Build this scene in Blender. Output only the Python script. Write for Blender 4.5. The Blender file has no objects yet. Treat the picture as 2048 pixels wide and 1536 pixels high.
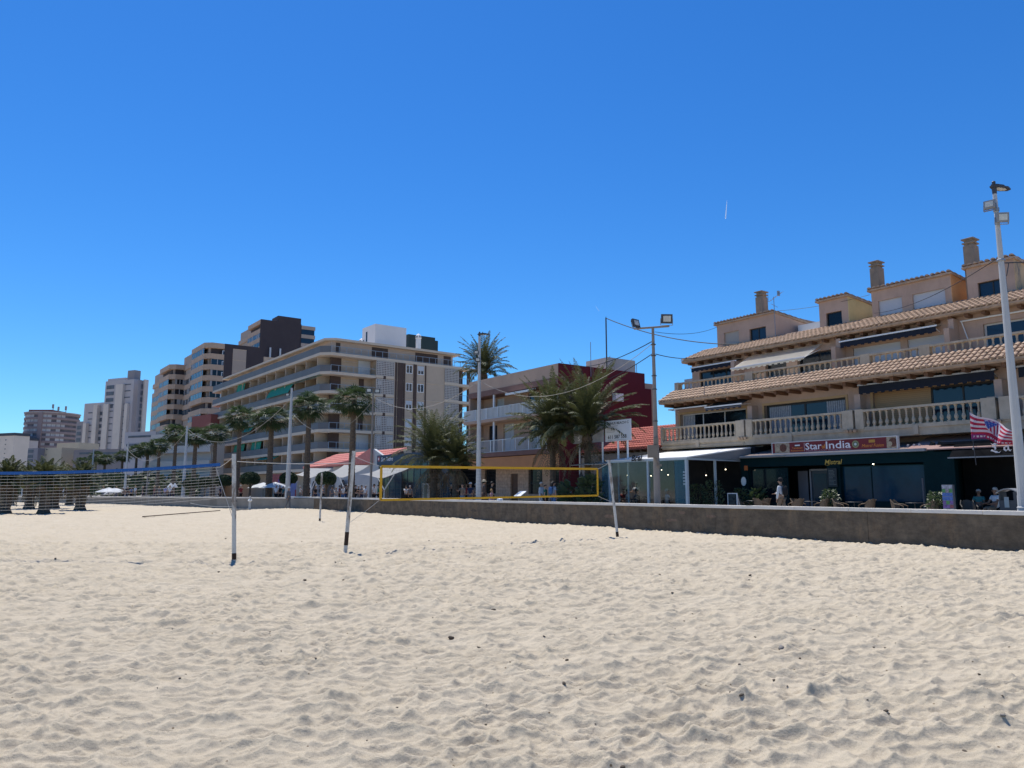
import bpy, math, random
import numpy as np
from math import sin, cos, pi, radians, atan2, hypot, sqrt
from mathutils import Vector, Matrix
random.seed(11)
S = bpy.context.scene
COL = S.collection
# ---------------------------------------------------------------- camera, sky, sun, exposure
F = 1500.0
TH = math.atan(212 / F); CT, ST = cos(TH), sin(TH); EYE = 1.6
cam_d = bpy.data.cameras.new('camera'); cam = bpy.data.objects.new('camera', cam_d); COL.objects.link(cam)
cam.location = (0, 0, EYE); cam.rotation_euler = (pi / 2 + TH, 0, 0)
cam_d.sensor_width = 36; cam_d.lens = 36 * F / 2048; cam_d.clip_start = .05; cam_d.clip_end = 6000
S.camera = cam
SUN_EL = radians(66); SUN_AZ = atan2(-.42, .91)           # azimuth measured from +Y towards +X
W = bpy.data.worlds.new('World'); S.world = W; W.use_nodes = True
wt = W.node_tree; wt.nodes.clear()
sky = wt.nodes.new('ShaderNodeTexSky'); sky.sky_type = 'NISHITA'; sky.sun_disc = False
sky.sun_elevation = SUN_EL; sky.sun_rotation = SUN_AZ
sky.altitude = 0; sky.air_density = 1.0; sky.dust_density = 0.1; sky.ozone_density = 1.6
hs = wt.nodes.new('ShaderNodeHueSaturation'); hs.inputs['Saturation'].default_value = 1.3; hs.inputs['Value'].default_value = 1.0
bg = wt.nodes.new('ShaderNodeBackground'); bg.inputs['Strength'].default_value = 0.11
wo = wt.nodes.new('ShaderNodeOutputWorld')
tint = wt.nodes.new('ShaderNodeMix'); tint.data_type = 'RGBA'; tint.blend_type = 'MULTIPLY'; tint.inputs[0].default_value = 1; tint.inputs[7].default_value = (.405, .74, 1.04, 1)
wt.links.new(sky.outputs[0], hs.inputs['Color']); wt.links.new(hs.outputs[0], tint.inputs[6]); wt.links.new(tint.outputs[2], bg.inputs[0]); wt.links.new(bg.outputs[0], wo.inputs[0])
sd = bpy.data.lights.new('sun', 'SUN'); so = bpy.data.objects.new('sun', sd); COL.objects.link(so)
sd.energy = 4.2; sd.angle = radians(.5); sd.color = (1.0, .955, .88)
sv = Vector((sin(SUN_AZ) * cos(SUN_EL), cos(SUN_AZ) * cos(SUN_EL), sin(SUN_EL)))
so.rotation_euler = sv.to_track_quat('Z', 'Y').to_euler(); so.location = (0, 0, 60)
S.view_settings.view_transform = 'Standard'; S.view_settings.look = 'None'
S.view_settings.exposure = 0.35; S.view_settings.gamma = 1
S.render.engine = 'CYCLES'
S.cycles.max_bounces = 6; S.cycles.transparent_max_bounces = 24
S.cycles.diffuse_bounces = 3; S.cycles.glossy_bounces = 3
# ---------------------------------------------------------------- measuring helpers
def ray(px, py):
    u = (px - 1024) / F; v = (768 - py) / F
    return (u, CT - v * ST, ST + v * CT)
def G(px, py, D):
    x, y, z = ray(px, py); s = D / y
    return (x * s, D, EYE + z * s)
def GZ(px, py, zz=0.0):
    x, y, z = ray(px, py); s = (zz - EYE) / z
    return (x * s, y * s, zz)
class Fr:                       # a street frontage: local x runs along it (to the right), y into the block
    def __init__(s, o, vp):
        x, y, z = ray(vp, 980); n = hypot(x, y); d = (x / n, y / n)
        s.o = o; s.ex = (-d[0], -d[1]); s.ey = (-s.ex[1], s.ex[0]); s.rot = atan2(s.ex[1], s.ex[0])
    def pl(s, px, py, yl):
        x, y, z = ray(px, py)
        t = (yl + s.o[0] * s.ey[0] + s.o[1] * s.ey[1]) / (x * s.ey[0] + y * s.ey[1])
        X, Y = t * x - s.o[0], t * y - s.o[1]
        return (X * s.ex[0] + Y * s.ex[1], EYE + z * t)
    def plx(s, px, py, xl):
        x, y, z = ray(px, py)
        t = (xl + s.o[0] * s.ex[0] + s.o[1] * s.ex[1]) / (x * s.ex[0] + y * s.ex[1])
        X, Y = t * x - s.o[0], t * y - s.o[1]
        return (X * s.ey[0] + Y * s.ey[1], EYE + z * t)
    def w(s, xl, yl, z=0.0): return (s.o[0] + xl * s.ex[0] + yl * s.ey[0], s.o[1] + xl * s.ex[1] + yl * s.ey[1], z)
    def toloc(s, X, Y):
        X -= s.o[0]; Y -= s.o[1]; return (X * s.ex[0] + Y * s.ex[1], X * s.ey[0] + Y * s.ey[1])
R = Fr((13.7, 20.3), -50)
PZ = .35                          # promenade level
# ---------------------------------------------------------------- mesh builder
class MB:
    def __init__(s): s.v = []; s.f = []; s.mi = []; s.cur = 0
    def mat(s, i): s.cur = i; return s
    def face(s, idx): s.f.append(tuple(idx)); s.mi.append(s.cur)
    def poly(s, pts):
        b = len(s.v); s.v += [tuple(p) for p in pts]; s.face(range(b, b + len(pts))); return s
    def box(s, x0, x1, y0, y1, z0, z1):
        if x1 < x0: x0, x1 = x1, x0
        if y1 < y0: y0, y1 = y1, y0
        if z1 < z0: z0, z1 = z1, z0
        b = len(s.v)
        s.v += [(x0, y0, z0), (x1, y0, z0), (x1, y1, z0), (x0, y1, z0), (x0, y0, z1), (x1, y0, z1), (x1, y1, z1), (x0, y1, z1)]
        for q in ((0, 3, 2, 1), (4, 5, 6, 7), (0, 1, 5, 4), (1, 2, 6, 5), (2, 3, 7, 6), (3, 0, 4, 7)): s.face([b + i for i in q])
        return s
    def cbox(s, c, sz, M=None):
        b = len(s.v); h = [k / 2 for k in sz]
        for dz in (-1, 1):
            for dx, dy in ((-1, -1), (1, -1), (1, 1), (-1, 1)):
                p = Vector((dx * h[0], dy * h[1], dz * h[2]))
                if M is not None: p = M @ p
                s.v.append((c[0] + p[0], c[1] + p[1], c[2] + p[2]))
        for q in ((0, 3, 2, 1), (4, 5, 6, 7), (0, 1, 5, 4), (1, 2, 6, 5), (2, 3, 7, 6), (3, 0, 4, 7)): s.face([b + i for i in q])
        return s
    def prism(s, base, off):      # base: list of 3d points, extruded by off
        n = len(base); b = len(s.v)
        s.v += [tuple(p) for p in base] + [(p[0] + off[0], p[1] + off[1], p[2] + off[2]) for p in base]
        s.face(list(range(b + n - 1, b - 1, -1))); s.face(list(range(b + n, b + 2 * n)))
        for i in range(n):
            j = (i + 1) % n; s.face((b + i, b + j, b + n + j, b + n + i))
        return s
    def path(s, pts, rad, n=6, cap=True):
        pts = [Vector(p) for p in pts]; m = len(pts)
        if not hasattr(rad, '__len__'): rad = [rad] * m
        b = len(s.v); prev = None
        for i, p in enumerate(pts):
            t = (pts[min(i + 1, m - 1)] - pts[max(i - 1, 0)])
            if t.length < 1e-9: t = Vector((0, 0, 1))
            t.normalize()
            if prev is None:
                a = Vector((0, 0, 1)) if abs(t.z) < .9 else Vector((1, 0, 0)); u = t.cross(a).normalized()
            else:
                u = (prev - t * prev.dot(t))
                u = u.normalized() if u.length > 1e-6 else t.orthogonal().normalized()
            prev = u; w = t.cross(u)
            for k in range(n):
                a = 2 * pi * k / n; q = p + (u * cos(a) + w * sin(a)) * rad[i]; s.v.append(tuple(q))
        for i in range(m - 1):
            for k in range(n):
                k2 = (k + 1) % n; s.face((b + i * n + k, b + i * n + k2, b + (i + 1) * n + k2, b + (i + 1) * n + k))
        if cap:
            s.face([b + k for k in range(n - 1, -1, -1)]); s.face([b + (m - 1) * n + k for k in range(n)])
        return s
    def tube(s, p0, p1, r0, r1=None, n=8): return s.path([p0, p1], [r0, r0 if r1 is None else r1], n)
    def lathe(s, c, prof, n=10):   # prof: (r, z)
        b = len(s.v); m = len(prof)
        for r, z in prof:
            for k in range(n):
                a = 2 * pi * k / n; s.v.append((c[0] + r * cos(a), c[1] + r * sin(a), c[2] + z))
        for i in range(m - 1):
            for k in range(n):
                k2 = (k + 1) % n; s.face((b + i * n + k, b + i * n + k2, b + (i + 1) * n + k2, b + (i + 1) * n + k))
        s.face([b + k for k in range(n - 1, -1, -1)]); s.face([b + (m - 1) * n + k for k in range(n)])
        return s
    def add(s, vs, fs):
        b = len(s.v); s.v += vs
        for f in fs: s.face([b + i for i in f])
        return s
    def mesh(s, name, mats, smooth=False):
        me = bpy.data.meshes.new(name); me.from_pydata(s.v, [], s.f)
        if not isinstance(mats, (list, tuple)): mats = [mats]
        for m in mats: me.materials.append(m)
        if len(mats) > 1: me.polygons.foreach_set('material_index', s.mi)
        if smooth: me.polygons.foreach_set('use_smooth', [True] * len(s.f))
        me.update(); return me
    def build(s, name, mats, parent=None, smooth=False, label=None):
        q = parent
        while q is not None and q.parent is not None: q = q.parent
        if q is not None and q.name in OFF:
            d = OFF[q.name]; s.v = [(p[0] - d[0], p[1] - d[1], p[2] - d[2]) for p in s.v]
        o = bpy.data.objects.new(name, s.mesh(name, mats, smooth)); COL.objects.link(o)
        if parent: o.parent = parent
        if label: o['label'] = label
        return o
def tag(o, label=None, cat=None, group=None, kind=None):
    if label: o['label'] = label
    if cat: o['category'] = cat
    if group: o['group'] = group
    if kind: o['kind'] = kind
    return o
def thing(name, label, cat, loc=(0, 0, 0), rz=0.0, group=None):
    o = bpy.data.objects.new(name, None); COL.objects.link(o); o.empty_display_size = .3
    o.location = loc; o.rotation_euler = (0, 0, rz); return tag(o, label, cat, group)
OFF = {}
def fthing(fr, name, label, cat, x, y, z, group=None):
    """a thing whose parts are measured in the frontage's own coordinates; its Empty stands at (x, y, z) of them"""
    o = thing(name, label, cat, fr.w(x, y, z), fr.rot, group); OFF[o.name] = (x, y, z); return o
def rthing(*a, **k): return fthing(R, *a, **k)
def copy_tree(o, parent=None):
    c = o.copy(); COL.objects.link(c)
    if parent: c.parent = parent
    for ch in list(o.children): copy_tree(ch, c)
    return c
def again(o, loc, rz=0.0, label=None, scale=None, group=None):
    c = copy_tree(o); c.location = loc; c.rotation_euler = (0, 0, rz)
    if label: c['label'] = label
    if group: c['group'] = group
    if scale: c.scale = scale if hasattr(scale, '__len__') else (scale,) * 3
    return c
# ---------------------------------------------------------------- materials
MATS = {}
def srgb(r, g, b):
    f = lambda c: (c / 255 / 12.92) if c / 255 <= .04045 else ((c / 255 + .055) / 1.055) ** 2.4
    return (f(r), f(g), f(b))
def M(name, col=None, rough=.8, var=.12, scale=1.2, bump=.0, bscale=30, metal=0, spec=.35, stain=.0, streak=False, **k):
    if name in MATS: return MATS[name]
    m = bpy.data.materials.new(name); m.use_nodes = True; nt = m.node_tree; N = nt.nodes; L = nt.links
    p = N['Principled BSDF']; p.inputs['Roughness'].default_value = rough; p.inputs['Metallic'].default_value = metal
    p.inputs['Specular IOR Level'].default_value = spec
    tc = N.new('ShaderNodeTexCoord')
    nz = N.new('ShaderNodeTexNoise'); nz.inputs['Scale'].default_value = scale; nz.inputs['Detail'].default_value = 6
    nz.inputs['Roughness'].default_value = .65
    if streak:
        mp = N.new('ShaderNodeMapping'); mp.inputs['Scale'].default_value = (1, 1, .15)
        L.new(tc.outputs['Object'], mp.inputs[0]); L.new(mp.outputs[0], nz.inputs[0])
    else: L.new(tc.outputs['Object'], nz.inputs[0])
    rp = N.new('ShaderNodeValToRGB'); rp.color_ramp.elements[0].position = .3; rp.color_ramp.elements[1].position = .7
    c0 = [max(0, c * (1 - var)) for c in col]; c1 = [c * (1 + var) for c in col]
    rp.color_ramp.elements[0].color = (*c0, 1); rp.color_ramp.elements[1].color = (*c1, 1)
    L.new(nz.outputs[0], rp.inputs[0]); out = rp.outputs[0]
    if stain:
        n2 = N.new('ShaderNodeTexNoise'); n2.inputs['Scale'].default_value = scale * .45; n2.inputs['Detail'].default_value = 9
        n2.inputs['Roughness'].default_value = .75
        m2 = N.new('ShaderNodeMapping'); m2.inputs['Scale'].default_value = (1.3, 1.3, .45); m2.inputs['Location'].default_value = (3, 8, 1)
        L.new(tc.outputs['Object'], m2.inputs[0]); L.new(m2.outputs[0], n2.inputs[0])
        r2 = N.new('ShaderNodeValToRGB'); r2.color_ramp.elements[0].position = .5; r2.color_ramp.elements[1].position = .62
        L.new(n2.outputs[0], r2.inputs[0])
        mx = N.new('ShaderNodeMix'); mx.data_type = 'RGBA'; mx.blend_type = 'MIX'
        sc = k.get('stain_col', [c * .55 for c in col])
        mu = N.new('ShaderNodeMath'); mu.operation = 'MULTIPLY'; mu.inputs[1].default_value = stain
        L.new(r2.outputs[0], mu.inputs[0]); L.new(mu.outputs[0], mx.inputs[0]); L.new(out, mx.inputs[6]); mx.inputs[7].default_value = (*sc, 1)
        out = mx.outputs[2]
    L.new(out, p.inputs['Base Color'])
    if bump:
        nb = N.new('ShaderNodeTexNoise'); nb.inputs['Scale'].default_value = bscale; nb.inputs['Detail'].default_value = 4
        L.new(tc.outputs['Object'], nb.inputs[0])
        bp = N.new('ShaderNodeBump'); bp.inputs['Strength'].default_value = bump; bp.inputs['Distance'].default_value = .02
        L.new(nb.outputs[0], bp.inputs['Height']); L.new(bp.outputs[0], p.inputs['Normal'])
    if k.get('alpha') is not None: p.inputs['Alpha'].default_value = k['alpha']
    if k.get('emit'): p.inputs['Emission Color'].default_value = (*k['emit'], 1); p.inputs['Emission Strength'].default_value = k.get('es', 1)
    if k.get('trans'):
        ts = N.new('ShaderNodeBsdfTranslucent'); ts.inputs[0].default_value = (*[min(1, c * 1.3) for c in col], 1)
        mxs = N.new('ShaderNodeMixShader'); mxs.inputs[0].default_value = k['trans']
        L.new(p.outputs[0], mxs.inputs[1]); L.new(ts.outputs[0], mxs.inputs[2]); L.new(mxs.outputs[0], N['Material Output'].inputs[0])
    MATS[name] = m; return m
def Mstripe(name, ca, cb, period, axis=0, duty=.5, rough=.8):
    if name in MATS: return MATS[name]
    m = bpy.data.materials.new(name); m.use_nodes = True; nt = m.node_tree; N = nt.nodes; L = nt.links
    p = N['Principled BSDF']; p.inputs['Roughness'].default_value = rough
    tc = N.new('ShaderNodeTexCoord'); sp = N.new('ShaderNodeSeparateXYZ'); L.new(tc.outputs['Object'], sp.inputs[0])
    a = N.new('ShaderNodeMath'); a.operation = 'DIVIDE'; a.inputs[1].default_value = period; L.new(sp.outputs[axis], a.inputs[0])
    b = N.new('ShaderNodeMath'); b.operation = 'FRACT'; L.new(a.outputs[0], b.inputs[0])
    c = N.new('ShaderNodeMath'); c.operation = 'GREATER_THAN'; c.inputs[1].default_value = duty; L.new(b.outputs[0], c.inputs[0])
    mx = N.new('ShaderNodeMix'); mx.data_type = 'RGBA'; L.new(c.outputs[0], mx.inputs[0])
    mx.inputs[6].default_value = (*ca, 1); mx.inputs[7].default_value = (*cb, 1); L.new(mx.outputs[2], p.inputs['Base Color'])
    MATS[name] = m; return m
def text_mb(mb, txt, x0, x1, z0, z1, yl, shear=0.0, depth=.012, bold=0.0, fit=True):
    """letters of the built-in font as solid mesh in the local xz plane, facing -y, fitted to the box"""
    cu = bpy.data.curves.new('t', 'FONT'); cu.body = txt; cu.size = 1; cu.shear = shear; cu.offset = bold
    cu.resolution_u = 2
    ob = bpy.data.objects.new('t', cu); COL.objects.link(ob)
    dg = bpy.context.evaluated_depsgraph_get(); dg.update()
    me = bpy.data.meshes.new_from_object(ob.evaluated_get(dg))
    vs = [v.co.copy() for v in me.vertices]; fs = [tuple(f.vertices) for f in me.polygons]
    bpy.data.objects.remove(ob); bpy.data.curves.remove(cu); bpy.data.meshes.remove(me)
    if not vs: return
    ax, bx = min(v.x for v in vs), max(v.x for v in vs); ay, by = min(v.y for v in vs), max(v.y for v in vs)
    sx = (x1 - x0) / (bx - ax); sz = (z1 - z0) / (by - ay)
    mb.add([(x0 + (v.x - ax) * sx, yl, z0 + (v.y - ay) * sz) for v in vs], fs)
# ================================================================ SETTING
rng = np.random.default_rng(5)
def hash2(ix, iy, k):
    h = (ix.astype(np.int64) * 374761393 + iy.astype(np.int64) * 668265263 + k * 1274126177) & 0x7fffffff
    h = ((h ^ (h >> 13)) * 1274126177) & 0x7fffffff
    return ((h ^ (h >> 16)) & 0xffff) / 65535.0
def vnoise(x, y, k):
    ix, iy = np.floor(x), np.floor(y); fx, fy = x - ix, y - iy
    fx = fx * fx * (3 - 2 * fx); fy = fy * fy * (3 - 2 * fy)
    a = hash2(ix, iy, k); b = hash2(ix + 1, iy, k); c = hash2(ix, iy + 1, k); d = hash2(ix + 1, iy + 1, k)
    return (a * (1 - fx) + b * fx) * (1 - fy) + (c * (1 - fx) + d * fx) * fy
def worley(x, y, k, far=1.1, near=.95):
    ix, iy = np.floor(x), np.floor(y); best = np.full(x.shape, 9.0)
    for dx in (-1, 0, 1):
        for dy in (-1, 0, 1):
            jx, jy = ix + dx, iy + dy
            px = jx + .15 + .7 * hash2(jx, jy, k); py = jy + .15 + .7 * hash2(jx, jy, k + 7)
            dv = y - py; w = (x - px) ** 2 + np.where(dv > 0, dv * far, dv * near) ** 2
            best = np.minimum(best, w)
    return best
WALL_BASE = [(-60, .35), (-58.4, .0), (-50, .22), (-42, .02), (-28, .06), (-20, .02), (-10, -.02), (0, -.07), (30, -.1)]
def sand_macro(x, y):
    # gentle mounds; the sand climbs a little towards the far left of the promenade
    z = 0.10 * (vnoise(x * .16 + 9, y * .16, 3) - .5) * np.clip((y - 8) / 20, 0, 1)
    z = z + .30 * np.clip((-x - 22) / 22, 0, 1) * np.clip((y - 48) / 16, 0, 1)
    d = np.exp(-(((x + 17.5) / 3.2) ** 2 + ((y - 57) / 5.0) ** 2)); z = z + .22 * d
    return z
def sand_h(x, y):
    wx = x + .18 * vnoise(x * 1.9, y * 1.9, 11) + .04 * vnoise(x * 4, y * 4, 12); wy = y + .18 * vnoise(x * 1.9 + 5, y * 1.9, 13) + .04 * vnoise(x * 4, y * 4, 14)
    ang = .22; u = wx * cos(ang) + wy * sin(ang); v = -wx * sin(ang) + wy * cos(ang)
    big = worley(u / .25, v / .155, 21); mid = worley(u / .13 + 3, v / .085, 22); sm = worley(u / .06, v / .045, 23); huge = worley(u / .60, v / .36, 27); far_ = np.clip((np.hypot(x, y) - 6) / 10, 0, 1)
    amp = .72 + .45 * vnoise(x * .5, y * .5, 31)
    amp2 = .3 + 1.1 * vnoise(x * .8 + 4, y * .8, 32)
    h = .118 * amp * np.minimum(big, .8) + .048 * amp2 * np.minimum(mid, .8) + .008 * amp2 * sm + (.028 + .085 * far_) * np.minimum(huge, .95)
    h += .010 * vnoise(x * 9, y * 9, 41) * amp2 + .05 * vnoise(x * .9, y * .9, 42)
    # stretches raked smooth by shuffling feet
    return h - .115
def sand_sheet():
    rows = [2.2]
    while rows[-1] < 140: rows.append(rows[-1] * (1.0028 if rows[-1] < 24 else 1.007))
    rows = np.array(rows); ncol = 1150; ang = np.linspace(-radians(52), radians(52), ncol)
    Y, A = np.meshgrid(rows, np.tan(ang), indexing='ij'); X = Y * A
    # keep the sheet on the beach side of the sea wall line
    Z = sand_macro(X, Y) + sand_h(X, Y) * np.clip(1.25 - Y / 110, .4, 1)
    nr, nc = X.shape
    co = np.stack([X, Y, Z], -1).reshape(-1, 3)
    idx = np.arange(nr * nc).reshape(nr, nc)
    q = np.stack([idx[:-1, :-1], idx[:-1, 1:], idx[1:, 1:], idx[1:, :-1]], -1).reshape(-1, 4)
    lx = (co[:, 0] - R.o[0]) * R.ey[0] + (co[:, 1] - R.o[1]) * R.ey[1]      # depth behind the wall's face
    along = (co[:, 0] - R.o[0]) * R.ex[0] + (co[:, 1] - R.o[1]) * R.ex[1]
    bad = (lx > .25) & (along > -58.3)
    keep = ~bad[q].all(axis=1); q = q[keep]
    me = bpy.data.meshes.new('sand'); me.vertices.add(len(co)); me.vertices.foreach_set('co', co.ravel())
    me.loops.add(len(q) * 4); me.loops.foreach_set('vertex_index', q.ravel().astype(np.int32))
    me.polygons.add(len(q)); me.polygons.foreach_set('loop_start', np.arange(0, len(q) * 4, 4, dtype=np.int32))
    me.polygons.foreach_set('use_smooth', np.ones(len(q), dtype=bool))
    me.update(calc_edges=True); me.validate()
    return me
def sand_mat():
    m = bpy.data.materials.new('beach_sand'); m.use_nodes = True; nt = m.node_tree; N = nt.nodes; L = nt.links
    p = N['Principled BSDF']; p.inputs['Roughness'].default_value = .95; p.inputs['Specular IOR Level'].default_value = .12
    tc = N.new('ShaderNodeTexCoord')
    a = N.new('ShaderNodeTexNoise'); a.inputs['Scale'].default_value = 1.1; a.inputs['Detail'].default_value = 8; a.inputs['Roughness'].default_value = .6
    L.new(tc.outputs['Object'], a.inputs[0])
    r = N.new('ShaderNodeValToRGB'); r.color_ramp.elements[0].position = .3; r.color_ramp.elements[1].position = .72
    r.color_ramp.elements[0].color = (.472, .405, .300, 1); r.color_ramp.elements[1].color = (.540, .467, .352, 1)
    L.new(a.outputs[0], r.inputs[0])
    g = N.new('ShaderNodeTexNoise'); g.inputs['Scale'].default_value = 240; g.inputs['Detail'].default_value = 3; L.new(tc.outputs['Object'], g.inputs[0])
    gr = N.new('ShaderNodeValToRGB'); gr.color_ramp.elements[0].position = .28; gr.color_ramp.elements[1].position = .5
    gr.color_ramp.elements[0].color = (.55, .52, .5, 1); gr.color_ramp.elements[1].color = (1, 1, 1, 1)
    L.new(g.outputs[0], gr.inputs[0])
    mx = N.new('ShaderNodeMix'); mx.data_type = 'RGBA'; mx.blend_type = 'MULTIPLY'; mx.inputs[0].default_value = .75
    L.new(r.outputs[0], mx.inputs[6]); L.new(gr.outputs[0], mx.inputs[7])
    # crumbs of dark weed and shell
    v = N.new('ShaderNodeTexVoronoi'); v.inputs['Scale'].default_value = 5.5; L.new(tc.outputs['Object'], v.inputs[0])
    vr = N.new('ShaderNodeValToRGB'); vr.color_ramp.elements[0].position = .035; vr.color_ramp.elements[1].position = .055
    vr.color_ramp.elements[0].color = (.35, .3, .25, 1); vr.color_ramp.elements[1].color = (1, 1, 1, 1)
    L.new(v.outputs['Distance'], vr.inputs[0])
    m2 = N.new('ShaderNodeMix'); m2.data_type = 'RGBA'; m2.blend_type = 'MULTIPLY'; m2.inputs[0].default_value = 1
    L.new(mx.outputs[2], m2.inputs[6]); L.new(vr.outputs[0], m2.inputs[7]); L.new(m2.outputs[2], p.inputs['Base Color'])
    b = N.new('ShaderNodeTexNoise'); b.inputs['Scale'].default_value = 22; b.inputs['Detail'].default_value = 7; b.inputs['Roughness'].default_value = .7
    L.new(tc.outputs['Object'], b.inputs[0])
    bp = N.new('ShaderNodeBump'); bp.inputs['Strength'].default_value = .65; bp.inputs['Distance'].default_value = .03
    L.new(b.outputs[0], bp.inputs['Height'])
    b2 = N.new('ShaderNodeTexNoise'); b2.inputs['Scale'].default_value = 260; b2.inputs['Detail'].default_value = 2; L.new(tc.outputs['Object'], b2.inputs[0])
    bp2 = N.new('ShaderNodeBump'); bp2.inputs['Strength'].default_value = .35; bp2.inputs['Distance'].default_value = .004
    L.new(b2.outputs[0], bp2.inputs['Height']); L.new(bp.outputs[0], bp2.inputs['Normal']); L.new(bp2.outputs[0], p.inputs['Normal'])
    return m
SAND = sand_mat()
so_ = bpy.data.objects.new('sand', sand_sheet()); COL.objects.link(so_); so_.data.materials.append(SAND); tag(so_, kind='structure')
g = MB(); n = 60
for i in range(n):
    for j in range(n):
        pass
g.poly([(-3000, -3000, -.16), (3000, -3000, -.16), (3000, 3000, -.16), (-3000, 3000, -.16)])
tag(g.build('ground', SAND), kind='structure')
def macro1(x, y): return float(sand_macro(np.array([x]), np.array([y]))[0])
def sandz(x, y): return float((sand_macro(np.array([x * 1.0]), np.array([y * 1.0])) + sand_h(np.array([x * 1.0]), np.array([y * 1.0])))[0])
# promenade paving (main stretch and the far stretch that bends away to the left)
PAVE = M('promenade_paving', (.33, .30, .27), .8, .12, 2.5, .1)
p = MB()
p.prism([R.w(40, .35, -.2), R.w(40, 60, -.2), R.w(-58.3, 60, -.2), R.w(-58.3, .35, -.2)][::-1], (0, 0, PZ + .2))
tag(p.build('promenade', PAVE), kind='structure')
L0 = G(575, 1000, 64.0); L1 = G(170, 995, 76.0)
LF = Fr((L0[0], L0[1]), 0); _d = Vector((L1[0] - L0[0], L1[1] - L0[1])).normalized()
LF.ex = (-_d.x, -_d.y); LF.ey = (-LF.ex[1], LF.ex[0]); LF.rot = atan2(LF.ex[1], LF.ex[0])
p = MB()
p.prism([LF.w(3.4, .5, -.2), LF.w(60, 300, -.2), LF.w(-260, 300, -.2), LF.w(-260, .5, -.2)], (0, 0, PZ + .19))
tag(p.build('far_promenade', PAVE), kind='structure')
# ================================================================ building helpers
def wallx(mb, x0, x1, z0, z1, y0, y1, holes=()):
    """wall in the xz plane (front y0, back y1) with rectangular openings (x0,x1,z0,z1)"""
    xs = sorted({x0, x1, *[min(max(h[0], x0), x1) for h in holes], *[min(max(h[1], x0), x1) for h in holes]})
    for a, b in zip(xs[:-1], xs[1:]):
        if b - a < 1e-6: continue
        m = (a + b) / 2; cuts = sorted([(h[2], h[3]) for h in holes if h[0] < m < h[1]]); z = z0
        for c, d in cuts:
            if c > z + 1e-6: mb.box(a, b, y0, y1, z, c)
            z = max(z, d)
        if z < z1 - 1e-6: mb.box(a, b, y0, y1, z, z1)
    return mb
def wally(mb, y0, y1, z0, z1, x0, x1, holes=()):
    t = MB(); t.cur = mb.cur; wallx(t, y0, y1, z0, z1, x0, x1, holes)
    b = len(mb.v); mb.v += [(p[1], p[0], p[2]) for p in t.v]
    mb.f += [tuple(b + i for i in reversed(f)) for f in t.f]; mb.mi += t.mi
    return mb
GLASS = M('window_glass', (.012, .022, .038), .06, .2, .6, 0, spec=.55)
GLASSD = M('dark_glass', (.006, .010, .016), .08, .2, .6, 0, spec=.35)
GLASSB = M('sky_blue_glass', (.004, .030, .058), .12, .25, .8, 0, spec=.2)
ALU = M('dark_window_frame', (.03, .028, .026), .5, .1, 3)
ALUW = M('pale_window_frame', (.55, .54, .52), .5, .06, 3)
CURT = M('curtain_cloth', (.34, .36, .39), .9, .25, 9)
def window(par, x0, x1, z0, z1, y, n=2, fm=None, gm=None, fw=.06, curtain=None, bar=None, axis='x', name='window', label=None):
    """frame at depth y, glass just behind it; axis 'y' turns it into a side wall (x <-> y)"""
    fm = fm or ALU; gm = gm or GLASS; sgn = 1 if axis == 'x' else -1
    f = MB(); g = MB(); c = MB(); w = (x1 - x0) / n
    def bx(mb, a, b, c0, c1, z_, z__):
        if axis == 'x': mb.box(a, b, c0, c1, z_, z__)
        else: mb.box(-c1 if 0 else 2 * y - c1, 2 * y - c0, a, b, z_, z__)
    bx(f, x0, x1, y, y + .07, z0, z0 + fw); bx(f, x0, x1, y, y + .07, z1 - fw, z1)
    for i in range(n + 1):
        xx = x0 + i * w; a = max(x0, xx - fw / 2); b = min(x1, xx + fw / 2)
        if i == 0: a, b = x0, x0 + fw
        if i == n: a, b = x1 - fw, x1
        bx(f, a, b, y + .002, y + .068, z0 + fw, z1 - fw)
    if bar: bx(f, x0 + fw, x1 - fw, y + .004, y + .066, z0 + (z1 - z0) * bar - fw / 2, z0 + (z1 - z0) * bar + fw / 2)
    o = f.build(name, fm, par, label=label)
    bx(g, x0 + .01, x1 - .01, y + .03, y + .045, z0 + .01, z1 - .01); g.build('pane', gm, o)
    if curtain:
        for a, b in curtain:
            c = MB(); xa, xb = x0 + (x1 - x0) * a, x0 + (x1 - x0) * b; k = max(3, int((xb - xa) / .11))
            for i in range(k):
                p = xa + (xb - xa) * i / k; q = xa + (xb - xa) * (i + 1) / k
                bx(c, p + .012, q - .012, y + .012, y + .026, z0 + fw, z1 - fw)
            c.build('curtain', CURT, o)
    return o
def tiles(mb, x0, x1, ya, za, yb, zb, pitch=.26, course=.40, r=.085):
    """barrel tiles running up the slope from (ya,za) to (yb,zb), in overlapping courses"""
    L = hypot(yb - ya, zb - za); nc = max(1, round(L / course)); n = max(1, round((x1 - x0) / pitch)); w = (x1 - x0) / n
    dy, dz = (yb - ya) / L, (zb - za) / L; ny, nz = -dz, dy
    mb.prism([(x0, ya, za), (x0, yb, zb), (x0, yb, zb - .10), (x0, ya, za - .10)], (x1 - x0, 0, 0))
    for i in range(n):
        cx = x0 + (i + .5) * w
        for j in range(nc):
            s0 = L * j / nc - .03; s1 = L * (j + 1) / nc + .02; b = len(mb.v); jit = random.uniform(-.012, .012)
            for s, lift, rr in ((s0, .045, r * 1.1), (s1, .012, r * .9)):
                for k in range(6):
                    a = pi * k / 5; h = lift + rr * sin(a)
                    mb.v.append((cx + jit - rr * 1.25 * cos(a), ya + dy * s + ny * h, za + dz * s + nz * h))
            for k in range(5): mb.face((b + k + 1, b + k, b + 6 + k, b + 7 + k))
            mb.face([b + k for k in range(6)])
BAL_ME = {}
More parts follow.
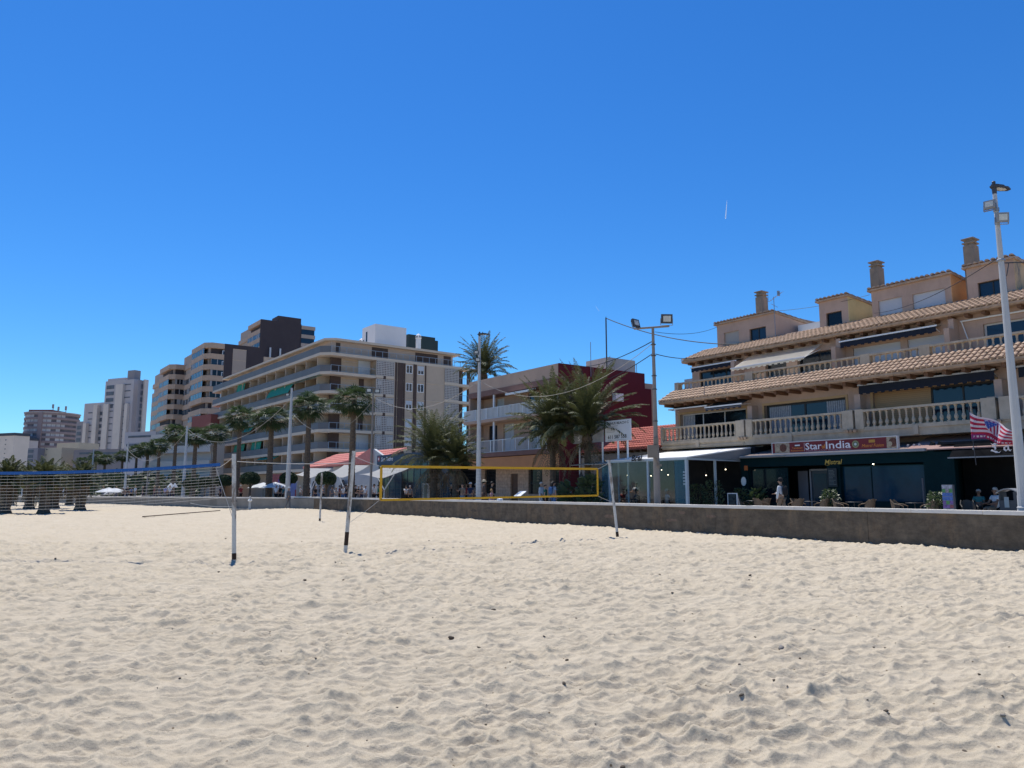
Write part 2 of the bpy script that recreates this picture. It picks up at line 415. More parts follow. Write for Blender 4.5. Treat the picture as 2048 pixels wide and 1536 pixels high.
def baluster_mesh(h):
    k = round(h, 2)
    if k not in BAL_ME:
        m = MB(); m.box(-.06, .06, -.06, .06, 0, .07 * h); m.box(-.06, .06, -.06, .06, .93 * h, h)
        m.lathe((0, 0, 0), [(.05, .07 * h), (.055, .12 * h), (.085, .22 * h), (.088, .30 * h), (.06, .42 * h), (.035, .50 * h), (.052, .54 * h), (.038, .58 * h), (.042, .75 * h), (.05, .86 * h), (.055, .93 * h)], 8)
        BAL_ME[k] = m.mesh('baluster', STONE)
    return BAL_ME[k]
STONE = M('cast_stone', (.47, .385, .285), .85, .16, 2.5, .15, 40, stain=.35)
NB = [0]
def balustrade(par, x0, x1, z0, z1, y, step=.30, piers=(.4, .4), rail=.1, stuff=False):
    m = MB(); m.box(x0, x1, y - .03, y + .25, z1 - rail, z1); m.box(x0, x1, y, y + .22, z0, z0 + .09)
    for xx, w in ((x0, piers[0]), (x1, -piers[1])):
        if w: m.box(xx, xx + w, y - .05, y + .27, z0, z1 + .03)
    o = m.build('balustrade', STONE, par)
    a, b = x0 + piers[0], x1 - piers[1]; n = max(1, round((b - a) / step)); me = baluster_mesh(z1 - rail - z0 - .09)
    if stuff:
        q = MB(); vs = [tuple(v.co) for v in me.vertices]; fs = [tuple(p.vertices) for p in me.polygons]
        for i in range(n):
            cx = a + (b - a) * (i + .5) / n; q.add([(v[0] + cx, v[1] + y + .11, v[2] + z0 + .09) for v in vs], fs)
        tag(q.build('balusters', STONE, o), kind='stuff'); return o
    for i in range(n):
        c = bpy.data.objects.new('baluster', me); COL.objects.link(c); c.parent = o
        c.location = (a + (b - a) * (i + .5) / n + 10, y + .11 - 14, z0 + .09 - PZ); NB[0] += 1
    return o
# ================================================================ terraced apartment block on the right
P = R.pl
STUC = M('mauve_brown_stucco', (.48, .335, .255), .9, .10, .9, .25, 25, stain=.25)
STUC2 = M('orange_stucco', (.62, .33, .15), .9, .10, .9, .2, 25, stain=.2)
STUCY = M('yellow_stucco', (.62, .50, .25), .9, .10, .9, .2, 25, stain=.25)
STUCP = M('peeling_stucco', (.56, .38, .21), .9, .1, 1.5, .3, 25, stain=1.0, stain_col=(.20, .17, .14))
TILE = M('clay_roof_tile', (.43, .30, .205), .85, .28, 3.2, .1, 40, stain=.3)
TRIM = M('ochre_trim', (.50, .33, .17), .85, .1, 1.5)
NAVY = M('navy_awning_cloth', (.010, .014, .026), .8, .2, 2)
WHITE = M('white_paint', (.78, .78, .76), .5, .05, 2)
SHUT = M('roller_shutter', (.52, .54, .56), .6, .04, 2)
WOOD = M('rafter_wood', (.17, .085, .045), .8, .2, 4)
rb = thing('apartment_block', 'mauve brown stucco apartment block with clay tile eaves and stone balustrades above the restaurants', 'apartment building', R.w(-10, 14, PZ), R.rot); OFF[rb.name] = (-10, 14, PZ)
XL, XR = -23.5, 3.0
def rr(yl, pa, pb, top, bot):
    a = P(pa, top, yl); b = P(pb, top, yl); c = P(pa, bot, yl); return (a[0], b[0], c[1], a[1])
Y1, Y2, YD = 12.25, 14.05, 15.6
units = [(-23.45, -17.32), (-17.20, -11.05), (-10.93, -4.85), (-4.72, 1.4)]
w = MB()
# holes of the first floor openings (x0,x1,z0,z1)
H1 = [(-23.0, -18.1, 4.5, 6.2), (-16.9, -12.1, 4.5, 6.2), (-10.7, -5.3, 4.5, 6.25), (-3.9, .8, 4.5, 6.2)]
wallx(w, XL + .1, XR, 4.43, 7.3, Y1, Y1 + .3, H1)
w.box(XL + .1, XR, Y1 + .9, 26, .35, 7.3)                       # body behind
w.box(XL + .1, XR, Y1 + .3, Y1 + .9, 4.3, 4.5); w.box(XL + .1, XR, Y1 + .3, Y1 + .9, 6.3, 7.3)
w.box(XL + .1, XL + .35, Y1 + .3, Y1 + .9, 4.5, 6.3); w.box(XR - .3, XR, Y1 + .3, Y1 + .9, 4.5, 6.3)
w.box(XL + .1, XR, 12.6, Y1 + .9, .35, 4.3)
X2 = P(1384, 740, Y2)[0]
H2 = [(-22.9, -19.9, 7.9, 9.0), (-18.0, -16.6, 7.5, 9.05), (-15.9, -13.5, 7.5, 9.1), (-12.6, -10.1, 7.5, 8.95), (-9.75, -8.0, 7.5, 8.95), (-6.3, -2.9, 7.6, 9.1)]
wallx(w, X2, XR, 7.3, 9.9, Y2, Y2 + .3, H2)
w.box(X2, XR, Y2 + .9, 26, 7.3, 9.9); w.box(X2, XR, Y2 + .3, Y2 + .9, 9.2, 9.9); w.box(X2, XR, Y2 + .3, Y2 + .9, 7.3, 7.5)
w.box(X2, X2 + .3, Y2 + .3, Y2 + .9, 7.5, 9.2)
for xx in (-23.35, -17.5, -11.25, -5.0): pass
w.build('wall', STUC, rb)
# balcony slab with moulded edge
m = MB()
m.box(-23.45, 2.6, 11.06, Y1 + .02, 4.02, 4.44); m.box(-23.5, -17.4, 10.98, 11.08, 4.30, 4.44); m.box(-23.5, -17.4, 11.0, 11.07, 4.10, 4.18)
m.box(-17.3, 2.6, 11.0, 11.07, 4.36, 4.44)
for px in (1396, 1581, 1834):
    xx = P(px, 890, 11)[0]; m.box(xx - .12, xx + .12, 10.94, 11.05, 4.05, 4.47)
m.build('balcony_slab', STONE, rb)
for i, (a, b) in enumerate(units):
    balustrade(rb, a, b, 4.44, 5.35, 11.0, .30, (.12 if i == 0 else .4, .55))
for xx in (-17.26, -10.99, -4.78):         # solid cheek walls between the balconies
    m = MB(); m.box(xx - .5, xx + .04, 11.27, Y1, 4.44, 5.45); m.box(xx - .35, xx - .05, Y1 - .55, Y1, 5.45, 6.2)
    m.build('cheek_wall', STUC, rb)
for xx in (-17.26, -10.99, -4.78):
    for k in range(3): m = MB(); m.path([(xx - .36 + k * .2, 10.86, 4.38), (xx - .36 + k * .2, 11.2, 4.46)], [.085, .075], 8); m.build('spout_tile', TILE, rb)
# rafter tails and tiled eaves
for x_, dx_, ya_, yb_, za_, zb_ in ((-23.3, .78, 11.18, Y1, 6.62, 6.80), (X2 + .1, .72, 13.55, Y2, 9.48, 9.63)):
    m = MB(); m.box(0, .16, ya_, yb_, za_, zb_); me_ = m.mesh('rafter_tail', WOOD)
    while x_ < XR: o = bpy.data.objects.new('rafter_tail', me_); COL.objects.link(o); o.parent = rb; o.location = (x_ + 10, -14, -PZ); x_ += dx_
m = MB(); m.box(-23.6, XR + .1, 11.05, Y1, 6.80, 6.90); tiles(m, -23.6, XR + .1, 11.0, 6.95, 12.35, 7.70); m.build('lower_eave', TILE, rb)
m = MB(); m.box(X2 - .3, XR + .1, 13.45, Y2, 9.63, 9.72); tiles(m, X2 - .3, XR + .1, 13.4, 9.78, 15.75, 10.72, .25); m.build('upper_roof', TILE, rb)
m = MB(); m.prism([(X2 - .3, 15.7, 10.7), (X2 - .3, 21, 12.15), (X2 - .3, 26.5, 10.6), (X2 - .3, 26.5, 9.9), (X2 - .3, 15.7, 9.9)], (XR + .4 - X2, 0, 0)); m.build('main_roof', M('sunlit_roof_membrane', (.5, .47, .43), .8, .12, 1), rb)
# upper balustrade
xs = [X2 - .5, -18.25, -12.0, -10.95, -8.05, XR]
xs = [-23.4, -17.9, -11.05, -8.2, -2.2, XR]
for a, b in zip(xs[:-1], xs[1:]): balustrade(rb, a, b, 7.5, 8.2, 12.3, .30, (.3, .18), .09, stuff=a > -17.5)
m = MB(); m.box(-23.4, XR, 12.55, Y2, 7.4, 7.5); m.build('terrace_slab', STONE, rb)
# first floor windows
window(rb, -22.95, -18.15, 4.5, 6.2, Y1 + .18, 3, ALUW, GLASSD, .07, [(.02, .2)])
window(rb, -16.85, -12.15, 4.5, 6.2, Y1 + .18, 2, ALU, GLASS, .10, [(.03, .32), (.76, .99)])
o = MB(); o.box(-10.7, -8.05, Y1 + .14, Y1 + .2, 4.5, 6.25); o.build('roller_shutter', Mstripe('ochre_shutter', (.38, .24, .12), (.33, .205, .10), .09, 2), rb, label='ochre roller shutter, closed')
window(rb, -8.05, -5.3, 4.5, 6.25, Y1 + .18, 2, ALU, GLASS, .07)
window(rb, -3.9, .8, 4.5, 6.2, Y1 + .18, 2, ALU, GLASSD, .07)
for (a, b, c, d) in H1: m = MB(); m.box(a - .12, a, Y1 - .03, Y1 + .1, c, d + .12); m.box(b, b + .12, Y1 - .03, Y1 + .1, c, d + .12); m.box(a, b, Y1 - .03, Y1 + .1, d, d + .12); m.build('window_surround', TRIM, rb)
# second floor openings
window(rb, -22.9, -19.9, 7.9, 9.0, Y2 + .12, 3, ALU, GLASS, .07)
window(rb, -18.0, -16.6, 7.5, 9.05, Y2 + .25, 1, ALU, GLASSD, .05)
window(rb, -15.9, -13.5, 7.5, 9.1, Y2 + .25, 2, ALU, GLASSD, .05)
for a, b in ((-12.6, -10.1), (-9.75, -8.0)):
    o = MB(); o.box(a, b, Y2 + .1, Y2 + .15, 7.5, 8.95); o.build('roller_shutter', Mstripe('white_shutter', (.50, .52, .55), (.44, .46, .49), .07, 2), rb, label='closed white roller shutter')
window(rb, -6.3, -2.9, 7.6, 9.1, Y2 + .15, 2, ALUW, GLASS, .08)
for xx in (-13.1, -7.45): m = MB(); m.box(xx - .12, xx + .12, Y2 - 1.0, Y2, 7.5, 9.0); m.box(xx - .12, xx + .12, Y2 - .5, Y2, 9.0, 9.5); m.build('party_wall', STUC, rb)
m = MB(); m.box(-19.75, -19.5, Y2 - .9, Y2, 7.5, 9.2)
m.build('party_wall', STUC, rb)
# awnings : name, x0,x1,y wall, z top, drop, projection
def awning(x0, x1, yw, zt, proj, drop, mat, val=.22, bar=WHITE, striped=None, label=None, lip=True):
    c = MB(); n = max(4, int((x1 - x0) / .18)); th = .012
    for i in range(n):
        a = x0 + (x1 - x0) * i / n; b = x0 + (x1 - x0) * (i + 1) / n
        if val:
            k = .05 * (i % 2); c.box(a, b, yw - proj - .012, yw - proj, zt - drop - val + k, zt - drop)
    c.prism([(x0, yw, zt), (x0, yw - proj, zt - drop), (x0, yw - proj, zt - drop - th), (x0, yw, zt - th)], (x1 - x0, 0, 0))
    o = c.build('awning', striped or mat, rb, label=label)
    if lip:
        d = MB(); d.box(x0 - .05, x1 + .05, yw - proj - .05, yw - proj + .02, zt - drop, zt - drop + .07); d.build('front_bar', bar, o)
        d = MB(); d.tube((x0 + .1, yw, zt - .3), (x0 + .1, yw - proj, zt - drop), .02); d.tube((x1 - .1, yw, zt - .3), (x1 - .1, yw - proj, zt - drop), .02); d.build('arm', bar, o)
    return o
SN = Mstripe('navy_striped_cloth', (.02, .022, .035), (.13, .13, .14), .12, 2, .72)
awning(-22.9, -19.5, Y2, 9.42, .75, .25, NAVY, .25, label='navy awning with scalloped valance')
awning(-19.0, -14.3, Y2, 9.50, 1.80, .98, M('cream_awning_cloth', (.84, .80, .74), .7, .03, 2, trans=.85), .12, label='cream sunlit awning, rolled out')
awning(-12.95, -8.1, Y2, 9.38, .55, .12, NAVY, .30, label='navy awning with wavy valance under the upper eave')
awning(-23.2, -20.3, Y1, 6.72, .75, .28, NAVY, .0, striped=SN, label='dark striped awning, half out')
awning(-20.2, -17.7, Y1, 6.72, .95, .42, NAVY, .18, striped=SN, label='dark striped awning with scalloped valance')
awning(-11.1, -5.1, Y1, 6.70, .5, .10, NAVY, .42, M('grey_awning_bar', (.42, .44, .45), .5, .05, 2), label='long navy awning hanging from a grey case')
awning(-4.2, 1.0, Y1, 6.70, .5, .10, NAVY, .42, M('grey_awning_bar', (.42, .44, .45)), label='navy awning beside the tall lamp post')
m = MB(); m.tube((-7.2, Y2 - .1, 9.38), (-2.4, Y2 - .1, 9.38), .04); m.tube((-7.15, Y2 - .12, 9.38), (-6.7, Y2 - .12, 7.6), .025); m.build('awning_rail', WHITE, rb)
# dormers
def dormer(x0, x1, zt, side, holes, dep=4.4, zb=10.45):
    w = MB(); wallx(w, x0, x1, zb, zt, YD, YD + .25, holes)
    w.box(x0, x1, YD + .5, YD + dep, zb, zt - .02); w.box(x0, x0 + .2, YD + .25, YD + .5, zb, zt - .02); w.box(x0 + .2, x1 - .01, YD + .25, YD + .5, zt - .4, zt - .02)
    o = w.build('dormer', STUC, rb)
    s = MB(); s.prism([(x1, YD, zb), (x1, YD + dep, zb), (x1, YD + dep, zt - .45), (x1, YD, zt)], (.03, 0, 0)); s.build('side_wall', side, o)
    r = MB(); tiles(r, x0 - .15, x1 + .12, YD - .14, zt + .05, YD + dep, zt - .25, .25, .6, .08); r.build('tile_roof', TILE, o)
    return o
d = dormer(-22.65, -18.35, 12.24, STUC, [(-22.1, -20.95, 10.5, 11.6), (-20.15, -18.95, 10.7, 11.5)])
o = MB(); o.box(-22.1, -20.95, YD + .1, YD + .14, 10.5, 11.6); o.build('shutter', M('beige_shutter', (.38, .35, .31), .7, .05), d)
window(d, -20.15, -18.95, 10.7, 11.5, YD + .12, 2, ALU, GLASS, .06)
d = dormer(-15.35, -13.6, 12.26, STUCY, [(-14.95, -14.0, 10.6, 11.5)])
window(d, -14.95, -14.0, 10.6, 11.5, YD + .12, 1, ALU, GLASSD, .05)
d = dormer(-12.25, -8.2, 12.22, STUC2, [(-11.9, -10.65, 10.6, 11.58), (-10.1, -8.5, 10.65, 11.55)])
for a, b, c, e in ((-11.9, -10.65, 10.6, 11.58), (-10.1, -8.5, 10.65, 11.55)):
    o = MB(); o.box(a, b, YD + .1, YD + .14, c, e); o.build('shutter', Mstripe('white_shutter', (.5, .5, .5), (.44, .44, .44), .07, 2), d)
d = dormer(-7.45, -5.4, 12.3, STUCP, [(-7.0, -5.75, 10.65, 11.45)])
window(d, -7.0, -5.75, 10.65, 11.45, YD + .12, 2, ALU, GLASS, .05)
CHIM = M('weathered_render', (.25, .20, .155), .95, .2, 1.5, .3, 20, stain=.9, stain_col=(.40, .28, .2))
for px0, px1, pt, pb in ((1507, 1526, 583, 640), (1736, 1757, 523, 600), (1919, 1950, 478, 560)):
    yy = YD + .35; a = P(px0, pt, yy)[0]; b = P(px1, pt, yy)[0]; zt = P(px0, pt, yy)[1]; mid = (a + b) / 2; hw = .235; zb = 10.8
    c = MB(); c.box(mid - hw, mid + hw, yy, yy + .6, zb, zt - .42); c.box(mid - hw + .05, mid + hw - .05, yy + .05, yy + .55, zt - .42, zt - .12)
    c.box(mid - hw - .03, mid + hw + .03, yy - .03, yy + .63, zt - .32, zt - .26)
    c.box(mid - hw - .05, mid + hw + .05, yy - .05, yy + .65, zt - .12, zt - .06)
    b0 = len(c.v); c.v += [(mid - hw - .05, yy - .05, zt - .06), (mid + hw + .05, yy - .05, zt - .06), (mid + hw + .05, yy + .65, zt - .06), (mid - hw - .05, yy + .65, zt - .06), (mid, yy + .3, zt + .06)]
    for q in ((0, 1, 4), (1, 2, 4), (2, 3, 4), (3, 0, 4)): c.face([b0 + i for i in q])
    c.build('chimney', CHIM, rb)
m = MB(); m.box(-18.0, -15.6, 17.5, 20, 10.6, 11.6); 
m.prism([(-18.2, 16.6, 10.75), (-15.5, 16.6, 10.75), (-15.5, 20, 11.9), (-18.2, 20, 11.35)], (0, 0, .05)); m.build('rooflight_cover', WHITE, rb)
# antenna on the first dormer
ax, az = P(1550, 640, YD - .1)
an = thing('rooftop_antenna', 'thin rooftop television antenna beside the first dormer', 'antenna', R.w(ax, YD - .12, 10.6), R.rot)
m = MB(); m.tube((0, 0, -.1), (0, 0, 2.55), .02); m.build('mast', M('galvanised_steel', (.3, .3, .31), .4, .1, 5, metal=.6), an)
m = MB(); m.tube((-.35, 0, 2.3), (.5, .1, 2.75), .012)
for k in range(6):
    t = k / 5; c = (-.3 + .8 * t, .1 * t, 2.33 + .4 * t); m.tube((c[0], c[1] - .2, c[2] - .08), (c[0], c[1] + .2, c[2] + .08), .008, n=5)
m.tube((-.35, -.05, 2.3), (-.4, 0, 2.85), .012); m.tube((-.2, 0, 2.15), (.25, 0, 1.85), .012); m.box(.28, .36, -.05, .12, 2.55, 2.85)
m.build('aerial', M('galvanised_steel'), an)
# air conditioner and wall lamp on the upper terrace
# ================================================================ sea walls
CONC = M('stained_concrete', (.135, .110, .082), .95, .3, 1.8, .6, 14, stain=.8, stain_col=(.20, .145, .095))
COPE = M('pale_coping', (.74, .69, .61), .8, .1, 1.2, .15, 30)
_nt = CONC.node_tree; _N = _nt.nodes; _L = _nt.links; _p = _N['Principled BSDF']; _src = _p.inputs['Base Color'].links[0].from_socket
_v = _N.new('ShaderNodeTexNoise'); _v.inputs['Scale'].default_value = 6; _v.inputs['Detail'].default_value = 10; _v.inputs['Roughness'].default_value = .8; _m = _N.new('ShaderNodeMapping'); _m.inputs['Scale'].default_value = (.35, 1, .6); _tc = _N.new('ShaderNodeTexCoord'); _L.new(_tc.outputs['Object'], _m.inputs[0]); _L.new(_m.outputs[0], _v.inputs[0])
_r = _N.new('ShaderNodeValToRGB'); _r.color_ramp.elements[0].position = .40; _r.color_ramp.elements[0].color = (.38, .36, .36, 1); _r.color_ramp.elements[1].position = .60; _r.color_ramp.elements[1].color = (1.35, 1.25, 1.12, 1); _L.new(_v.outputs[0], _r.inputs[0])
_x = _N.new('ShaderNodeMix'); _x.data_type = 'RGBA'; _x.blend_type = 'MULTIPLY'; _x.inputs[0].default_value = .45; _L.new(_src, _x.inputs[6]); _L.new(_r.outputs[0], _x.inputs[7]); _L.new(_x.outputs[2], _p.inputs['Base Color'])
sw = rthing('sea_wall', 'stained concrete sea wall with pale coping in front of the restaurants', 'wall', -25, 0, 0)
x = -58.4; m = MB()
while x < 14: b = min(14, x + 6.0); m.box(x, b - .012, 0, .34, -.5, .93); x = b
m.build('wall', CONC, sw)
m = MB(); x = -58.45
while x < 14: b = x + 1.98; m.box(x, b - .012, -.04, .40, .925 + random.uniform(0, .006), 1.03 + random.uniform(0, .008)); x = b
m.build('coping', COPE, sw)
random.seed(40)
for k in range(18):
    a = random.uniform(-56, 4); c = random.uniform(.35, .85); w_ = random.uniform(.15, .9); m = MB(); n = 9
    m.prism([(a + w_ * .5 * cos(2 * pi * i / n) * random.uniform(.7, 1.1), -.004, c + random.uniform(.03, .09) * sin(2 * pi * i / n)) for i in range(n)], (0, .003, 0)); m.build('render_patch', M('pink_render_patch', (.19, .13, .095), .95, .3, 6, .4, 20) if k % 3 == 0 else M('dark_damp_patch', (.095, .078, .06), .95, .3, 6, .4, 20), sw)
sw2 = fthing(LF, 'sea_wall', 'grey concrete sea wall left of the steps, half buried by sand', 'wall', -15, 0, 0)
m = MB(); x = .25; hl = .98
while x > -70: m.box(x - 5.98, x, 0, .34, -.5, hl - .1); x -= 6
m.box(.25, 3.2, .0, .34, -.5, hl - .1)
m.build('wall', M('grey_concrete', (.27, .25, .22), .95, .15, 1.2, .4, 12, stain=.4), sw2)
m = MB(); m.box(-70, .28, -.04, .4, hl - .1, hl); m.build('coping', COPE, sw2)
# ================================================================ Indian restaurant and bar under the balconies
TEAL = M('dark_teal_paint', (.002, .017, .020), .7, .2, 1.5, .05, spec=.1)
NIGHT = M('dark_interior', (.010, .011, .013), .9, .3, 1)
GREYF = M('grey_awning_case', (.25, .26, .27), .6, .1, 2)
rs = rthing('teal_restaurant', 'dark teal restaurant front under a long grey awning case, below the balconies', 'restaurant', -12, 10, PZ)
xa, xb = -16.9, -7.0
w = MB()
w.box(xa, xb, 10.0, 10.35, 2.78, 3.28)
for a, b in ((-16.9, -16.45), (-11.95, -11.3), (-7.45, -7.0)): w.box(a, b, 10.02, 10.36, PZ, 2.78)
w.box(-16.45, -14.2, 10.1, 10.3, PZ, .95); w.box(-11.3, -7.45, 10.1, 10.3, PZ, 1.05)
w.box(xa, xa + .15, 10.35, 12.6, PZ, 3.28); w.box(xb - .15, xb, 10.35, 12.6, PZ, 3.28)
w.build('front_wall', TEAL, rs)
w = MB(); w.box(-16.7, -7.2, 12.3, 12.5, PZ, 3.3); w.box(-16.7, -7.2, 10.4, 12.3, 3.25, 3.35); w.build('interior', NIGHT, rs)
window(rs, -16.45, -14.2, .95, 2.72, 10.18, 1, TEAL, GLASSD, .06)
window(rs, -11.3, -7.45, 1.05, 2.72, 10.18, 1, TEAL, GLASSB, .05)
m = MB(); m.box(-9.9, -9.86, 10.19, 10.24, 1.05, 2.72); m.build('mullion', TEAL, rs)
# the entrance: recessed door with a pale frame, pale roller in its side
o = MB(); o.box(-13.45, -12.45, 11.0, 11.06, PZ, 2.6); o = o.build('door', M('door_blue_grey', (.02, .03, .045), .3, .2, 2), rs)
m = MB()
for a, b, c, d in ((-13.5, -13.42, PZ, 2.62), (-12.48, -12.4, PZ, 2.62), (-13.5, -12.4, 2.55, 2.63)): m.box(a, b, 10.95, 11.0, c, d)
m.build('frame', M('grey_door_frame', (.22, .22, .23), .5, .1, 2), o)
m = MB(); m.box(-13.3, -12.6, 10.985, 10.998, 1.0, 2.4); m.build('pane', GLASSB, o)
m = MB(); m.box(-14.15, -13.6, 10.95, 11.0, PZ, 2.55); m.build('side_panel', M('grey_panel', (.10, .10, .11), .7, .1, 2), rs)
m = MB(); m.box(-16.75, -7.25, 9.78, 10.0, 3.24, 3.36); m.box(-16.75, -14.0, 9.70, 9.78, 3.27, 3.33); m.build('awning_case', GREYF, rs)
m = MB(); m.prism([(-16.9, 9.98, 3.34), (-16.9, 12.3, 3.80), (-16.9, 12.3, 3.74), (-16.9, 9.98, 3.29)], (9.9, 0, 0)); m.build('roof_sheet', M('mauve_roof_sheet', (.20, .155, .14), .85, .15, 2), rs)
m = MB(); m.box(-7.56, -7.5, 9.97, 10.0, PZ, 2.1); m.build('pale_trim', M('grey_panel'), rs)
m = MB(); m.box(-16.62, -16.42, 9.93, 9.97, 2.62, 2.86); m.build('orange_plate', M('orange_plate', (.45, .12, .03), .6, .1, 2), rs)
m = MB(); m.lathe((0, 0, 0), [(.16, 0), (.16, .02)], 14); m.v = [(-16.72 + p[0], 9.98 - p[2], 2.05 + p[1] * 1.5) for p in m.v]; m.build('round_plate', WHITE, rs)
LAMP = M('lit_bulb', (.9, .8, .6), .5, 0, 1, emit=(1, .85, .6), es=6)
for px, py, yl in ((1706, 929, 10.9), (1765, 930, 10.9), (1816, 926, 10.9), (1679, 965, 10.3)):
    a, b = P(px, py, yl); m = MB(); m.lathe((a, yl - .9 if 0 else 10.12, b), [(.012, 0), (.03, .02), (.03, .05), (.012, .07)], 8); m.build('lamp', LAMP, rs)
m = MB(); m.box(-11.85, -11.4, 9.9, 9.93, 1.75, 2.62); o = m.build('menu_panel', M('slate_board', (.02, .028, .03), .6, .2, 4), rs)
m = MB(); random.seed(3)
for k in range(11): zz = 2.5 - k * .065; m.box(-11.8, -11.8 + random.uniform(.2, .36), 9.894, 9.899, zz, zz + .014)
m.build('chalk_lines', M('chalk', (.2, .22, .2), .9), o)
m = MB(); text_mb(m, 'Mistral', P(1649, 921, 9.96)[0], P(1684, 917, 9.96)[0], 2.80, 3.02, 9.955, shear=.25, bold=.012); m.build('lettering', M('gold_letters', (.50, .33, .06), .5, .1, 3), rs)
m = MB(); zz = 2.78
m.path([(-12.0 + .012 * k, 9.97, 2.79 - .03 * sin(k / 6)) for k in range(20)], .008, 5); m.build('flourish', M('gold_letters'), rs)
# ---- the long sign
sg = rthing('restaurant_sign', 'long dark red Star of India sign in a white frame above the teal restaurant', 'sign', -11.6, 10, 3.4)
x0, x1, z0, z1, ys = -14.78, -8.45, 3.42, 3.93, 9.86
m = MB(); m.box(x0, x1, ys, ys + .16, z0, z1); m.build('panel', M('dark_red_sign', (.16, .012, .018), .45, .08, 1), sg)
m = MB(); m.box(x0 - .04, x1 + .04, ys - .02, ys + .17, z1, z1 + .035); m.box(x0 - .04, x1 + .04, ys - .02, ys + .17, z0 - .03, z0); m.box(x0 - .04, x0, ys - .018, ys + .168, z0, z1); m.box(x1, x1 + .04, ys - .018, ys + .168, z0, z1); m.build('frame', M('sign_frame', (.62, .60, .58), .5, .05, 2), sg)
def SX(px): return P(px, 895, ys)[0]
YW = ys - .008
m = MB(); text_mb(m, 'Star', SX(1611), SX(1643.5), 3.53, 3.86, YW, bold=.01); text_mb(m, 'India', SX(1652), SX(1702), 3.53, 3.88, YW, bold=.01)
m.box(SX(1609) - .01, SX(1609), YW, ys, 3.47, 3.88); m.build('lettering', M('sign_white', (.75, .72, .74), .5, .03), sg)
m = MB(); text_mb(m, 'of', SX(1643.8), SX(1651.2), 3.55, 3.76, YW - .004, bold=.02); m.build('lettering', M('sign_orange', (.75, .26, .04), .5), sg, label='orange word on the sign')
m = MB(); text_mb(m, 'INDIAN RESTAURANT ORIGINAL TANDOORI', SX(1612), SX(1702), 3.455, 3.505, YW); m.build('small_lettering', M('sign_pale_pink', (.5, .35, .4), .5), sg)
m = MB(); text_mb(m, 'Mistral Fusion', SX(1724), SX(1768), 3.52, 3.66, YW, shear=.25); m.build('script_lettering', M('sign_orange'), sg)
m = MB(); text_mb(m, 'Tandoori', SX(1584), SX(1605), 3.60, 3.69, YW); text_mb(m, 'Restaurante', SX(1582), SX(1607), 3.48, 3.56, YW); m.build('side_lettering', M('sign_orange'), sg)
m = MB(); m.box(SX(1590), SX(1600), YW, ys, 3.74, 3.80); m.build('flag_mark', M('sign_white'), sg)
m = MB(); m.box(SX(1590), SX(1600), YW, ys, 3.71, 3.738); m.build('flag_mark', M('sign_dark_green', (.02, .08, .03), .5), sg)
m = MB(); text_mb(m, 'NEW', SX(1739), SX(1750), 3.74, 3.83, YW); m.box(SX(1738.3), SX(1750.7), YW + .003, ys - .0005, 3.72, 3.85); m.build('badge', M('sign_ochre', (.5, .25, .04), .5), sg)
def disc(mb, cx, cz, r, y, n=20, k=0): mb.prism([(cx + r * cos(2 * pi * i / n), y, cz + r * sin(2 * pi * i / n)) for i in range(n)], (0, .004, 0))
m = MB(); cx = SX(1711.5); disc(m, cx, 3.68, .17, YW); o = m.build('emblem', M('emblem_olive', (.28, .25, .12), .5, .3, 30), sg)
m = MB(); disc(m, cx, 3.68, .115, YW - .004); m.build('emblem_ring', M('emblem_ring', (.12, .16, .10), .5, .4, 40), o)
m = MB(); disc(m, cx, 3.68, .06, YW - .008); m.build('emblem_centre', M('emblem_white', (.5, .55, .5), .5), o)
# dish pictures at both ends
for a, b in ((1550, 1579), (1774, 1795)):
    m = MB(); m.box(SX(a), SX(b), YW, ys, 3.43, 3.925); o = m.build('picture', M('picture_cream', (.34, .26, .18), .6, .5, 9), sg)
    m = MB(); disc(m, (SX(a) + SX(b)) / 2 + .06, 3.68, .2, YW - .004); m.build('dish', M('picture_dish', (.13, .05, .03), .6, .8, 22), o)
    m = MB(); disc(m, SX(a) + .14, 3.62, .11, YW - .008); m.build('bowl', M('picture_bowl', (.42, .33, .22), .6, .3, 20), o)
# ---- the dark bar at the right edge
br = rthing('open_bar', 'shadowy open bar with a black fascia and white blackletter La beside the lamp post', 'bar', -3, 10, PZ)
m = MB(); m.box(-7.0, -6.2, 10.0, 10.3, PZ, 3.2); m.build('corner_pillar', TEAL, br)
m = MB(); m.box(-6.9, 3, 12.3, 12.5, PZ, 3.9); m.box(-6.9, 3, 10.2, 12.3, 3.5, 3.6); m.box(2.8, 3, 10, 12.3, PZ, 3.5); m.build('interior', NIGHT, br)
m = MB(); m.prism([(-6.2, 9.6, 2.93), (-6.2, 10.25, 3.55), (-6.2, 10.3, 3.5), (-6.2, 9.65, 2.9)], (9.0, 0, 0)); m.build('fascia_cloth', M('black_fascia', (.012, .012, .013), 1, .3, 2, spec=0), br)
m = MB(); m.box(-6.25, 2.8, 9.57, 9.61, 2.88, 2.93); m.build('light_hem', GREYF, br)
m = MB(); m.prism([(-8.2, 9.9, 3.32), (-8.2, 12.3, 4.0), (-8.2, 12.3, 3.95), (-8.2, 9.9, 3.27)], (4.4, 0, 0)); m.build('tarpaulin', M('pink_grey_tarpaulin', (.30, .19, .17), .85, .15, 2.5), br)
for px, py, s in ((1864, 884, .16), (1880, 882, .16), (1815, 881, .07), (1827, 881, .07), (1838, 882, .07), (1895, 879, .08), (1902, 879, .08)):
    a, b = P(px, py, 10.6); m = MB(); m.cbox((a, 10.6, 3.55), (s, s * .8, s * 1.3), Matrix.Rotation(.4, 3, 'Y')); m.build('roof_debris', M('black_rubber', (.012, .012, .012), .6) if s > .1 else M('white_debris', (.5, .5, .5), .6), br)
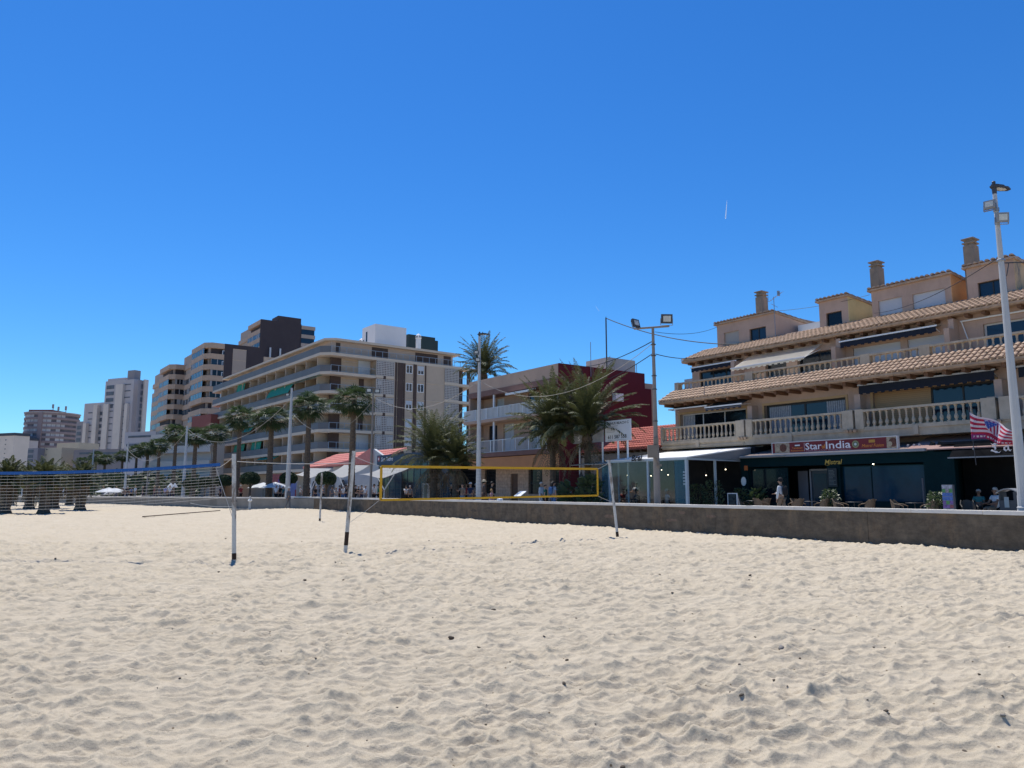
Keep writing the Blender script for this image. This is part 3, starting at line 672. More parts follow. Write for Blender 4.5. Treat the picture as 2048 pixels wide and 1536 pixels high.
def blackletter(mb, strokes, ox, oz, sc, y0):
    for st in strokes: mb.prism([(ox + p[0] * sc, y0, oz + p[1] * sc) for p in st], (0, .02, 0))
Lst = [[(.10, .98), (.30, .86), (.46, 1.0), (.70, .96), (.58, .84), (.60, .34), (.44, .20), (.44, .80), (.28, .74)],
       [(.14, .60), (.34, .66), (.44, .56), (.44, .46), (.30, .54)], [(.0, .12), (.16, .30), (.34, .18), (.62, .12), (.84, -.06), (1.05, .12), (.84, -.20), (.70, -.24), (.40, .0), (.18, .10)],
       [(.58, .84), (.72, .96), (.86, .92), (.74, .80)]]
ast = [[(.06, .74), (.22, .92), (.42, .80), (.60, .92), (.62, .16), (.74, .08), (.86, .16), (.70, -.06), (.54, .06), (.46, .18), (.46, .74), (.34, .66), (.20, .76)],
       [(.46, .54), (.46, .44), (.24, .38), (.22, .20), (.34, .10), (.46, .20), (.46, .10), (.26, -.06), (.06, .14), (.08, .40), (.24, .52)]]
ye = 9.72
m = MB(); lx, lz = P(1981, 907, ye); blackletter(m, Lst, lx, lz + .05, .36, ye); ax_, az_ = P(2006, 903, ye); blackletter(m, ast, ax_, az_ + .02, .36, ye); m.build('lettering', M('sign_white'), br)
m = MB(); a, b = P(1947, 897, 9.6); m.tube((a, 9.6, b - .02), (a, 9.6, b + .12), .012); m.lathe((a, 9.6, b - .06), [(.01, 0), (.04, .02), (.035, .06), (.01, .08)], 8); m.build('hanging_bulb', GREYF, br)
# ================================================================ glazed terrace of the cafe
ct = rthing('cafe_terrace', 'white framed glass cafe terrace with pergola roof and black Brel lettering', 'terrace', -20, 6, PZ)
XA, XB, ZT = -22.75, -17.02, 3.1
BLF = M('pale_blue_frame', (.42, .48, .50), .5, .06, 2)
for xx, wd in ((XA, .16), (-19.78, .12), (XB - .12, .13)):
    m = MB(); m.box(xx, xx + wd, 5.95, 6.08, PZ, ZT); m.build('post', BLF, ct)
m = MB(); m.box(XB - .1, XB, 8.1, 8.2, PZ, ZT); m.build('post', BLF, ct)
m = MB(); m.box(XA - .05, XB + .06, 5.92, 6.1, ZT, ZT + .13); m.box(XB - .06, XB + .06, 6.1, 10.3, ZT, ZT + .12); m.build('top_beam', BLF, ct)
m = MB(); m.prism([(XB + .04, 5.95, ZT + .1), (XB + .04, 10.3, ZT + .02), (XB + .04, 12.1, 3.95)], (.02, 0, 0)); m.build('side_canvas', M('grey_canvas', (.23, .23, .235), .8, .08, 1.5), ct)
m = MB(); m.prism([(XA - .1, 5.9, ZT + .14), (XA - .1, 12.1, 4.02), (XA - .1, 12.1, 3.96), (XA - .1, 5.9, ZT + .08)], (XB - XA + .18, 0, 0)); m.build('canvas_roof', M('white_canvas', (.70, .69, .66), .8, .06, 1), ct)
GL = bpy.data.materials.new('clear_glass'); GL.use_nodes = True; _n = GL.node_tree.nodes; _l = GL.node_tree.links
_g = _n.new('ShaderNodeBsdfGlossy'); _g.inputs['Roughness'].default_value = .03; _g.inputs[0].default_value = (.8, .9, .95, 1); _t = _n.new('ShaderNodeBsdfTransparent'); _t.inputs[0].default_value = (.80, .82, .82, 1); _x = _n.new('ShaderNodeMixShader'); _x.inputs[0].default_value = .03
_l.new(_t.outputs[0], _x.inputs[1]); _l.new(_g.outputs[0], _x.inputs[2]); _l.new(_x.outputs[0], _n['Material Output'].inputs[0])
TINT = bpy.data.materials.new('tinted_blue_glass'); TINT.use_nodes = True; _n = TINT.node_tree.nodes; _l = TINT.node_tree.links
_p = _n['Principled BSDF']; _p.inputs['Base Color'].default_value = (.05, .15, .20, 1); _p.inputs['Roughness'].default_value = .15; _t = _n.new('ShaderNodeBsdfTransparent'); _t.inputs[0].default_value = (.6, .8, .9, 1); _x = _n.new('ShaderNodeMixShader'); _x.inputs[0].default_value = .45
_l.new(_t.outputs[0], _x.inputs[1]); _l.new(_p.outputs[0], _x.inputs[2]); _l.new(_x.outputs[0], _n['Material Output'].inputs[0])
for a, b in ((XA + .16, -19.78), (-19.66, -17.9)):
    m = MB(); m.box(a, b, 6.0, 6.015, PZ + .02, ZT); m.build('glass_panel', GL, ct)
m = MB(); m.box(-17.88, XB - .12, 6.0, 6.03, PZ + .5, ZT); m.build('glass_panel', TINT, ct, label='tinted blue glass panel at the right corner')
m = MB()
for k, ch in enumerate((2.45, 2.3, 2.15, 2.0, 1.85)): m.box(-17.30, -17.18, 5.985, 5.995, ch, ch + .09)
m.build('menu_letters', M('pale_print', (.3, .36, .38), .7), ct)
m = MB(); m.box(XA - .6, XA, 6.0, 6.02, PZ, ZT - .1); m.build('glass_panel', TINT, ct, label='tinted glass panel at the left end')
m = MB(); m.box(-31, -22.4, 11.6, 11.8, PZ, 3.95); m.build('back_wall', M('cream_inner_wall', (.17, .145, .12), .9, .3, .6), ct)
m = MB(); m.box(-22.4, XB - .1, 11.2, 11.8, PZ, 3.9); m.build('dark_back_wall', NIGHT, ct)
m = MB(); text_mb(m, 'Brel', P(1263, 920, 5.80)[0], P(1286, 916, 5.80)[0], 3.12, 3.48, 5.78, shear=.3, bold=.035, depth=.02); m.build('lettering', M('black_letters', (.008, .008, .008), .5), ct)
for px, py, yl in ((1255, 948, 7.5), (1302, 949, 7.5), (1323, 937, 7.2), (1336, 947, 7.2), (1412, 948, 9.0), (1451, 936, 9)):
    a, b = P(px, py, yl); m = MB(); m.tube((a, yl, b + .1), (a, yl, 3.3), .008, n=5); m.lathe((a, yl, b - .05), [(.02, 0), (.05, .06), (.03, .14), (.02, .16)], 8); o = m.build('pendant_lamp', M('black_letters'), ct)
    m = MB(); m.lathe((a, yl, b - .1), [(.01, 0), (.03, .03), (.01, .06)], 8); m.build('bulb', LAMP, o)
m = MB(); m.prism([(-25.6, 5.6, 3.05), (-25.6, 8.5, 3.4), (-25.6, 8.5, 3.37), (-25.6, 5.6, 3.02)], (2.8, 0, 0)); m.build('side_awning', M('beige_awning_cloth', (.48, .40, .32), .8, .06, 2), ct)
# room between the terrace and the teal front
gp = rthing('covered_patio', 'dark covered patio with planting between the glass terrace and the teal front', 'patio', -16.9, 11.5, PZ)
m = MB(); m.box(-17.0, -16.7, 11.0, 12.2, PZ, 3.9); m.box(-24, -16.7, 12.2, 12.45, PZ, 4.0); m.build('back_wall', NIGHT, gp)
# ================================================================ low tiled house
lh = rthing('low_house', 'low white house with a red tiled roof between the palms and the glass terrace', 'house', -30, 13, PZ)
CREAM = M('cream_render', (.50, .46, .40), .9, .08, 1.2, .15, 25, stain=.2)
REDT = M('red_roof_tile', (.43, .13, .095), .85, .22, 2.5, .1, 30)
w = MB(); wallx(w, -36.3, -24.0, PZ, 4.3, 13, 13.3, [(-33.6, -32.6, PZ, 2.6), (-31.6, -30.2, 1.4, 2.8), (-28.8, -27.2, PZ, 2.9)]); w.box(-36.3, -24, 14, 20, PZ, 4.3)
w.prism([(-24.0, 13, 4.3), (-24, 20, 4.3), (-24, 16.2, 6.0)], (-.2, 0, 0)); w.build('wall', CREAM, lh)
m = MB(); m.box(-33.6, -32.6, 13.15, 13.2, PZ, 2.6); m.build('door', M('brown_door', (.10, .06, .04), .7), lh)
window(lh, -31.6, -30.2, 1.4, 2.8, 13.15, 2, ALUW, GLASSD, .06)
m = MB(); m.box(-28.8, -27.2, 13.2, 13.25, PZ, 2.9); m.build('roller_door', M('grey_roller', (.3, .3, .3), .7), lh)
m = MB(); tiles(m, -36.6, -23.7, 12.5, 4.35, 16.2, 6.05, .24, .42, .075); m.build('roof', REDT, lh)
x_ = -36.4; me_ = MB(); me_.box(0, .12, 12.55, 13, 4.1, 4.25); me_ = me_.mesh('rafter_tail', WOOD)
while x_ < -24: o = bpy.data.objects.new('rafter_tail', me_); COL.objects.link(o); o.parent = lh; o.location = (x_ + 30, -13, -PZ); x_ += .6
m = MB(); m.tube((-31.9, 12.97, 3.95), (-36.2, 12.97, 3.9), .03); m.path([(-36.2 + .4 * k, 12.4, 4.0 - .12 * sin(k / 3.)) for k in range(16)], .03, 5); m.build('cable', M('black_cable', (.01, .01, .01), .6), lh)
m = MB(); a, b = P(1160, 921, 12.98); disc(m, a, b, .16, 12.97); o = m.build('round_sign', M('blue_enamel', (.02, .06, .25), .4), lh); m = MB(); disc(m, a, b, .09, 12.962); m.build('centre', WHITE, o)
# ================================================================ billboards on posts
def board(pa, pb, pt, pbm, yb, label, lines, mat, posts):
    a = P(pa, pt, yb); b = P(pb, pt, yb); c = P(pa, pbm, yb); x0, x1, z1, z0 = a[0], b[0], a[1] - .02, c[1]
    t = rthing('billboard', label, 'billboard', (x0 + x1) / 2, yb, PZ)
    m = MB(); m.box(x0, x1, yb, yb + .06, z0, z1); m.build('panel', mat, t)
    for q in posts: xx = P(q, 900, yb)[0]; m = MB(); m.box(xx - .04, xx + .04, yb + .06, yb + .13, PZ, z0 + .5); m.build('post', WHITE, t)
    for txt, fx0, fx1, fz0, fz1, col in lines:
        m = MB(); text_mb(m, txt, x0 + (x1 - x0) * fx0, x0 + (x1 - x0) * fx1, z0 + (z1 - z0) * fz0, z0 + (z1 - z0) * fz1, yb - .006, bold=.02); m.build('lettering', col, t)
    return t, x0, x1, z0, z1
BK = M('black_letters')
t, x0, x1, z0, z1 = board(1210, 1261, 842, 884, 6.4, 'white billboard with the phone number 611 587 558 beside the floodlight mast', [('VENUS BEACH C', .08, .93, .80, .92, BK), ('611 587 558', .11, .84, .12, .30, BK)], M('billboard_white', (.60, .61, .62), .6, .04, 1), (1234, 1253))
m = MB()
for k, l in enumerate((.5, .3, .42, .25, .35)): m.box(x0 + .12, x0 + .12 + 1.9 * l, 6.39, 6.398, z0 + (z1 - z0) * (.72 - .07 * k), z0 + (z1 - z0) * (.735 - .07 * k))
m.box(x0 + .2, x0 + 1.7, 6.39, 6.398, z0 + .06, z0 + .075); m.build('small_print', M('grey_print', (.2, .2, .22), .7), t)
board(1146, 1206, 847, 888, 6.6, 'grey and white billboard half hidden behind the palm crown', [('S', .16, .24, .12, .34, M('sign_white'))], M('billboard_grey', (.30, .31, .33), .6, .5, .8), (1157, 1203))
# ================================================================ beige house with balconies and a maroon flank
kb = rthing('balcony_house', 'beige and terracotta house with white balcony rails and a maroon side wall', 'house', -39, 11, PZ)
BEIGE = M('rose_beige_render', (.50, .34, .25), .9, .07, 1, .1, 20)
TERR = M('terracotta_render', (.52, .25, .12), .9, .08, 1, .1, 20)
MAROON = M('maroon_render', (.130, .014, .020), .85, .1, .8, .1, 20)
k0, k1 = -45.6, -33.4; yk = 11.0; ybk = 12.4
w = MB(); wallx(w, k0, k1, 9.35, 10.75, yk, yk + .3); w.box(k0, k1, yk + .3, 21, 9.9, 10.0)
HK = [(-44.6, -43.3, 4.75, 7.0), (-42.4, -40.9, 4.75, 7.0), (-38.8, -37.0, 4.75, 7.0), (-36.0, -34.6, 4.75, 7.0), (-43.5, -42.3, 7.4, 9.2), (-39.0, -37.5, 7.4, 9.2), (-36.4, -34.9, 7.4, 9.2)]
wallx(w, k0, k1, 4.4, 9.35, ybk, ybk + .3, HK); w.box(k0, k1, ybk + .8, 20.8, PZ, 9.9)
w.box(k0, k0 + .2, yk, ybk, 4.4, 9.35); w.build('wall', BEIGE, kb)
w = MB(); w.box(k0, k1, yk - .05, yk + .02, 9.30, 9.75); w.box(k0, k1, yk, ybk, 9.3, 9.45); w.build('brown_band', M('brown_band', (.22, .12, .095), .85), kb)
w = MB(); wallx(w, k0, k1, PZ, 4.4, ybk - .2, ybk + .3, [(-44.9, -43.2, 1.3, 3.3), (-41.1, -40.1, PZ, 2.9), (-38.7, -36.9, 1.3, 3.3), (-35.9, -34.3, 1.3, 3.3)]); w.build('ground_wall', M('tiled_cladding', (.46, .34, .25), .85, .25, 4, .2, 10), kb)
m = MB(); m.box(k0 - .1, k1, yk - .1, ybk + .1, 4.25, 4.6); m.build('balcony_slab', M('brown_band'), kb, label='lower balcony slab')
m = MB(); m.box(k0, k1, yk, ybk, 3.3, 4.2); m.build('awning_drop', TERR, kb)
m = MB(); m.box(k0 - .6, -34.2, yk - .15, ybk + .1, 7.1, 7.35); m.build('balcony_slab', BEIGE, kb, label='upper balcony slab')
def rail(par, x0, x1, z0, z1, y, step=.14, mat=WHITE, r=.012, posts=1.6):
    m = MB(); m.box(x0, x1, y - .02, y + .02, z1 - .04, z1); m.box(x0, x1, y - .015, y + .015, z0, z0 + .03)
    n = int((x1 - x0) / step)
    for i in range(n): xx = x0 + (x1 - x0) * i / n; m.box(xx - r, xx + r, y - .01, y + .01, z0 + .03, z1 - .04)
    n = max(1, int((x1 - x0) / posts))
    for i in range(n + 1): xx = x0 + (x1 - x0) * i / n; m.box(xx - .03, xx + .03, y - .03, y + .03, z0 - .06, z1 + .02)
    return m.build('railing', mat, par)
rail(kb, k0, k1 - .1, 4.62, 5.6, yk - .05); rail(kb, k0 - .5, -34.3, 7.36, 8.25, yk - .1, .18, r=.03)
m = MB(); m.box(k0 - .5, -34.3, yk - .04, yk - .02, 7.36, 8.2); m.build('balcony_screen', M('cream_screen', (.55, .5, .44), .8, .04, 1), kb)
m = MB(); m.box(-41.9, -41.75, yk, yk + .12, 4.6, 9.3); m.build('column', WHITE, kb)
m = MB(); m.box(-39.3, -36.2, yk - .6, yk - .4, 8.95, 9.1); m.prism([(-39.3, yk + .1, 9.25), (-39.3, yk - .5, 9.1), (-39.3, yk - .5, 9.06), (-39.3, yk + .1, 9.2)], (3.1, 0, 0)); m.build('awning', WHITE, kb)
for i, h in enumerate(HK): window(kb, h[0], h[1], h[2], h[3], ybk + .12, 2, ALUW if i % 3 else ALU, SHUT if i in (1, 4, 6) else GLASS, .06)
for h in ((-44.9, -43.2, 1.3, 3.3), (-38.7, -36.9, 1.3, 3.3), (-35.9, -34.3, 1.3, 3.3)):
    o = window(kb, h[0], h[1], h[2], h[3], ybk, 1, ALU, GLASSD, .05); g = MB(); n = 12
    for i in range(n): xx = h[0] + (h[1] - h[0]) * (i + .5) / n; g.box(xx - .012, xx + .012, ybk - .16, ybk - .14, h[2], h[3])
    g.box(h[0], h[1], ybk - .165, ybk - .135, 2.1, 2.14); g.build('bars', ALU, o)
m = MB(); m.box(-41.1, -40.1, ybk - .05, ybk, PZ, 2.9); m.build('door', M('brown_door'), kb)
m = MB(); m.prism([(k1, yk, PZ), (k1, 20.4, PZ), (k1, 20.4, 9.55), (k1, 19.7, 9.55), (k1, 19.7, 10.75), (k1, yk, 10.75)], (.12, 0, 0)); m.build('side_wall', MAROON, kb)
m = MB(); m.tube((k1 + .18, 14.2, 4.5), (k1 + .18, 14.2, 10.7), .05); m.build('drain_pipe', M('brown_band'), kb)
m = MB(); m.box(k1 + .12, k1 + .5, 16.2, 17.0, 8.3, 8.9); m.build('air_conditioner', WHITE, kb)
m = MB(); m.box(-37.2, -34.6, 17, 20, 10, 12.0); m.build('roof_cabin', CREAM, kb)
for px, pt, yy in ((1181, 684, 14), (1273, 728, 19.5)):
    a, b = P(px, pt, yy); m = MB(); m.tube((a, yy, 10), (a, yy, b), .025, n=6); m.build('aerial', M('galvanised_steel'), kb)
mp_ = thing('rooftop_mast', 'thin dark steel mast holding cables above the palm crowns', 'mast', R.w(P(1213, 700, 14)[0], 14, 10), R.rot)
m = MB(); zt_ = P(1213, 636, 14)[1] - 10; m.tube((0, 0, 0), (0, 0, zt_), .05); m.tube((0, 0, zt_ - .5), (0, 0, zt_ + .1), .025); m.build('mast_tube', M('dark_steel', (.06, .06, .065), .5), mp_)
# white flats glimpsed behind the maroon wall
wf = rthing('white_flats', 'pale flats seen in the gap right of the maroon side wall', 'building', -27, 24, PZ)
m = MB(); m.box(-33, -25, 24, 32, PZ, 10.6); m.build('wall', M('white_render', (.50, .50, .49), .9, .06, 1), wf)
for z_ in (2.5, 5.3, 8.1): window(wf, -28.2, -26.3, z_, z_ + 1.4, 23.9, 2, ALUW, GLASSD, .07)
# ================================================================ blue fish restaurant
bl = rthing('blue_restaurant', 'dark blue glass fronted restaurant with a white San Pedro sign behind the date palms', 'restaurant', -54, 10, PZ)
NAVYP = M('navy_fascia', (.018, .042, .085), .5, .1, 1)
m = MB(); m.box(-61.4, -46.2, 10.0, 10.3, 4.1, 5.05); m.build('fascia', NAVYP, bl)
m = MB(); m.box(-61.2, -46.2, 12.5, 12.8, PZ, 4.6); m.box(-61.2, -46.2, 10.3, 12.8, 4.5, 4.7); m.box(-61.4, -61.1, 10.3, 12.5, PZ, 4.1); m.build('body', M('deep_blue_inside', (.012, .02, .035), .7, .3, 1), bl)
n = 6
for i in range(n): a = -61.2 + 15 * i / n; window(bl, a, a + 15 / n, PZ, 4.1, 10.1, 2, M('navy_frame', (.02, .04, .06), .5), GLASSB if i % 2 else GLASSD, .06)
m = MB(); text_mb(m, 'San Pedro', P(762, 920, 9.97)[0], P(786, 918, 9.97)[0], 4.42, 4.84, 9.97, shear=.25, bold=.02); m.build('lettering', M('sign_white'), bl)
m = MB(); a, b = P(757.5, 918, 9.97); disc(m, a, b, .27, 9.975); o = m.build('emblem', M('emblem_red', (.4, .06, .06), .5, .5, 12), bl)
m = MB(); disc(m, a - .03, b, .13, 9.968); m.build('emblem_centre', M('sign_white'), o)
# ================================================================ gabled white house
wh = rthing('gabled_house', 'white gabled house with a faded red roof and arched porch beside the blue restaurant', 'house', -66, 11, PZ)
WR = M('white_render', (.50, .50, .49))
gx, gz = P(745, 898, 11); m = MB()
m.prism([(gx - 4.6, 11.0, PZ), (-61.6, 11.0, PZ), (-61.6, 11.0, 4.9), (gx + .3, 11.0, gz), (gx - 4.6, 11.0, 4.7)], (0, .3, 0)); m.box(-76, -61.7, 11.3, 19, PZ, 4.3)
m.box(-84, -70, 11.6, 18, PZ, 3.9); m.build('wall', WR, wh)
m = MB(); a = P(612, 935, 11); tiles(m, a[0], gx + .2, 10.6, 4.35, 15, 6.1, .5, .8, .1); m.prism([(a[0], 10.6, 4.25), (gx + .3, 10.6, 4.25), (gx + .3, 10.6, gz + .05), (gx - 4, 10.6, 4.9)], (0, .2, 0)); m.build('roof', M('faded_red_roof', (.62, .22, .18), .8, .1, 2), wh)
for px, wpx in ((625, 6), (655, 9), (682, 8)):
    a = P(px, 960, 10.95)[0]; b = P(px + wpx, 960, 10.95)[0]; r = (b - a) / 2; m = MB()
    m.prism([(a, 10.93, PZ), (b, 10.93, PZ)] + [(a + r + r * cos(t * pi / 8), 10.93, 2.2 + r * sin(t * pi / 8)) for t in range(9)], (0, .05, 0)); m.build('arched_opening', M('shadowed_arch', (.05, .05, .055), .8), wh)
# tensile canopies
def canopy(label, px, py, yl, wpx, hgt, mir=1):
    cx, cz = P(px, py, yl); x1 = P(px + wpx, py, yl)[0]; wd = x1 - cx
    t = rthing('tensile_canopy', label, 'canopy', cx, yl, PZ); m = MB(); N_ = 12
    b = len(m.v)
    for i in range(N_ + 1):
        for j in range(7):
            u = i / N_; v = j / 6; sag = 4 * u * (1 - u)
            m.v.append((cx + wd * u, yl - 1.3 + 2.6 * v, cz + mir * hgt * (.5 - u) * .5 - hgt * .55 * sag * (1 - abs(v - .5)) + .25 * abs(v - .5) * sag))
    for i in range(N_):
        for j in range(6): m.face((b + i * 7 + j, b + (i + 1) * 7 + j, b + (i + 1) * 7 + j + 1, b + i * 7 + j + 1))
    m.build('membrane', M('white_membrane', (.60, .62, .63), .6, .05, 1, trans=.25), t, smooth=True)
    m = MB(); mx = cx + wd * .5; m.path([(mx, yl, PZ), (mx + .1, yl, 1.6), (mx - .3 * wd, yl, cz - hgt * .3)], [.07, .06, .04], 8); m.path([(mx + .1, yl, 1.6), (mx + .35 * wd, yl, cz - hgt * .35)], [.05, .04], 8); m.build('mast', WHITE, t)
canopy('white tensile canopy at the left end, in front of the porch arches', 608, 944, 7.5, 32, 1.2, -1)
canopy('white tensile canopy between the leaning post and the round hedge', 668, 940, 7.5, 45, 1.4, -1)
canopy('white tensile canopy by the brown lamp pole, in front of the blue restaurant', 742, 942, 7.0, 55, 1.2, -1)
# ================================================================ big corner apartment building
c0 = G(638, 990, 109); AP = Fr((c0[0], c0[1]), -120)
ab = fthing(AP, 'corner_apartment_building', 'large beige corner apartment building with long blue grey glass balconies and brick lattice panels', 'apartment building', -20, 12, PZ)
ABW = M('beige_block_render', (.50, .39, .29), .9, .06, .5); ABS = M('pale_slab_edge', (.60, .50, .39), .85, .05, .4); BRN = M('brown_panel', (.085, .055, .045), .8, .15, .8)
RAILG = M('blue_grey_rail_panel', (.15, .155, .16), .6, .1, .4, spec=.2); GREEN = M('green_awning', (.02, .24, .15), .8, .1, 1)
LX, RY = -57.0, 24.6
fl = [4.75 + 2.86 * k for k in range(6)]; TOPZ = 21.9; by = 1.9                  # balcony depth
m = MB(); m.box(LX, -1.9, by + .3, RY, PZ, TOPZ); m.box(-1.9, -.05, 8.7, RY - 3.6, PZ, TOPZ); m.build('body', ABW, ab)
for k, z in enumerate(fl + [TOPZ]):
    m = MB(); y_ = 0 if k < 6 else -.1
    m.prism([(LX, y_, z - .42), (-1.3, y_, z - .42), (0, y_ + 1.2, z - .42), (0, 8.5 if k < 6 else RY + 3.0, z - .42), (-2.2, 8.5 if k < 6 else RY + 3.0, z - .42), (-2.2, by + .2, z - .42), (LX, by + .2, z - .42)], (0, 0, .42)); m.build('balcony_slab', ABS, ab)
    if k < 6: m = MB(); m.box(-2.2, .0, RY - 3.6, RY + 3.0, z - .42, z); m.box(-8, -2.2, RY, RY + 3.0, z - .42, z); m.build('balcony_slab', ABS, ab)
    m = MB(); h = 1.0
    m.box(LX, -1.3, y_ + .02, y_ + .06, z + .02, z + h); m.prism([(-1.3, y_ + .02, z + .02), (-.04, y_ + 1.2, z + .02), (-.08, y_ + 1.22, z + .02), (-1.3, y_ + .06, z + .02)], (0, 0, h - .04)); m.build('rail_panel', RAILG, ab)
    e = 8.4 if k < 6 else RY + 2.9; m = MB()
    m.box(-.06, -.03, 1.2, e, z + h - .06, z + h); m.box(-.06, -.03, 1.2, e, z + .1, z + .14)
    yy = 1.2
    while yy < e: m.box(-.065, -.025, yy - .03, yy + .03, z, z + h); yy += 1.2
    m.build('corner_railing', M('pale_blue_steel', (.28, .34, .40), .5), ab)
    if k < 6:
        m = MB(); m.box(-.06, -.03, RY - 3.4, RY + 2.9, z + h - .06, z + h); yy = RY - 3.4
        while yy < RY + 2.9: m.box(-.06, -.03, yy - .02, yy + .02, z, z + h); yy += .4
        m.build('end_railing', M('pale_blue_steel'), ab)
# beach side openings: dividing walls, brown panels, windows
random.seed(21)
for k, z in enumerate(fl):
    m = MB(); x = -3.0; q = 0
    while x > LX + 2:
        d = MB(); d.box(x - .1, x + .1, .25, by + .3, z, z + 2.44); q += 1; d.build('dividing_wall', ABW, ab)
        wd = random.choice((1.5, 2.0, 2.3)); off = random.uniform(.5, 1.4); m.box(x - off - wd, x - off, by + .26, by + .3 - .002, z + .02, z + 2.1)
        x -= 4.45
    o = m.build('windows', GLASSD, ab)
    m = MB(); x = -3.0
    while x > LX + 2:
        if random.random() < .8: m.box(x - 4.2, x - 3.5, by + .2, by + .3, z + .02, z + 2.3)
        x -= 4.45
    m.build('brown_panels', BRN, ab)
    m = MB(); x = -3.0
    while x > LX + 2:
        if random.random() < .55: a = x - random.uniform(.3, 2.0); m.box(a - .9, a, by + .12, by + .2, z + .02, z + 2.2)
        x -= 4.45
    m.build('blinds', M('pale_blinds', (.5, .5, .48), .7, .1, .7), ab)
AW = [(4, -23.5, -13.0, 1.5), (3, -9.0, -4.0, .5), (4, -12.5, -1.5, .35), (5, -42, -37.5, 1.7), (1, -32, -27, 2.0), (1, -42, -36, 1.8), (0, -27, -18, .45), (2, -36, -31, .9)]
for k, a, b, dr in AW:
    z = fl[k] + 2.40; m = MB(); m.prism([(a, .45, z), (a, -.35 if dr < 1.6 else .2, z - dr), (a, -.38 if dr < 1.6 else .15, z - dr - .04), (a, .45, z - .05)], (b - a, 0, 0)); m.build('awning', GREEN, ab)
# street side: corner balcony interior, lattice panels, window columns, brown stripes
side = ab
m = MB()
for z in fl: m.box(-2.1, -1.85, 1.9, 3.6, z, z + 2.44)
m.build('brown_corner_wall', BRN, ab)
for k, z in enumerate(fl):
    window(ab, 4.0, 6.2, z + .05, z + 2.1, -1.9, 2, ALUW, GLASS, .1, axis='y')
    m = MB(); m.box(-1.88, -1.8, 6.4, 8.4, z + .02, z + 2.4) if k % 2 else m.box(-1.88, -1.8, 6.6, 7.4, z + .02, z + 2.4); m.build('balcony_panel', SHUT if k % 2 else BRN, ab)
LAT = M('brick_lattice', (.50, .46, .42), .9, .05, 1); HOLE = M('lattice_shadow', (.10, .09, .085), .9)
for ya, yb in ((8.6, 11.6), (21.0, 23.0 + .6)):
    for k, z in enumerate([PZ + 1.2] + fl):
        h = 2.2; m = MB(); nn, mm = int((yb - ya) / .27), 8; sy, sz = (yb - ya) / nn, h / mm
        for i in range(nn + 1): yy = ya + sy * i; m.box(.0, .10, yy - .055, yy + .055, z + .12, z + .12 + h)
        for j in range(mm + 1): zz = z + .12 + sz * j; m.box(.003, .097, ya, yb, zz - .055, zz + .055)
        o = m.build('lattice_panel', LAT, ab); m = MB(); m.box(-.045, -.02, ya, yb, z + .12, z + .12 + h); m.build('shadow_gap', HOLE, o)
for ya, yb in ((8.45, 11.7), (20.9, 23.7)):
    for z in fl: m = MB(); m.box(-.05, .06, ya, yb, z - .30, z + .05); m.build('cream_band', ABS, ab)
for ya, yb in ((11.95, 12.35), (14.15, 14.5), (14.65, 15.95), (16.15, 16.4), (18.0, 18.5), (20.3, 20.5)):
    pass
STR = [(12.9, 13.5), (15.6, 15.95), (16.1, 17.35), (17.5, 17.7), (19.2, 19.75)]
yz = lambda px: AP.plx(px, 760, 0)[0]
STR = [(yz(766.5), yz(771.5)), (yz(790.5), yz(793.5)), (yz(795.5), yz(806.5)), (yz(807.5), yz(810)), (yz(827), yz(833)), (yz(850), yz(852))]
for a, b in STR:
    m = MB(); m.box(-.04, .07, a, b, PZ, TOPZ - .45); m.build('brown_strip', BRN, ab)
for a, b in ((yz(754), yz(765.5)), (yz(772.5), yz(789.5)), (yz(811), yz(826)), (yz(834), yz(849))):
    for k, z in enumerate([PZ + .4] + fl):
        sh = random.random()
        if k == 4 or k == 1: sh = .9
        o = window(ab, a + .1, b - .1, z + .85, z + 2.2, -.02, 2, WHITE, GLASS, .1, axis='y')
        f_ = {0: 0, 1: 0, 2: 1, 3: 1, 4: .45, 5: .5, 6: .55}[k] if sh > .35 else .0
        if f_: m = MB(); m.box(-.01, .03, a + .15, b - .15, z + 2.15 - 1.25 * f_, z + 2.15); m.build('blind', SHUT, o)
for z in fl: m = MB(); m.box(-.05, .03, 11.75, 20.9, z - .42, z - .36); m.build('floor_line', ABS, ab)
for k, z in enumerate(fl):
    m = MB(); m.box(-1.2, -1.1, RY - .6, RY + .6, z, z + 2.44); m.build('brown_corner_wall', BRN, ab)
    window(ab, RY - 3.2, RY - .8, z + .05, z + 2.1, -2.1, 2, ALUW, GLASS if k != 1 else SHUT, .1, axis='y')
    m = MB(); m.box(-2.0, -1.8, RY + 2.0, RY + 2.6, z, z + 2.44); m.build('column', BRN, ab)
m = MB(); m.box(-9, -2.2, RY - .02, RY + .02, 4.7, TOPZ); m.build('end_wall', ABW, ab)
# penthouse set back on the roof
PT = 24.35
m = MB(); m.box(LX + 4, -1.8, 1.8, RY - 1, TOPZ, PT - .35); m.build('penthouse', M('pink_beige_render', (.50, .38, .30), .9, .05, .5), ab)
m = MB(); m.prism([(LX + 3, .9, PT - .35), (-2.2, .9, PT - .35), (-1.0, 2.2, PT - .35), (-1.0, RY, PT - .35), (LX + 3, RY, PT - .35)], (0, 0, .35)); m.build('penthouse_roof', ABS, ab)
for a, b in ((2.6, 3.3), (8.6, 11.4), (16.4, 20.6), (21.8, 23.2)):
    m = MB(); m.box(-1.79, -1.74, a, b, TOPZ + .1, TOPZ + 1.9); m.build('penthouse_shutter', BRN, ab)
for a, b in ((-11, -6), (-19, -14.5), (-30, -24), (-40, -36)):
    m = MB(); m.box(a, b, 1.75, 1.79, TOPZ + .1, TOPZ + 1.9); m.build('penthouse_opening', GLASSD, ab)
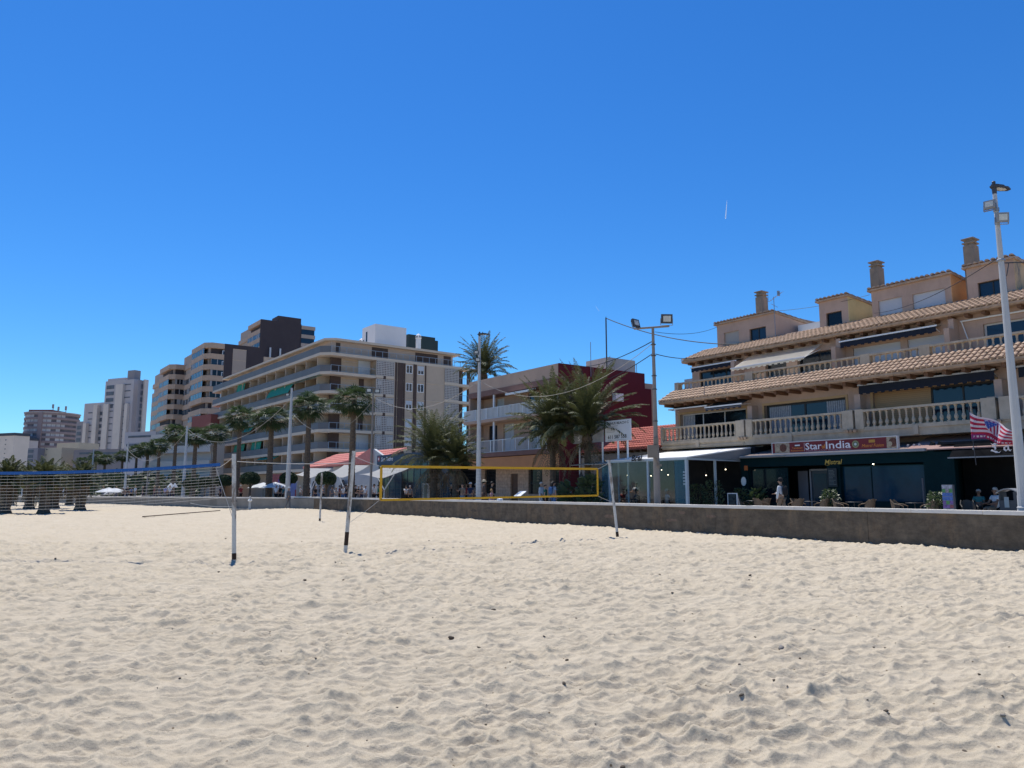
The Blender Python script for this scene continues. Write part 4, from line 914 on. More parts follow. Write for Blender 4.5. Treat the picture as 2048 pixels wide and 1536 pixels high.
for x in range(-50, -4, 6):
    m = MB(); m.prism([(x, 1.8, TOPZ), (x, .1, TOPZ), (x, .1, TOPZ + .9), (x, 1.8, TOPZ + 2)], (.12, 0, 0)); m.build('terrace_divider', ABW, ab)
wbx = M('white_penthouse', (.66, .66, .67), .8, .05, .3)
m = MB(); y0b = 10.5; m.box(-9.3, -4.6, y0b, 16.2, PT, 28.3); o = m.build('stair_tower', wbx, ab)
m = MB(); m.box(-8.9, -8.5, y0b - .03, y0b, PT + .2, PT + 1.9); m.box(-7.9, -7.4, y0b - .03, y0b, PT + .3, PT + 3.1); m.build('slot_windows', GLASSD, o)
for x, y in ((-12.6, 12.0), (-3.0, 17.6)):
    zt = 27.0 if x < -5 else 26.9
    m = MB(); m.lathe((x, y, PT), [(.42, 0), (.42, zt - PT - .5), (.5, zt - PT - .45), (.45, zt - PT), (.25, zt - PT + .25), (.02, zt - PT + .35)], 12); o = m.build('round_chimney', WHITE, ab, smooth=False)
    m = MB()
    for t in range(6): an_ = t * pi / 3; m.cbox((x + .47 * cos(an_), y + .47 * sin(an_), zt - .2), (.12, .12, .3)); 
    m.build('vents', BRN, o)
# dark green stair tower of the next block behind
X_, Y_, Z_ = G(832, 690, 150); GT = Fr(G(811, 990, 150)[:2], -120)
gt = fthing(GT, 'green_tower', 'dark grey green stair tower behind the white roof cabin', 'building', 0, 2, PZ)
zt = G(830, 668, 150)[2]
m = MB(); m.box(-2, .0, 0, 7, PZ, zt - .6); m.box(-1, 0, 0, 6.3, zt - .6, zt); m.build('tower', M('dark_green_grey', (.035, .055, .055), .8, .08, .3), gt)
# ================================================================ brown and orange towers
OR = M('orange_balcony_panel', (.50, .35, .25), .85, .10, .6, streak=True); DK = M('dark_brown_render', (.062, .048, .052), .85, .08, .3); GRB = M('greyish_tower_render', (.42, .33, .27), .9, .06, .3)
def band_wall(t, along, p0, p1, q, zt, fh, nf, sgn, seed, panel=None):
    """balcony fronts between p0 and p1: along 'x' (face at y = q, looking out to -y) or 'y' (face at x = q, looking out to +x)"""
    rnd = random.Random(seed)
    def bx(m, a, b, d0, d1, z0, z1):
        if along == 'x': m.box(a, b, q + d0, q + d1, z0, z1)
        else: m.box(q - d1, q - d0, a, b, z0, z1)
    for k in range(nf):
        z = zt - fh * k; m = MB(); bx(m, p0, p1, 0, .16, z - 1.45, z - .05); bx(m, p0, p1, .17, 1.3, z - 1.5, z - 1.38); m.build('balcony_panel', panel or OR, t)
        m = MB(); n = max(2, int(abs(p1 - p0) / 1.5)); w = (p1 - p0) / n
        if k in (0, 5) and rnd.random() < .8: bx(m, p0 + .1, p1 - .1, 1.0, 1.1, z - fh, z - 1.5); m.build('open_loggia', DK, t); continue
        bx(m, p0 + .05, p1 - .05, .08, .12, z - fh, z - 1.5); o = m.build('window_band', GLASSD if rnd.random() < .6 else GLASS, t); m = MB()
        for i in range(n + 1): xx = p0 + w * i; wv = .1 if rnd.random() < .7 else .5; bx(m, max(p0, xx - wv), min(p1, xx + wv), .04, .08, z - fh, z - 1.5)
        m.build('window_frames', M('dull_frames', (.34, .33, .33), .7, .1, 1), o)
def terraced_tower(label, px, py, D, vp, left, nf, fh, right_px, dark_px, drop=0):
    """near corner at px, py; left: beach side runs back to that px; right_px: street side balcony face ends there; dark_px: dark wall goes on to there"""
    g_ = G(px, 990, D); fr = Fr((g_[0], g_[1]), vp); zt = G(px, py, D)[2]
    t = fthing(fr, 'brown_tower', label, 'apartment building', 0, 4, PZ); xl = fr.pl(left, 850, 0)[0]
    y1 = fr.plx(right_px, 850, 0)[0] if right_px else 0; y2 = fr.plx(dark_px, 850, 0)[0]
    m = MB(); m.box(xl + 1.2, -1.2, 1.2, y2, PZ, zt - .3); m.box(xl, -.2, 2.5, y2, PZ, zt - 3.2); m.build('body', GRB, t)
    if xl < -3: band_wall(t, 'x', xl * .5, -1.6 if y1 else 0, 0, zt, fh, nf, 1, int(px)); band_wall(t, 'x', xl, xl * .5, .9, zt - drop, fh, nf, 1, int(px) + 1)
    else: band_wall(t, 'x', xl, 0, 0, zt, fh, nf, 1, int(px))
    if y1: band_wall(t, 'y', 1.6, y1, 0, zt, fh, nf, 1, int(px) + 2); [MB().prism([(-1.6, 0, zt - fh * k - 1.45), (0, 1.6, zt - fh * k - 1.45), (-.1, 1.7, zt - fh * k - 1.45), (-1.7, .1, zt - fh * k - 1.45)], (0, 0, 1.4)).build('chamfer_panel', OR, t) for k in range(nf)]
    return t, fr, zt, y1, y2
random.seed(8)
t, fr, zt, y1, y2 = terraced_tower('orange banded balcony tower at the left of the brown group', 324, 727, 215, -90, 294, 9, 2.93, 364, 370, 3)
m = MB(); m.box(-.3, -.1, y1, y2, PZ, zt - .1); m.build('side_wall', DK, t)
t, fr, zt, y1, y2 = terraced_tower('orange and brown balcony tower in the middle of the brown group', 394, 683, 196, -90, 350, 11, 2.95, 441, 520, 3)
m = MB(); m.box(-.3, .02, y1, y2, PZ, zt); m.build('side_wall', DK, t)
ya = fr.plx(466, 700, 0)[0]; yb_ = fr.plx(493, 700, 0)[0]; m = MB(); m.box(.02, .10, ya, yb_, PZ, zt - 1.2); m.build('side_panel', GRB, t)
for k in range(8):
    z = zt - 2.95 * k
    for a, b in ((fr.plx(445, 700, 0)[0], fr.plx(459, 700, 0)[0]), (fr.plx(498, 700, 0)[0], fr.plx(509, 700, 0)[0])): window(t, a, b, z - 3.6, z - 1.9, -.04, 2, SHUT, GLASS if random.random() < .5 else SHUT, .2, axis='y')
    m = MB(); m.box(.0, .13, ya, yb_, z - 1.4, z - 1.15); m.build('floor_band', M('sandy_band', (.50, .38, .28), .9), t)
yc = fr.plx(568, 700, 0)[0]; m = MB(); m.box(-6, -.3, y2, yc, PZ, zt - 2.6); m.build('rear_wing', GRB, t)
band_wall(t, 'y', y2 + .2, yc, 0, zt - 2.4, 2.95, 5, 1, 77, M('sandy_band'))
t, fr, zt, y1, y2 = terraced_tower('tall dark brown tower with a plain side wall, highest of the group', 505, 638, 235, -90, 463, 7, 2.95, 0, 602, 3)
ye = fr.plx(603, 652, 0)[0]; m = MB(); m.box(-.3, .02, 0, ye, PZ, zt); m.box(-16, -.3, ye - 4, ye - 2, PZ, zt - .5)
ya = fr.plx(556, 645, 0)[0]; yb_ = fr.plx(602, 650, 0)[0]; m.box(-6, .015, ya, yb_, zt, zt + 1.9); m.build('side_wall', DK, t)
ye2 = fr.plx(630, 655, 0)[0]
for k in range(7):
    z = zt - .4 - 2.95 * k; m = MB(); m.box(-2, .4, ye, ye2, z - 1.2, z); m.build('balcony_panel', GRB, t)
    m = MB(); m.box(-2, .2, ye, ye2 - .2, z - 2.95, z - 1.2); m.build('window_band', GLASS, t)
for k in range(5):
    y_ = fr.plx(592, 660, 0)[0]; z = zt - 1.8 - 3.0 * k; window(t, y_ - 1.2, y_ + 1.6, z - 1.9, z - .1, -.04, 1, SHUT, SHUT if k % 2 else GLASS, .3, axis='y')
for py_, h in ((540, 3.5), (560, 4.5)):
    y_ = fr.plx(py_, 700, 1)[0]; m = MB(); m.box(.3, .7, y_, y_ + .5, zt - 15, zt - 9); m.build('flue', SHUT, t)
# ================================================================ white stepped tower
def simple_tower(name, label, fr, parts, mat, cat='tower block', loc=(0, 3)):
    t = fthing(fr, name, label, cat, loc[0], loc[1], PZ)
    for nm, bx, mt in parts:
        m = MB()
        for b in (bx if isinstance(bx[0], (tuple, list)) else [bx]): m.box(*b)
        m.build(nm, mt, t)
    return t
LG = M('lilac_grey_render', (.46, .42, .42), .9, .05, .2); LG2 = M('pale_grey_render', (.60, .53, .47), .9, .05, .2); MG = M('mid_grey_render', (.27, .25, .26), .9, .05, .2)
D = 330; g_ = G(262, 990, D); WT = Fr((g_[0], g_[1]), -2200)
def WX(px, yl=0): return WT.pl(px, 850, yl)[0]
def WZ(py, px=220): return G(px, py, D)[2]
tw = fthing(WT, 'white_tower', 'tall pale grey stepped tower block left of the orange towers', 'tower block', -10, 5, PZ)
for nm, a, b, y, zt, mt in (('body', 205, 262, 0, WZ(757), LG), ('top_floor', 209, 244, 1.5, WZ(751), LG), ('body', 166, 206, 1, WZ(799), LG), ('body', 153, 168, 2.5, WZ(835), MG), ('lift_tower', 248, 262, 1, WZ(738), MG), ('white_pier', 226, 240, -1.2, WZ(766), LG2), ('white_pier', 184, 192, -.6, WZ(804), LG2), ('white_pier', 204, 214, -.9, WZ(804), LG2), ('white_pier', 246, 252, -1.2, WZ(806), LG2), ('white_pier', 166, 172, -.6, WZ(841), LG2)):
    m = MB(); m.box(WX(a, y), WX(b, y), y, 4 + y * .1, PZ, zt); m.build(nm, mt, tw)
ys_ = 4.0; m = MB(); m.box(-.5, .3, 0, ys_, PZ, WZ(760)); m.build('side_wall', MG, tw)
m = MB(); m.box(.3, 1.2, ys_ * .5, ys_, PZ, WZ(758)); m.build('side_bay', LG2, tw)
for k in range(14):
    for a, b in ((208, 223), (242, 256), (175, 183), (194, 203), (216, 224), (155, 163)):
        py = 766 + 13 * k
        if a in (175, 194, 155) and py < 806 or (a == 155 and py < 840) or (a == 216 and py < 805) or (a == 208 and py > 805) or py > 905: continue
        z = WZ(py); y = {175: 1, 194: 1, 155: 2.5}.get(a, 0)
        wide = a in (208, 194, 155); m = MB(); m.box(WX(a, y), WX(b, y), y - .12, y - .02, z - (1.7 if wide else .45), z); m.build('window', M('hazy_window', (.10, .11, .13), .4, .4, .4), tw)
for k in range(12):
    z = WZ(768 + 13 * k); m = MB(); m.box(.3, .45, ys_ * .25, ys_ * .5, z - 2, z); m.build('window', M('hazy_window'), tw)
# ================================================================ round tower
D = 450; cx, cy, _ = G(92, 990, D + 16); RT = thing('round_tower', 'broad pinkish grey curved tower block with aerials on its roof', 'tower block', (cx, cy, PZ))
z_ = lambda py, px=92, DD=450: G(px, py, DD)[2] - PZ
PK = M('pink_grey_band', (.27, .21, .21), .9, .06, .1); RW = M('pale_shutter_band', (.42, .41, .42), .7, .25, .25)
rad = 15.0
def drum(mb, r, z0, z1, n=28, half=False): mb.lathe((0, 0, 0), [(r, z0), (r, z1)], n)
m = MB(); drum(m, rad - .6, 0, z_(826)); m.build('drum', M('dim_facade', (.13, .12, .135), .8, .4, .25), RT)
zt = z_(824); k = 0
while zt - 2.85 * k > 8:
    z = zt - 2.85 * k; m = MB(); drum(m, rad, z - 1.35, z); m.build('parapet_band', PK, RT)
    random.seed(k)
    for i in range(-7, 6):
        if random.random() < .72:
            m = MB(); a0 = -pi / 2 + i * .17 + .02; a1 = a0 + .15; r = rad - .35
            m.prism([(r * cos(a0), r * sin(a0), z - 2.85), (r * cos(a1), r * sin(a1), z - 2.85), ((r - .3) * cos(a1), (r - .3) * sin(a1), z - 2.85), ((r - .3) * cos(a0), (r - .3) * sin(a0), z - 2.85)], (0, 0, 1.5)); m.build('shutter', RW, RT)
    k += 1
m = MB(); drum(m, rad + .4, zt, zt + .5); m.build('roof_edge', RW, RT)
m = MB(); m.box(-7.5, 6.5, -12, 2, zt + .4, z_(818)); m.build('roof_house', M('brick_red', (.17, .06, .05), .9), RT)
a0 = -pi / 2 + .05; m = MB(); m.box(.5, 3.0, -rad - .3, -rad + 3, 0, zt); m.build('stair_strip', PK, RT)
for px, pt in ((93, 806), (104, 811), (119, 810)):
    X_ = G(px, pt, D)[0] - cx; m = MB(); m.box(X_ - .5, X_ + .5, -9.5, -9, z_(pt + 8), z_(pt)); m.tube((X_, -9, zt), (X_, -9, z_(pt)), .2, n=6); m.build('aerial', MG, RT)
# ================================================================ far blocks at the left
def box_block(name, label, pxa, pxb, pt, D, mat, vp=-2500, dep=9, wins=(), cat='building', wmat=None, edge=None):
    ga = G(pxb, 990, D); fr = Fr((ga[0], ga[1]), vp); t = fthing(fr, name, label, cat, 0, 3, PZ)
    xa = fr.pl(pxa, 900, 0)[0]; zt = G(pxb, pt, D)[2]; m = MB(); m.box(xa, 0, 0, dep, PZ, zt); m.build('body', mat, t)
    if edge: m = MB(); m.box(xa - .3, .3, -.3, dep, zt, zt + 1.6); m.build('roof_edge', edge, t)
    for (p0, p1, q0, q1) in wins:
        a = fr.pl(p0, 900, 0)[0]; b = fr.pl(p1, 900, 0)[0]; z0 = fr.pl(p0, q1, 0)[1]; z1 = fr.pl(p0, q0, 0)[1]; m = MB(); m.box(a, b, -.12, -.02, z0, z1); m.build('window', wmat or M('hazy_window'), t)
    return t, fr, zt, xa
DKR = M('dark_roof_clutter', (.05, .06, .08), .8)
box_block('white_flats', 'white flats at the far left edge with dark roof clutter', -30, 18, 871, 430, LG2, wins=[(9, 11, q, q + 2) for q in range(879, 930, 9)] + [(-4, -2, q, q + 2) for q in range(879, 930, 9)], edge=DKR)
box_block('white_flats', 'lower pale flats just right of the far left ones', 18, 37, 880, 440, LG, wins=[(25, 28, q, q + 3) for q in range(905, 930, 9)] + [(19, 21, 910, 918)], edge=DKR)
box_block('beige_house', 'low beige box house in front of the round tower', 68, 116, 895, 250, M('pale_ochre_render', (.52, .43, .31), .9, .05, .3), wins=[(93, 95, 898, 900), (92, 94, 909, 911), (91, 93, 919, 921)])
t, fr, zt, xa = box_block('beige_house', 'balcony end of the low beige house, dark bays stacked', 56, 68, 896, 251, MG, wins=[(57, 67, 900, 906), (57, 67, 910, 916), (57, 67, 919, 924)])
box_block('beige_house', 'taller beige house with a shaded left part, beside the stepped tower', 113, 150, 885, 300, M('pale_ochre_render'), wins=[(133, 135, 913, 916)])
box_block('grey_house', 'long low mauve grey building under the stepped tower', 148, 250, 897, 240, M('mauve_grey_render', (.26, .22, .21), .9, .08, .3), wins=[(160, 200, 905, 909), (160, 200, 918, 922), (205, 240, 905, 909)])
box_block('grey_house', 'pale grey building between the stepped tower and the orange tower', 248, 305, 862, 230, LG, wins=[(255, 300, 872, 876), (252, 300, 888, 893), (252, 300, 905, 910)])
t, fr, zt, xa = box_block('low_flats', 'low pale flats with long balconies behind the row of fan palms', 300, 425, 862, 135, LG2, vp=-1500, dep=2.0, wins=[(300, 335, 890, 903), (345, 372, 888, 902), (382, 420, 886, 900), (300, 335, 925, 938), (345, 420, 922, 936)], wmat=M('dim_room', (.10, .085, .08), .7, .3, .5))
for q in (882, 912, 942):
    z = fr.pl(380, q, 0)[1]; m = MB(); m.box(xa, .2, -1.2, 0, z - 1.1, z - .9); m.box(xa, .2, -1.2, -1.1, z - 2.2, z - 1.1); m.build('balcony', LG2, t)
t, fr, zt, xa = box_block('brick_house', 'red brick rooftop house below the orange towers', 380, 413, 828, 150, M('faded_brick', (.30, .10, .08), .9, .1, .5), vp=-700, dep=9)
# ================================================================ palms
FROND = M('date_palm_leaf', (.082, .092, .036), .6, .35, 3, spec=.3, trans=.22)
FRONDD = M('dry_palm_leaf', (.16, .12, .065), .7, .3, 3)
FAN = M('fan_palm_leaf', (.046, .072, .028), .55, .35, 2, spec=.28, trans=.28)
BARK = M('palm_bark', (.115, .085, .06), .95, .35, 6, .8, 18)
def frond(mb, rnd, L, az, el0, droop, base, width=.5, nl=34, r0=.10, tw=0.0):
    """a feather leaf: arching midrib with paired leaflets"""
    n = 9; pts = []; p = Vector(base); el = el0; st = L / n; d = []
    for i in range(n + 1):
        pts.append(p.copy()); v = Vector((cos(az) * cos(el), sin(az) * cos(el), sin(el))); d.append(v); p = p + v * st; el -= droop / n * (.5 + 1.1 * i / n)
    side = Vector((-sin(az), cos(az), 0))
    for i in range(n):
        w = .030 * (1 - i / n) + .008; a, b = pts[i], pts[i + 1]
        mb.poly([a - side * w, a + side * w, b + side * w * .8, b - side * w * .8])
    for k in range(nl):
        t = .12 + .88 * (k + .5) / nl; f = t * n; i = min(int(f), n - 1); q = pts[i].lerp(pts[i + 1], f - i); dr = d[i].lerp(d[min(i + 1, n)], f - i).normalized()
        up = side.cross(dr).normalized() * -1
        if up.z < 0: up = -up
        ll = width * (sin(pi * min(1, (t * .86 + .12))) ** .7) * rnd.uniform(.8, 1.15)
        for s in (-1, 1):
            fwd = rnd.uniform(.55, .8); lift = rnd.uniform(.10, .32) - .35 * t
            v = (side * s * (1 - fwd * .5) + dr * fwd + up * lift).normalized(); tip = q + v * ll + Vector((0, 0, -1)) * ll * rnd.uniform(.12, .35)
            mid = q + v * ll * .5; wv = dr.cross(v).cross(v).normalized() * .029
            b = len(mb.v); mb.v += [tuple(q), tuple(mid + wv), tuple(tip), tuple(mid - wv)]; mb.face((b, b + 1, b + 2, b + 3))
def date_palm_parts(seed, L=3.0, nf=60, crown_z=5.0, tr=.20, width=.5, down=.5, skirt=8):
    rnd = random.Random(seed); m = MB()
    for i in range(nf):
        t = (i + .5) / nf; az = i * 2.39996 + rnd.uniform(-.2, .2); el = radians(88 - 60 * t ** 1.0) + rnd.uniform(-.12, .12)
        frond(m, rnd, L * rnd.uniform(.82, 1.08) * (1.08 - .28 * t), az, el, radians(48 + 48 * t) * rnd.uniform(.75, 1.25), (cos(az) * .12, sin(az) * .12, crown_z + .25 - .45 * t), width, 44)
    crown = m.mesh('crown', FROND)
    m = MB()
    for i in range(skirt):
        az = i * 2.4 + rnd.uniform(-.4, .4); frond(m, rnd, L * rnd.uniform(.45, .8), az, radians(-25 - 25 * rnd.random()), radians(50), (cos(az) * .16, sin(az) * .16, crown_z - .25), width * .7, 14)
    dead = m.mesh('dry_fronds', FRONDD) if skirt else None
    m = MB(); pr = []; z = -.3; k = 0
    while z < crown_z - .5: pr.append((tr * (1.25 if z < .2 else 1.0) * (1.06 if k % 2 else .95), z)); z += .11; k += 1
    pr += [(tr * 1.25, crown_z - .45), (tr * 1.7, crown_z - .15), (tr * 1.3, crown_z + .1), (tr * .4, crown_z + .3)]
    m.lathe((0, 0, 0), pr, 10)
    for i in range(40):      # cut leaf stubs under the crown
        a = i * 2.4; zz = crown_z - .75 + .6 * (i / 40.); m.cbox((cos(a) * tr * 1.35, sin(a) * tr * 1.35, zz), (.10, .07, .22), Matrix.Rotation(a, 3, 'Z') @ Matrix.Rotation(.5, 3, 'Y'))
    return crown, dead, m.mesh('trunk', BARK)
def fan_palm_parts(seed, H=10, nf=40, R_=1.4, tr=.17, drop=True):
    rnd = random.Random(seed); m = MB()
    for i in range(nf):
        t = (i + .5) / nf; az = i * 2.39996 + rnd.uniform(-.2, .2); el = radians(82 - 150 * t) + rnd.uniform(-.1, .1); pl_ = rnd.uniform(.5, .95)
        v = Vector((cos(az) * cos(el), sin(az) * cos(el), sin(el))); a = Vector((0, 0, H)) + v * .12; c = a + v * pl_ + Vector((0, 0, -.12)); side = Vector((-sin(az), cos(az), 0)); up = side.cross(v)
        if up.z < 0: up = -up
        m.poly([a - side * .02, a + side * .02, c + side * .015, c - side * .015])
        rr = R_ * rnd.uniform(.8, 1.1); ns = 17; fold = rnd.uniform(.1, .3)
        for s in range(ns):
            a0 = -1.75 + 3.5 * s / ns; a1 = a0 + 3.5 / ns * .72; am = (a0 + a1) / 2
            def P_(ang, r, lift, dz): return c + (v * cos(ang) + side * sin(ang)) * r + up * (lift - fold * r * abs(sin(ang))) + Vector((0, 0, -dz))
            ri = rr * .5; tl = rr * rnd.uniform(.8, 1.15); dz = tl * rnd.uniform(.18, .55)
            b = len(m.v); m.v += [tuple(c), tuple(P_(a0, ri, .0, .04)), tuple(P_(am, tl, .0, dz)), tuple(P_(a1, ri, .03, .04))]; m.face((b, b + 1, b + 2, b + 3))
    crown = m.mesh('crown', FAN); m = MB()
    for i in range(26):
        az = i * 2.4; z0 = H - .2 - .9 * rnd.random(); L = rnd.uniform(.6, 1.1)
        for s in range(5):
            a = az + (s - 2) * .16; m.poly([(cos(az) * tr, sin(az) * tr, z0), (cos(a) * (tr + .16), sin(a) * (tr + .16), z0 - L * .55), (cos(a) * (tr + .2), sin(a) * (tr + .2), z0 - L), (cos(a + .1) * (tr + .13), sin(a + .1) * (tr + .13), z0 - L * .55)])
    dead = m.mesh('dry_fronds', FRONDD); m = MB(); pr = []; z = -.3; k = 0
    while z < H: f = z / H; pr.append((tr * (1.45 - .55 * f) * (1.05 if k % 2 else .96), z)); z += .16; k += 1
    m.lathe((0, 0, 0), pr, 9); return crown, dead, m.mesh('trunk', BARK)
def plant_palm(parts, name, label, loc, rz, sc, group=None, cat='palm tree', lean=(0, 0)):
    t = thing(name, label, cat, loc, rz, group); t.scale = (sc,) * 3; t.rotation_euler = (lean[0], lean[1], rz)
    for nm, me in zip(('crown', 'dry_fronds', 'trunk'), parts):
        if me is None: continue
        o = bpy.data.objects.new(nm, me); COL.objects.link(o); o.parent = t
    return t
fanP = [fan_palm_parts(s, 10, 48, .95) for s in (1, 2, 3)]
FPX = [(702, 765, 60, 'tallest fan palm, just right of the leaning post top'), (612, 782, 70, 'fan palm between the tall lamp post and the tallest palm'), (537, 807, 74, 'fan palm in front of the green awning, second right of the white post'),
       (473, 808, 82, 'fan palm whose trunk rises behind the left white net post'), (425, 843, 95, 'fan palm next left of the white net post'), (385, 851, 100, 'fan palm crossed by a sagging cable, left of the brick house'),
       (345, 845, 104, 'fan palm in front of the orange tower base'), (313, 872, 120, 'fan palm leftmost in front of the orange tower'), (290, 880, 128, 'small fan palm left of the orange tower'), (268, 886, 140, 'small fan palm below the stepped white tower'),
       (240, 897, 150, 'far fan palm above the blue net tape'), (205, 905, 165, 'far fan palm beside a slim lamp pole'), (187, 900, 175, 'far fan palm at the lamp pole below the beige house'), (160, 912, 190, 'hazy far fan palm left of the stepped tower base')]
for i, (px, pt, D, lb) in enumerate(FPX):
    X, Y, Z = G(px, pt, D); hgt = Z - PZ - 1.35; base = G(px, 990, D)
    plant_palm(fanP[i % 3], 'fan_palm', lb, (base[0], D, PZ), i * 1.3, hgt / 10.0 if 0 else 1.0, 'fan palms along the promenade').scale = (1.22 + .10 * (i % 3), 1.22 + .10 * (i % 3), hgt / 10.0)
# date palms near the restaurants
def dp(parts, px, pyc, D, cz, label, name='date_palm', sc=None, rz=0, lean=(0, 0), base=PZ, group='date palms on the promenade'):
    X, Y, Z = G(px, pyc, D); s = sc or (Z - base) / cz; b = G(px, 990, D)
    return plant_palm(parts, name, label, (b[0], D, base), rz, s, group, lean=lean)
dA = date_palm_parts(11, 4.4, 104, 4.4, .19, .50, skirt=10); dB = date_palm_parts(12, 3.6, 88, 4.3, .19, .48, skirt=10); dC = date_palm_parts(13, 4.5, 84, 3.3, .27, .6, skirt=12); dD = date_palm_parts(14, 3.4, 64, 10.9, .2, .5, skirt=4)
dp(dA, 1176, 872, 44.5, 4.4, 'tall spreading date palm in front of the grey billboard', rz=.4)
dp(dB, 1106, 876, 46, 4.3, 'date palm with drooping crown left of the billboards', rz=2.1)
dp(dC, 868, 926, 55, 3.3, 'broad bushy date palm with thick trunk in front of the blue restaurant', rz=1.0)
dp(date_palm_parts(15, 2.6, 56, 3.0, .24, .5, skirt=10), 911, 930, 53, 3.0, 'lower shaggy date palm behind the yellow net, left of the lamp post', rz=2.6)
dp(dD, 966, 748, 66, 10.9, 'lone tall date palm rising behind the lamp post', rz=.3)
# short beach palms at far left, among the net lines
dE = [date_palm_parts(31 + s, 1.7, 50, 1.9, .34, .42, skirt=6) for s in (0, 1)]
for i, (px, pb, D, lb) in enumerate(((12, 1018, 52, 'squat beach palm at the left edge of the sand'), (60, 1011, 60, 'squat beach palm with broad trunk, second from the left edge'), (90, 1018, 52, 'squat beach palm with dark trunk, third from the left edge'),
                                     (110, 1010, 61, 'squat beach palm close behind the third one'), (162, 1012, 58, 'squat beach palm at the end of the row, by the sea wall'), (22, 1006, 66, 'small beach palm behind the leftmost one'), (140, 1003, 70, 'small beach palm near the low wall'))):
    x, y, z = G(px, pb, D); z = macro1(x, D) - .03
    dp(dE[i % 2], px, 970 if i < 5 else 972, D, 1.9, lb, 'beach_palm', rz=i * 1.7, base=z, group='short palms on the beach')
# clipped round trees
def round_tree(px, pc, rpx, D, label):
    X, Y, Z = G(px, pc, D); r = rpx * D / 1480 * 1.0; t = thing('clipped_tree', label, 'tree', (X, D, PZ), 0, 'clipped round trees by the promenade'); rnd = random.Random(int(px)); m = MB(); cz = Z - PZ
    for i in range(2600):
        a = rnd.uniform(0, 2 * pi); u = rnd.uniform(-.75, 1); rr = r * (1 - .22 * rnd.random() ** 2); s_ = sqrt(max(0, 1 - u * u)); c = Vector((rr * s_ * cos(a), rr * s_ * sin(a), cz + rr * u * .72))
        n_ = Vector((rnd.uniform(-1, 1), rnd.uniform(-1, 1), rnd.uniform(-.4, 1))).normalized(); q = n_.orthogonal().normalized(); w_ = n_.cross(q); e = rnd.uniform(.05, .11)
        m.poly([c - q * e, c + w_ * e * .6, c + q * e, c - w_ * e * .6])
    m.lathe((0, 0, cz), [(r * .1, -r * .55), (r * .75, -r * .4), (r * .86, 0), (r * .7, r * .45), (r * .1, r * .64)], 12); m.build('crown', M('hedge_leaf', (.030, .052, .022), .6, .5, 8, trans=.1), t)
    m = MB(); m.path([(0, 0, -.05), (.05, 0, cz * .5), (0, .03, cz - r * .3)], [.13, .1, .09], 8); m.path([(.03, 0, cz * .55), (.4 * r, .1, cz - .1)], [.06, .04], 6); m.build('trunk', BARK, t)
for px, pc, rp, D, lb in ((500, 958, 19, 74, 'clipped round tree right of the left white net post'), (577, 957, 17, 71, 'clipped round tree behind the tall lamp post'), (652, 958, 20, 62, 'clipped round tree with a flat top in front of the tensile canopies'), (447, 962, 17, 78, 'clipped round tree left of the white net post'), (410, 965, 15, 84, 'clipped tree seen through the blue net'), (380, 967, 14, 90, 'far clipped tree seen through the blue net')):
    round_tree(px, pc, rp, D, lb)
# far green mass
m = MB(); rnd = random.Random(4)
for i in range(9000):
    px = rnd.uniform(-30, 400); D = rnd.uniform(120, 190); top = 952 - 14 * (0.5 + .5 * sin(px * .09)) * rnd.random() ** .5; py = rnd.uniform(top, 990); x, y, z = G(px, py, D); e = rnd.uniform(.2, .6)
    n_ = Vector((rnd.uniform(-1, 1), rnd.uniform(-1, 1), rnd.uniform(-.4, 1))).normalized(); q = n_.orthogonal().normalized(); w_ = n_.cross(q); c = Vector((x, y, z)); m.poly([c - q * e, c + w_ * e * .6, c + q * e, c - w_ * e * .6])
tag(m.build('distant_shrubbery', M('hedge_leaf')), 'dark green shrubbery massed along the far promenade behind the blue net', 'shrubbery', kind='stuff')
# potted plants
POT = M('dark_pot', (.02, .02, .022), .6, .1, 3); POTW = M('white_pot', (.5, .5, .5), .7, .06, 3)
def leafy(m, rnd, c, r, h, n, e0=.03, e1=.06):
    for i in range(n):
        a = rnd.uniform(0, 2 * pi); q_ = rnd.random() ** .5; z = rnd.random(); rr = r * q_ * (.55 + .6 * sin(pi * min(1, z * .8 + .2)))
        p = Vector((c[0] + rr * cos(a), c[1] + rr * sin(a), c[2] + h * z)); d = Vector((cos(a) * .7, sin(a) * .7, rnd.uniform(-.2, 1))).normalized(); q = d.orthogonal().normalized() * 1; e = rnd.uniform(e0, e1) * 2.2
        m.poly([p, p + d * e * .5 + q * e * .22, p + d * e, p + d * e * .5 - q * e * .22])
def potted(x, y, h, r, label, pot=POT, leaf=None, ph=.4, name='potted_shrub', n=420, e=(.04, .07)):
    t = rthing(name, label, 'potted plant', x, y, PZ); rnd = random.Random(int(x * 31 + y)); m = MB(); m.lathe((x, y, PZ), [(.15, 0), (.2, ph * .8), (.22, ph)], 12); m.build('pot', pot, t)
    m = MB(); leafy(m, rnd, (x, y, PZ + ph), r, h - ph, n, *e); m.build('foliage', leaf or M('oleander_leaf', (.06, .09, .035), .45, .4, 6, spec=.5, trans=.2), t)
    m = MB(); [m.tube((x, y, PZ + ph - .05), (x + r * .5 * cos(a), y + r * .5 * sin(a), PZ + ph + (h - ph) * .6), .012, n=5) for a in (0, 1.3, 2.6, 4, 5.2)]; m.build('stems', BARK, t); return t
def potat(px, py, yl, *a, **k): x = P(px, py, yl)[0]; return potted(x, yl, *a, **k)
potat(1660, 1000, 9.3, 1.25, .34, 'leafy oleander in a dark pot between the middle cafe tables'); potat(1873, 1000, 9.0, 1.15, .32, 'flowering shrub in a dark pot beside the postcard rack')
potat(1480, 990, 9.2, 1.3, .36, 'yellow green shrub in a pot behind the menu board'); potat(1516, 995, 9.8, 1.2, .35, 'pointed leaf plant at the left window of the teal front', n=160, e=(.1, .16))
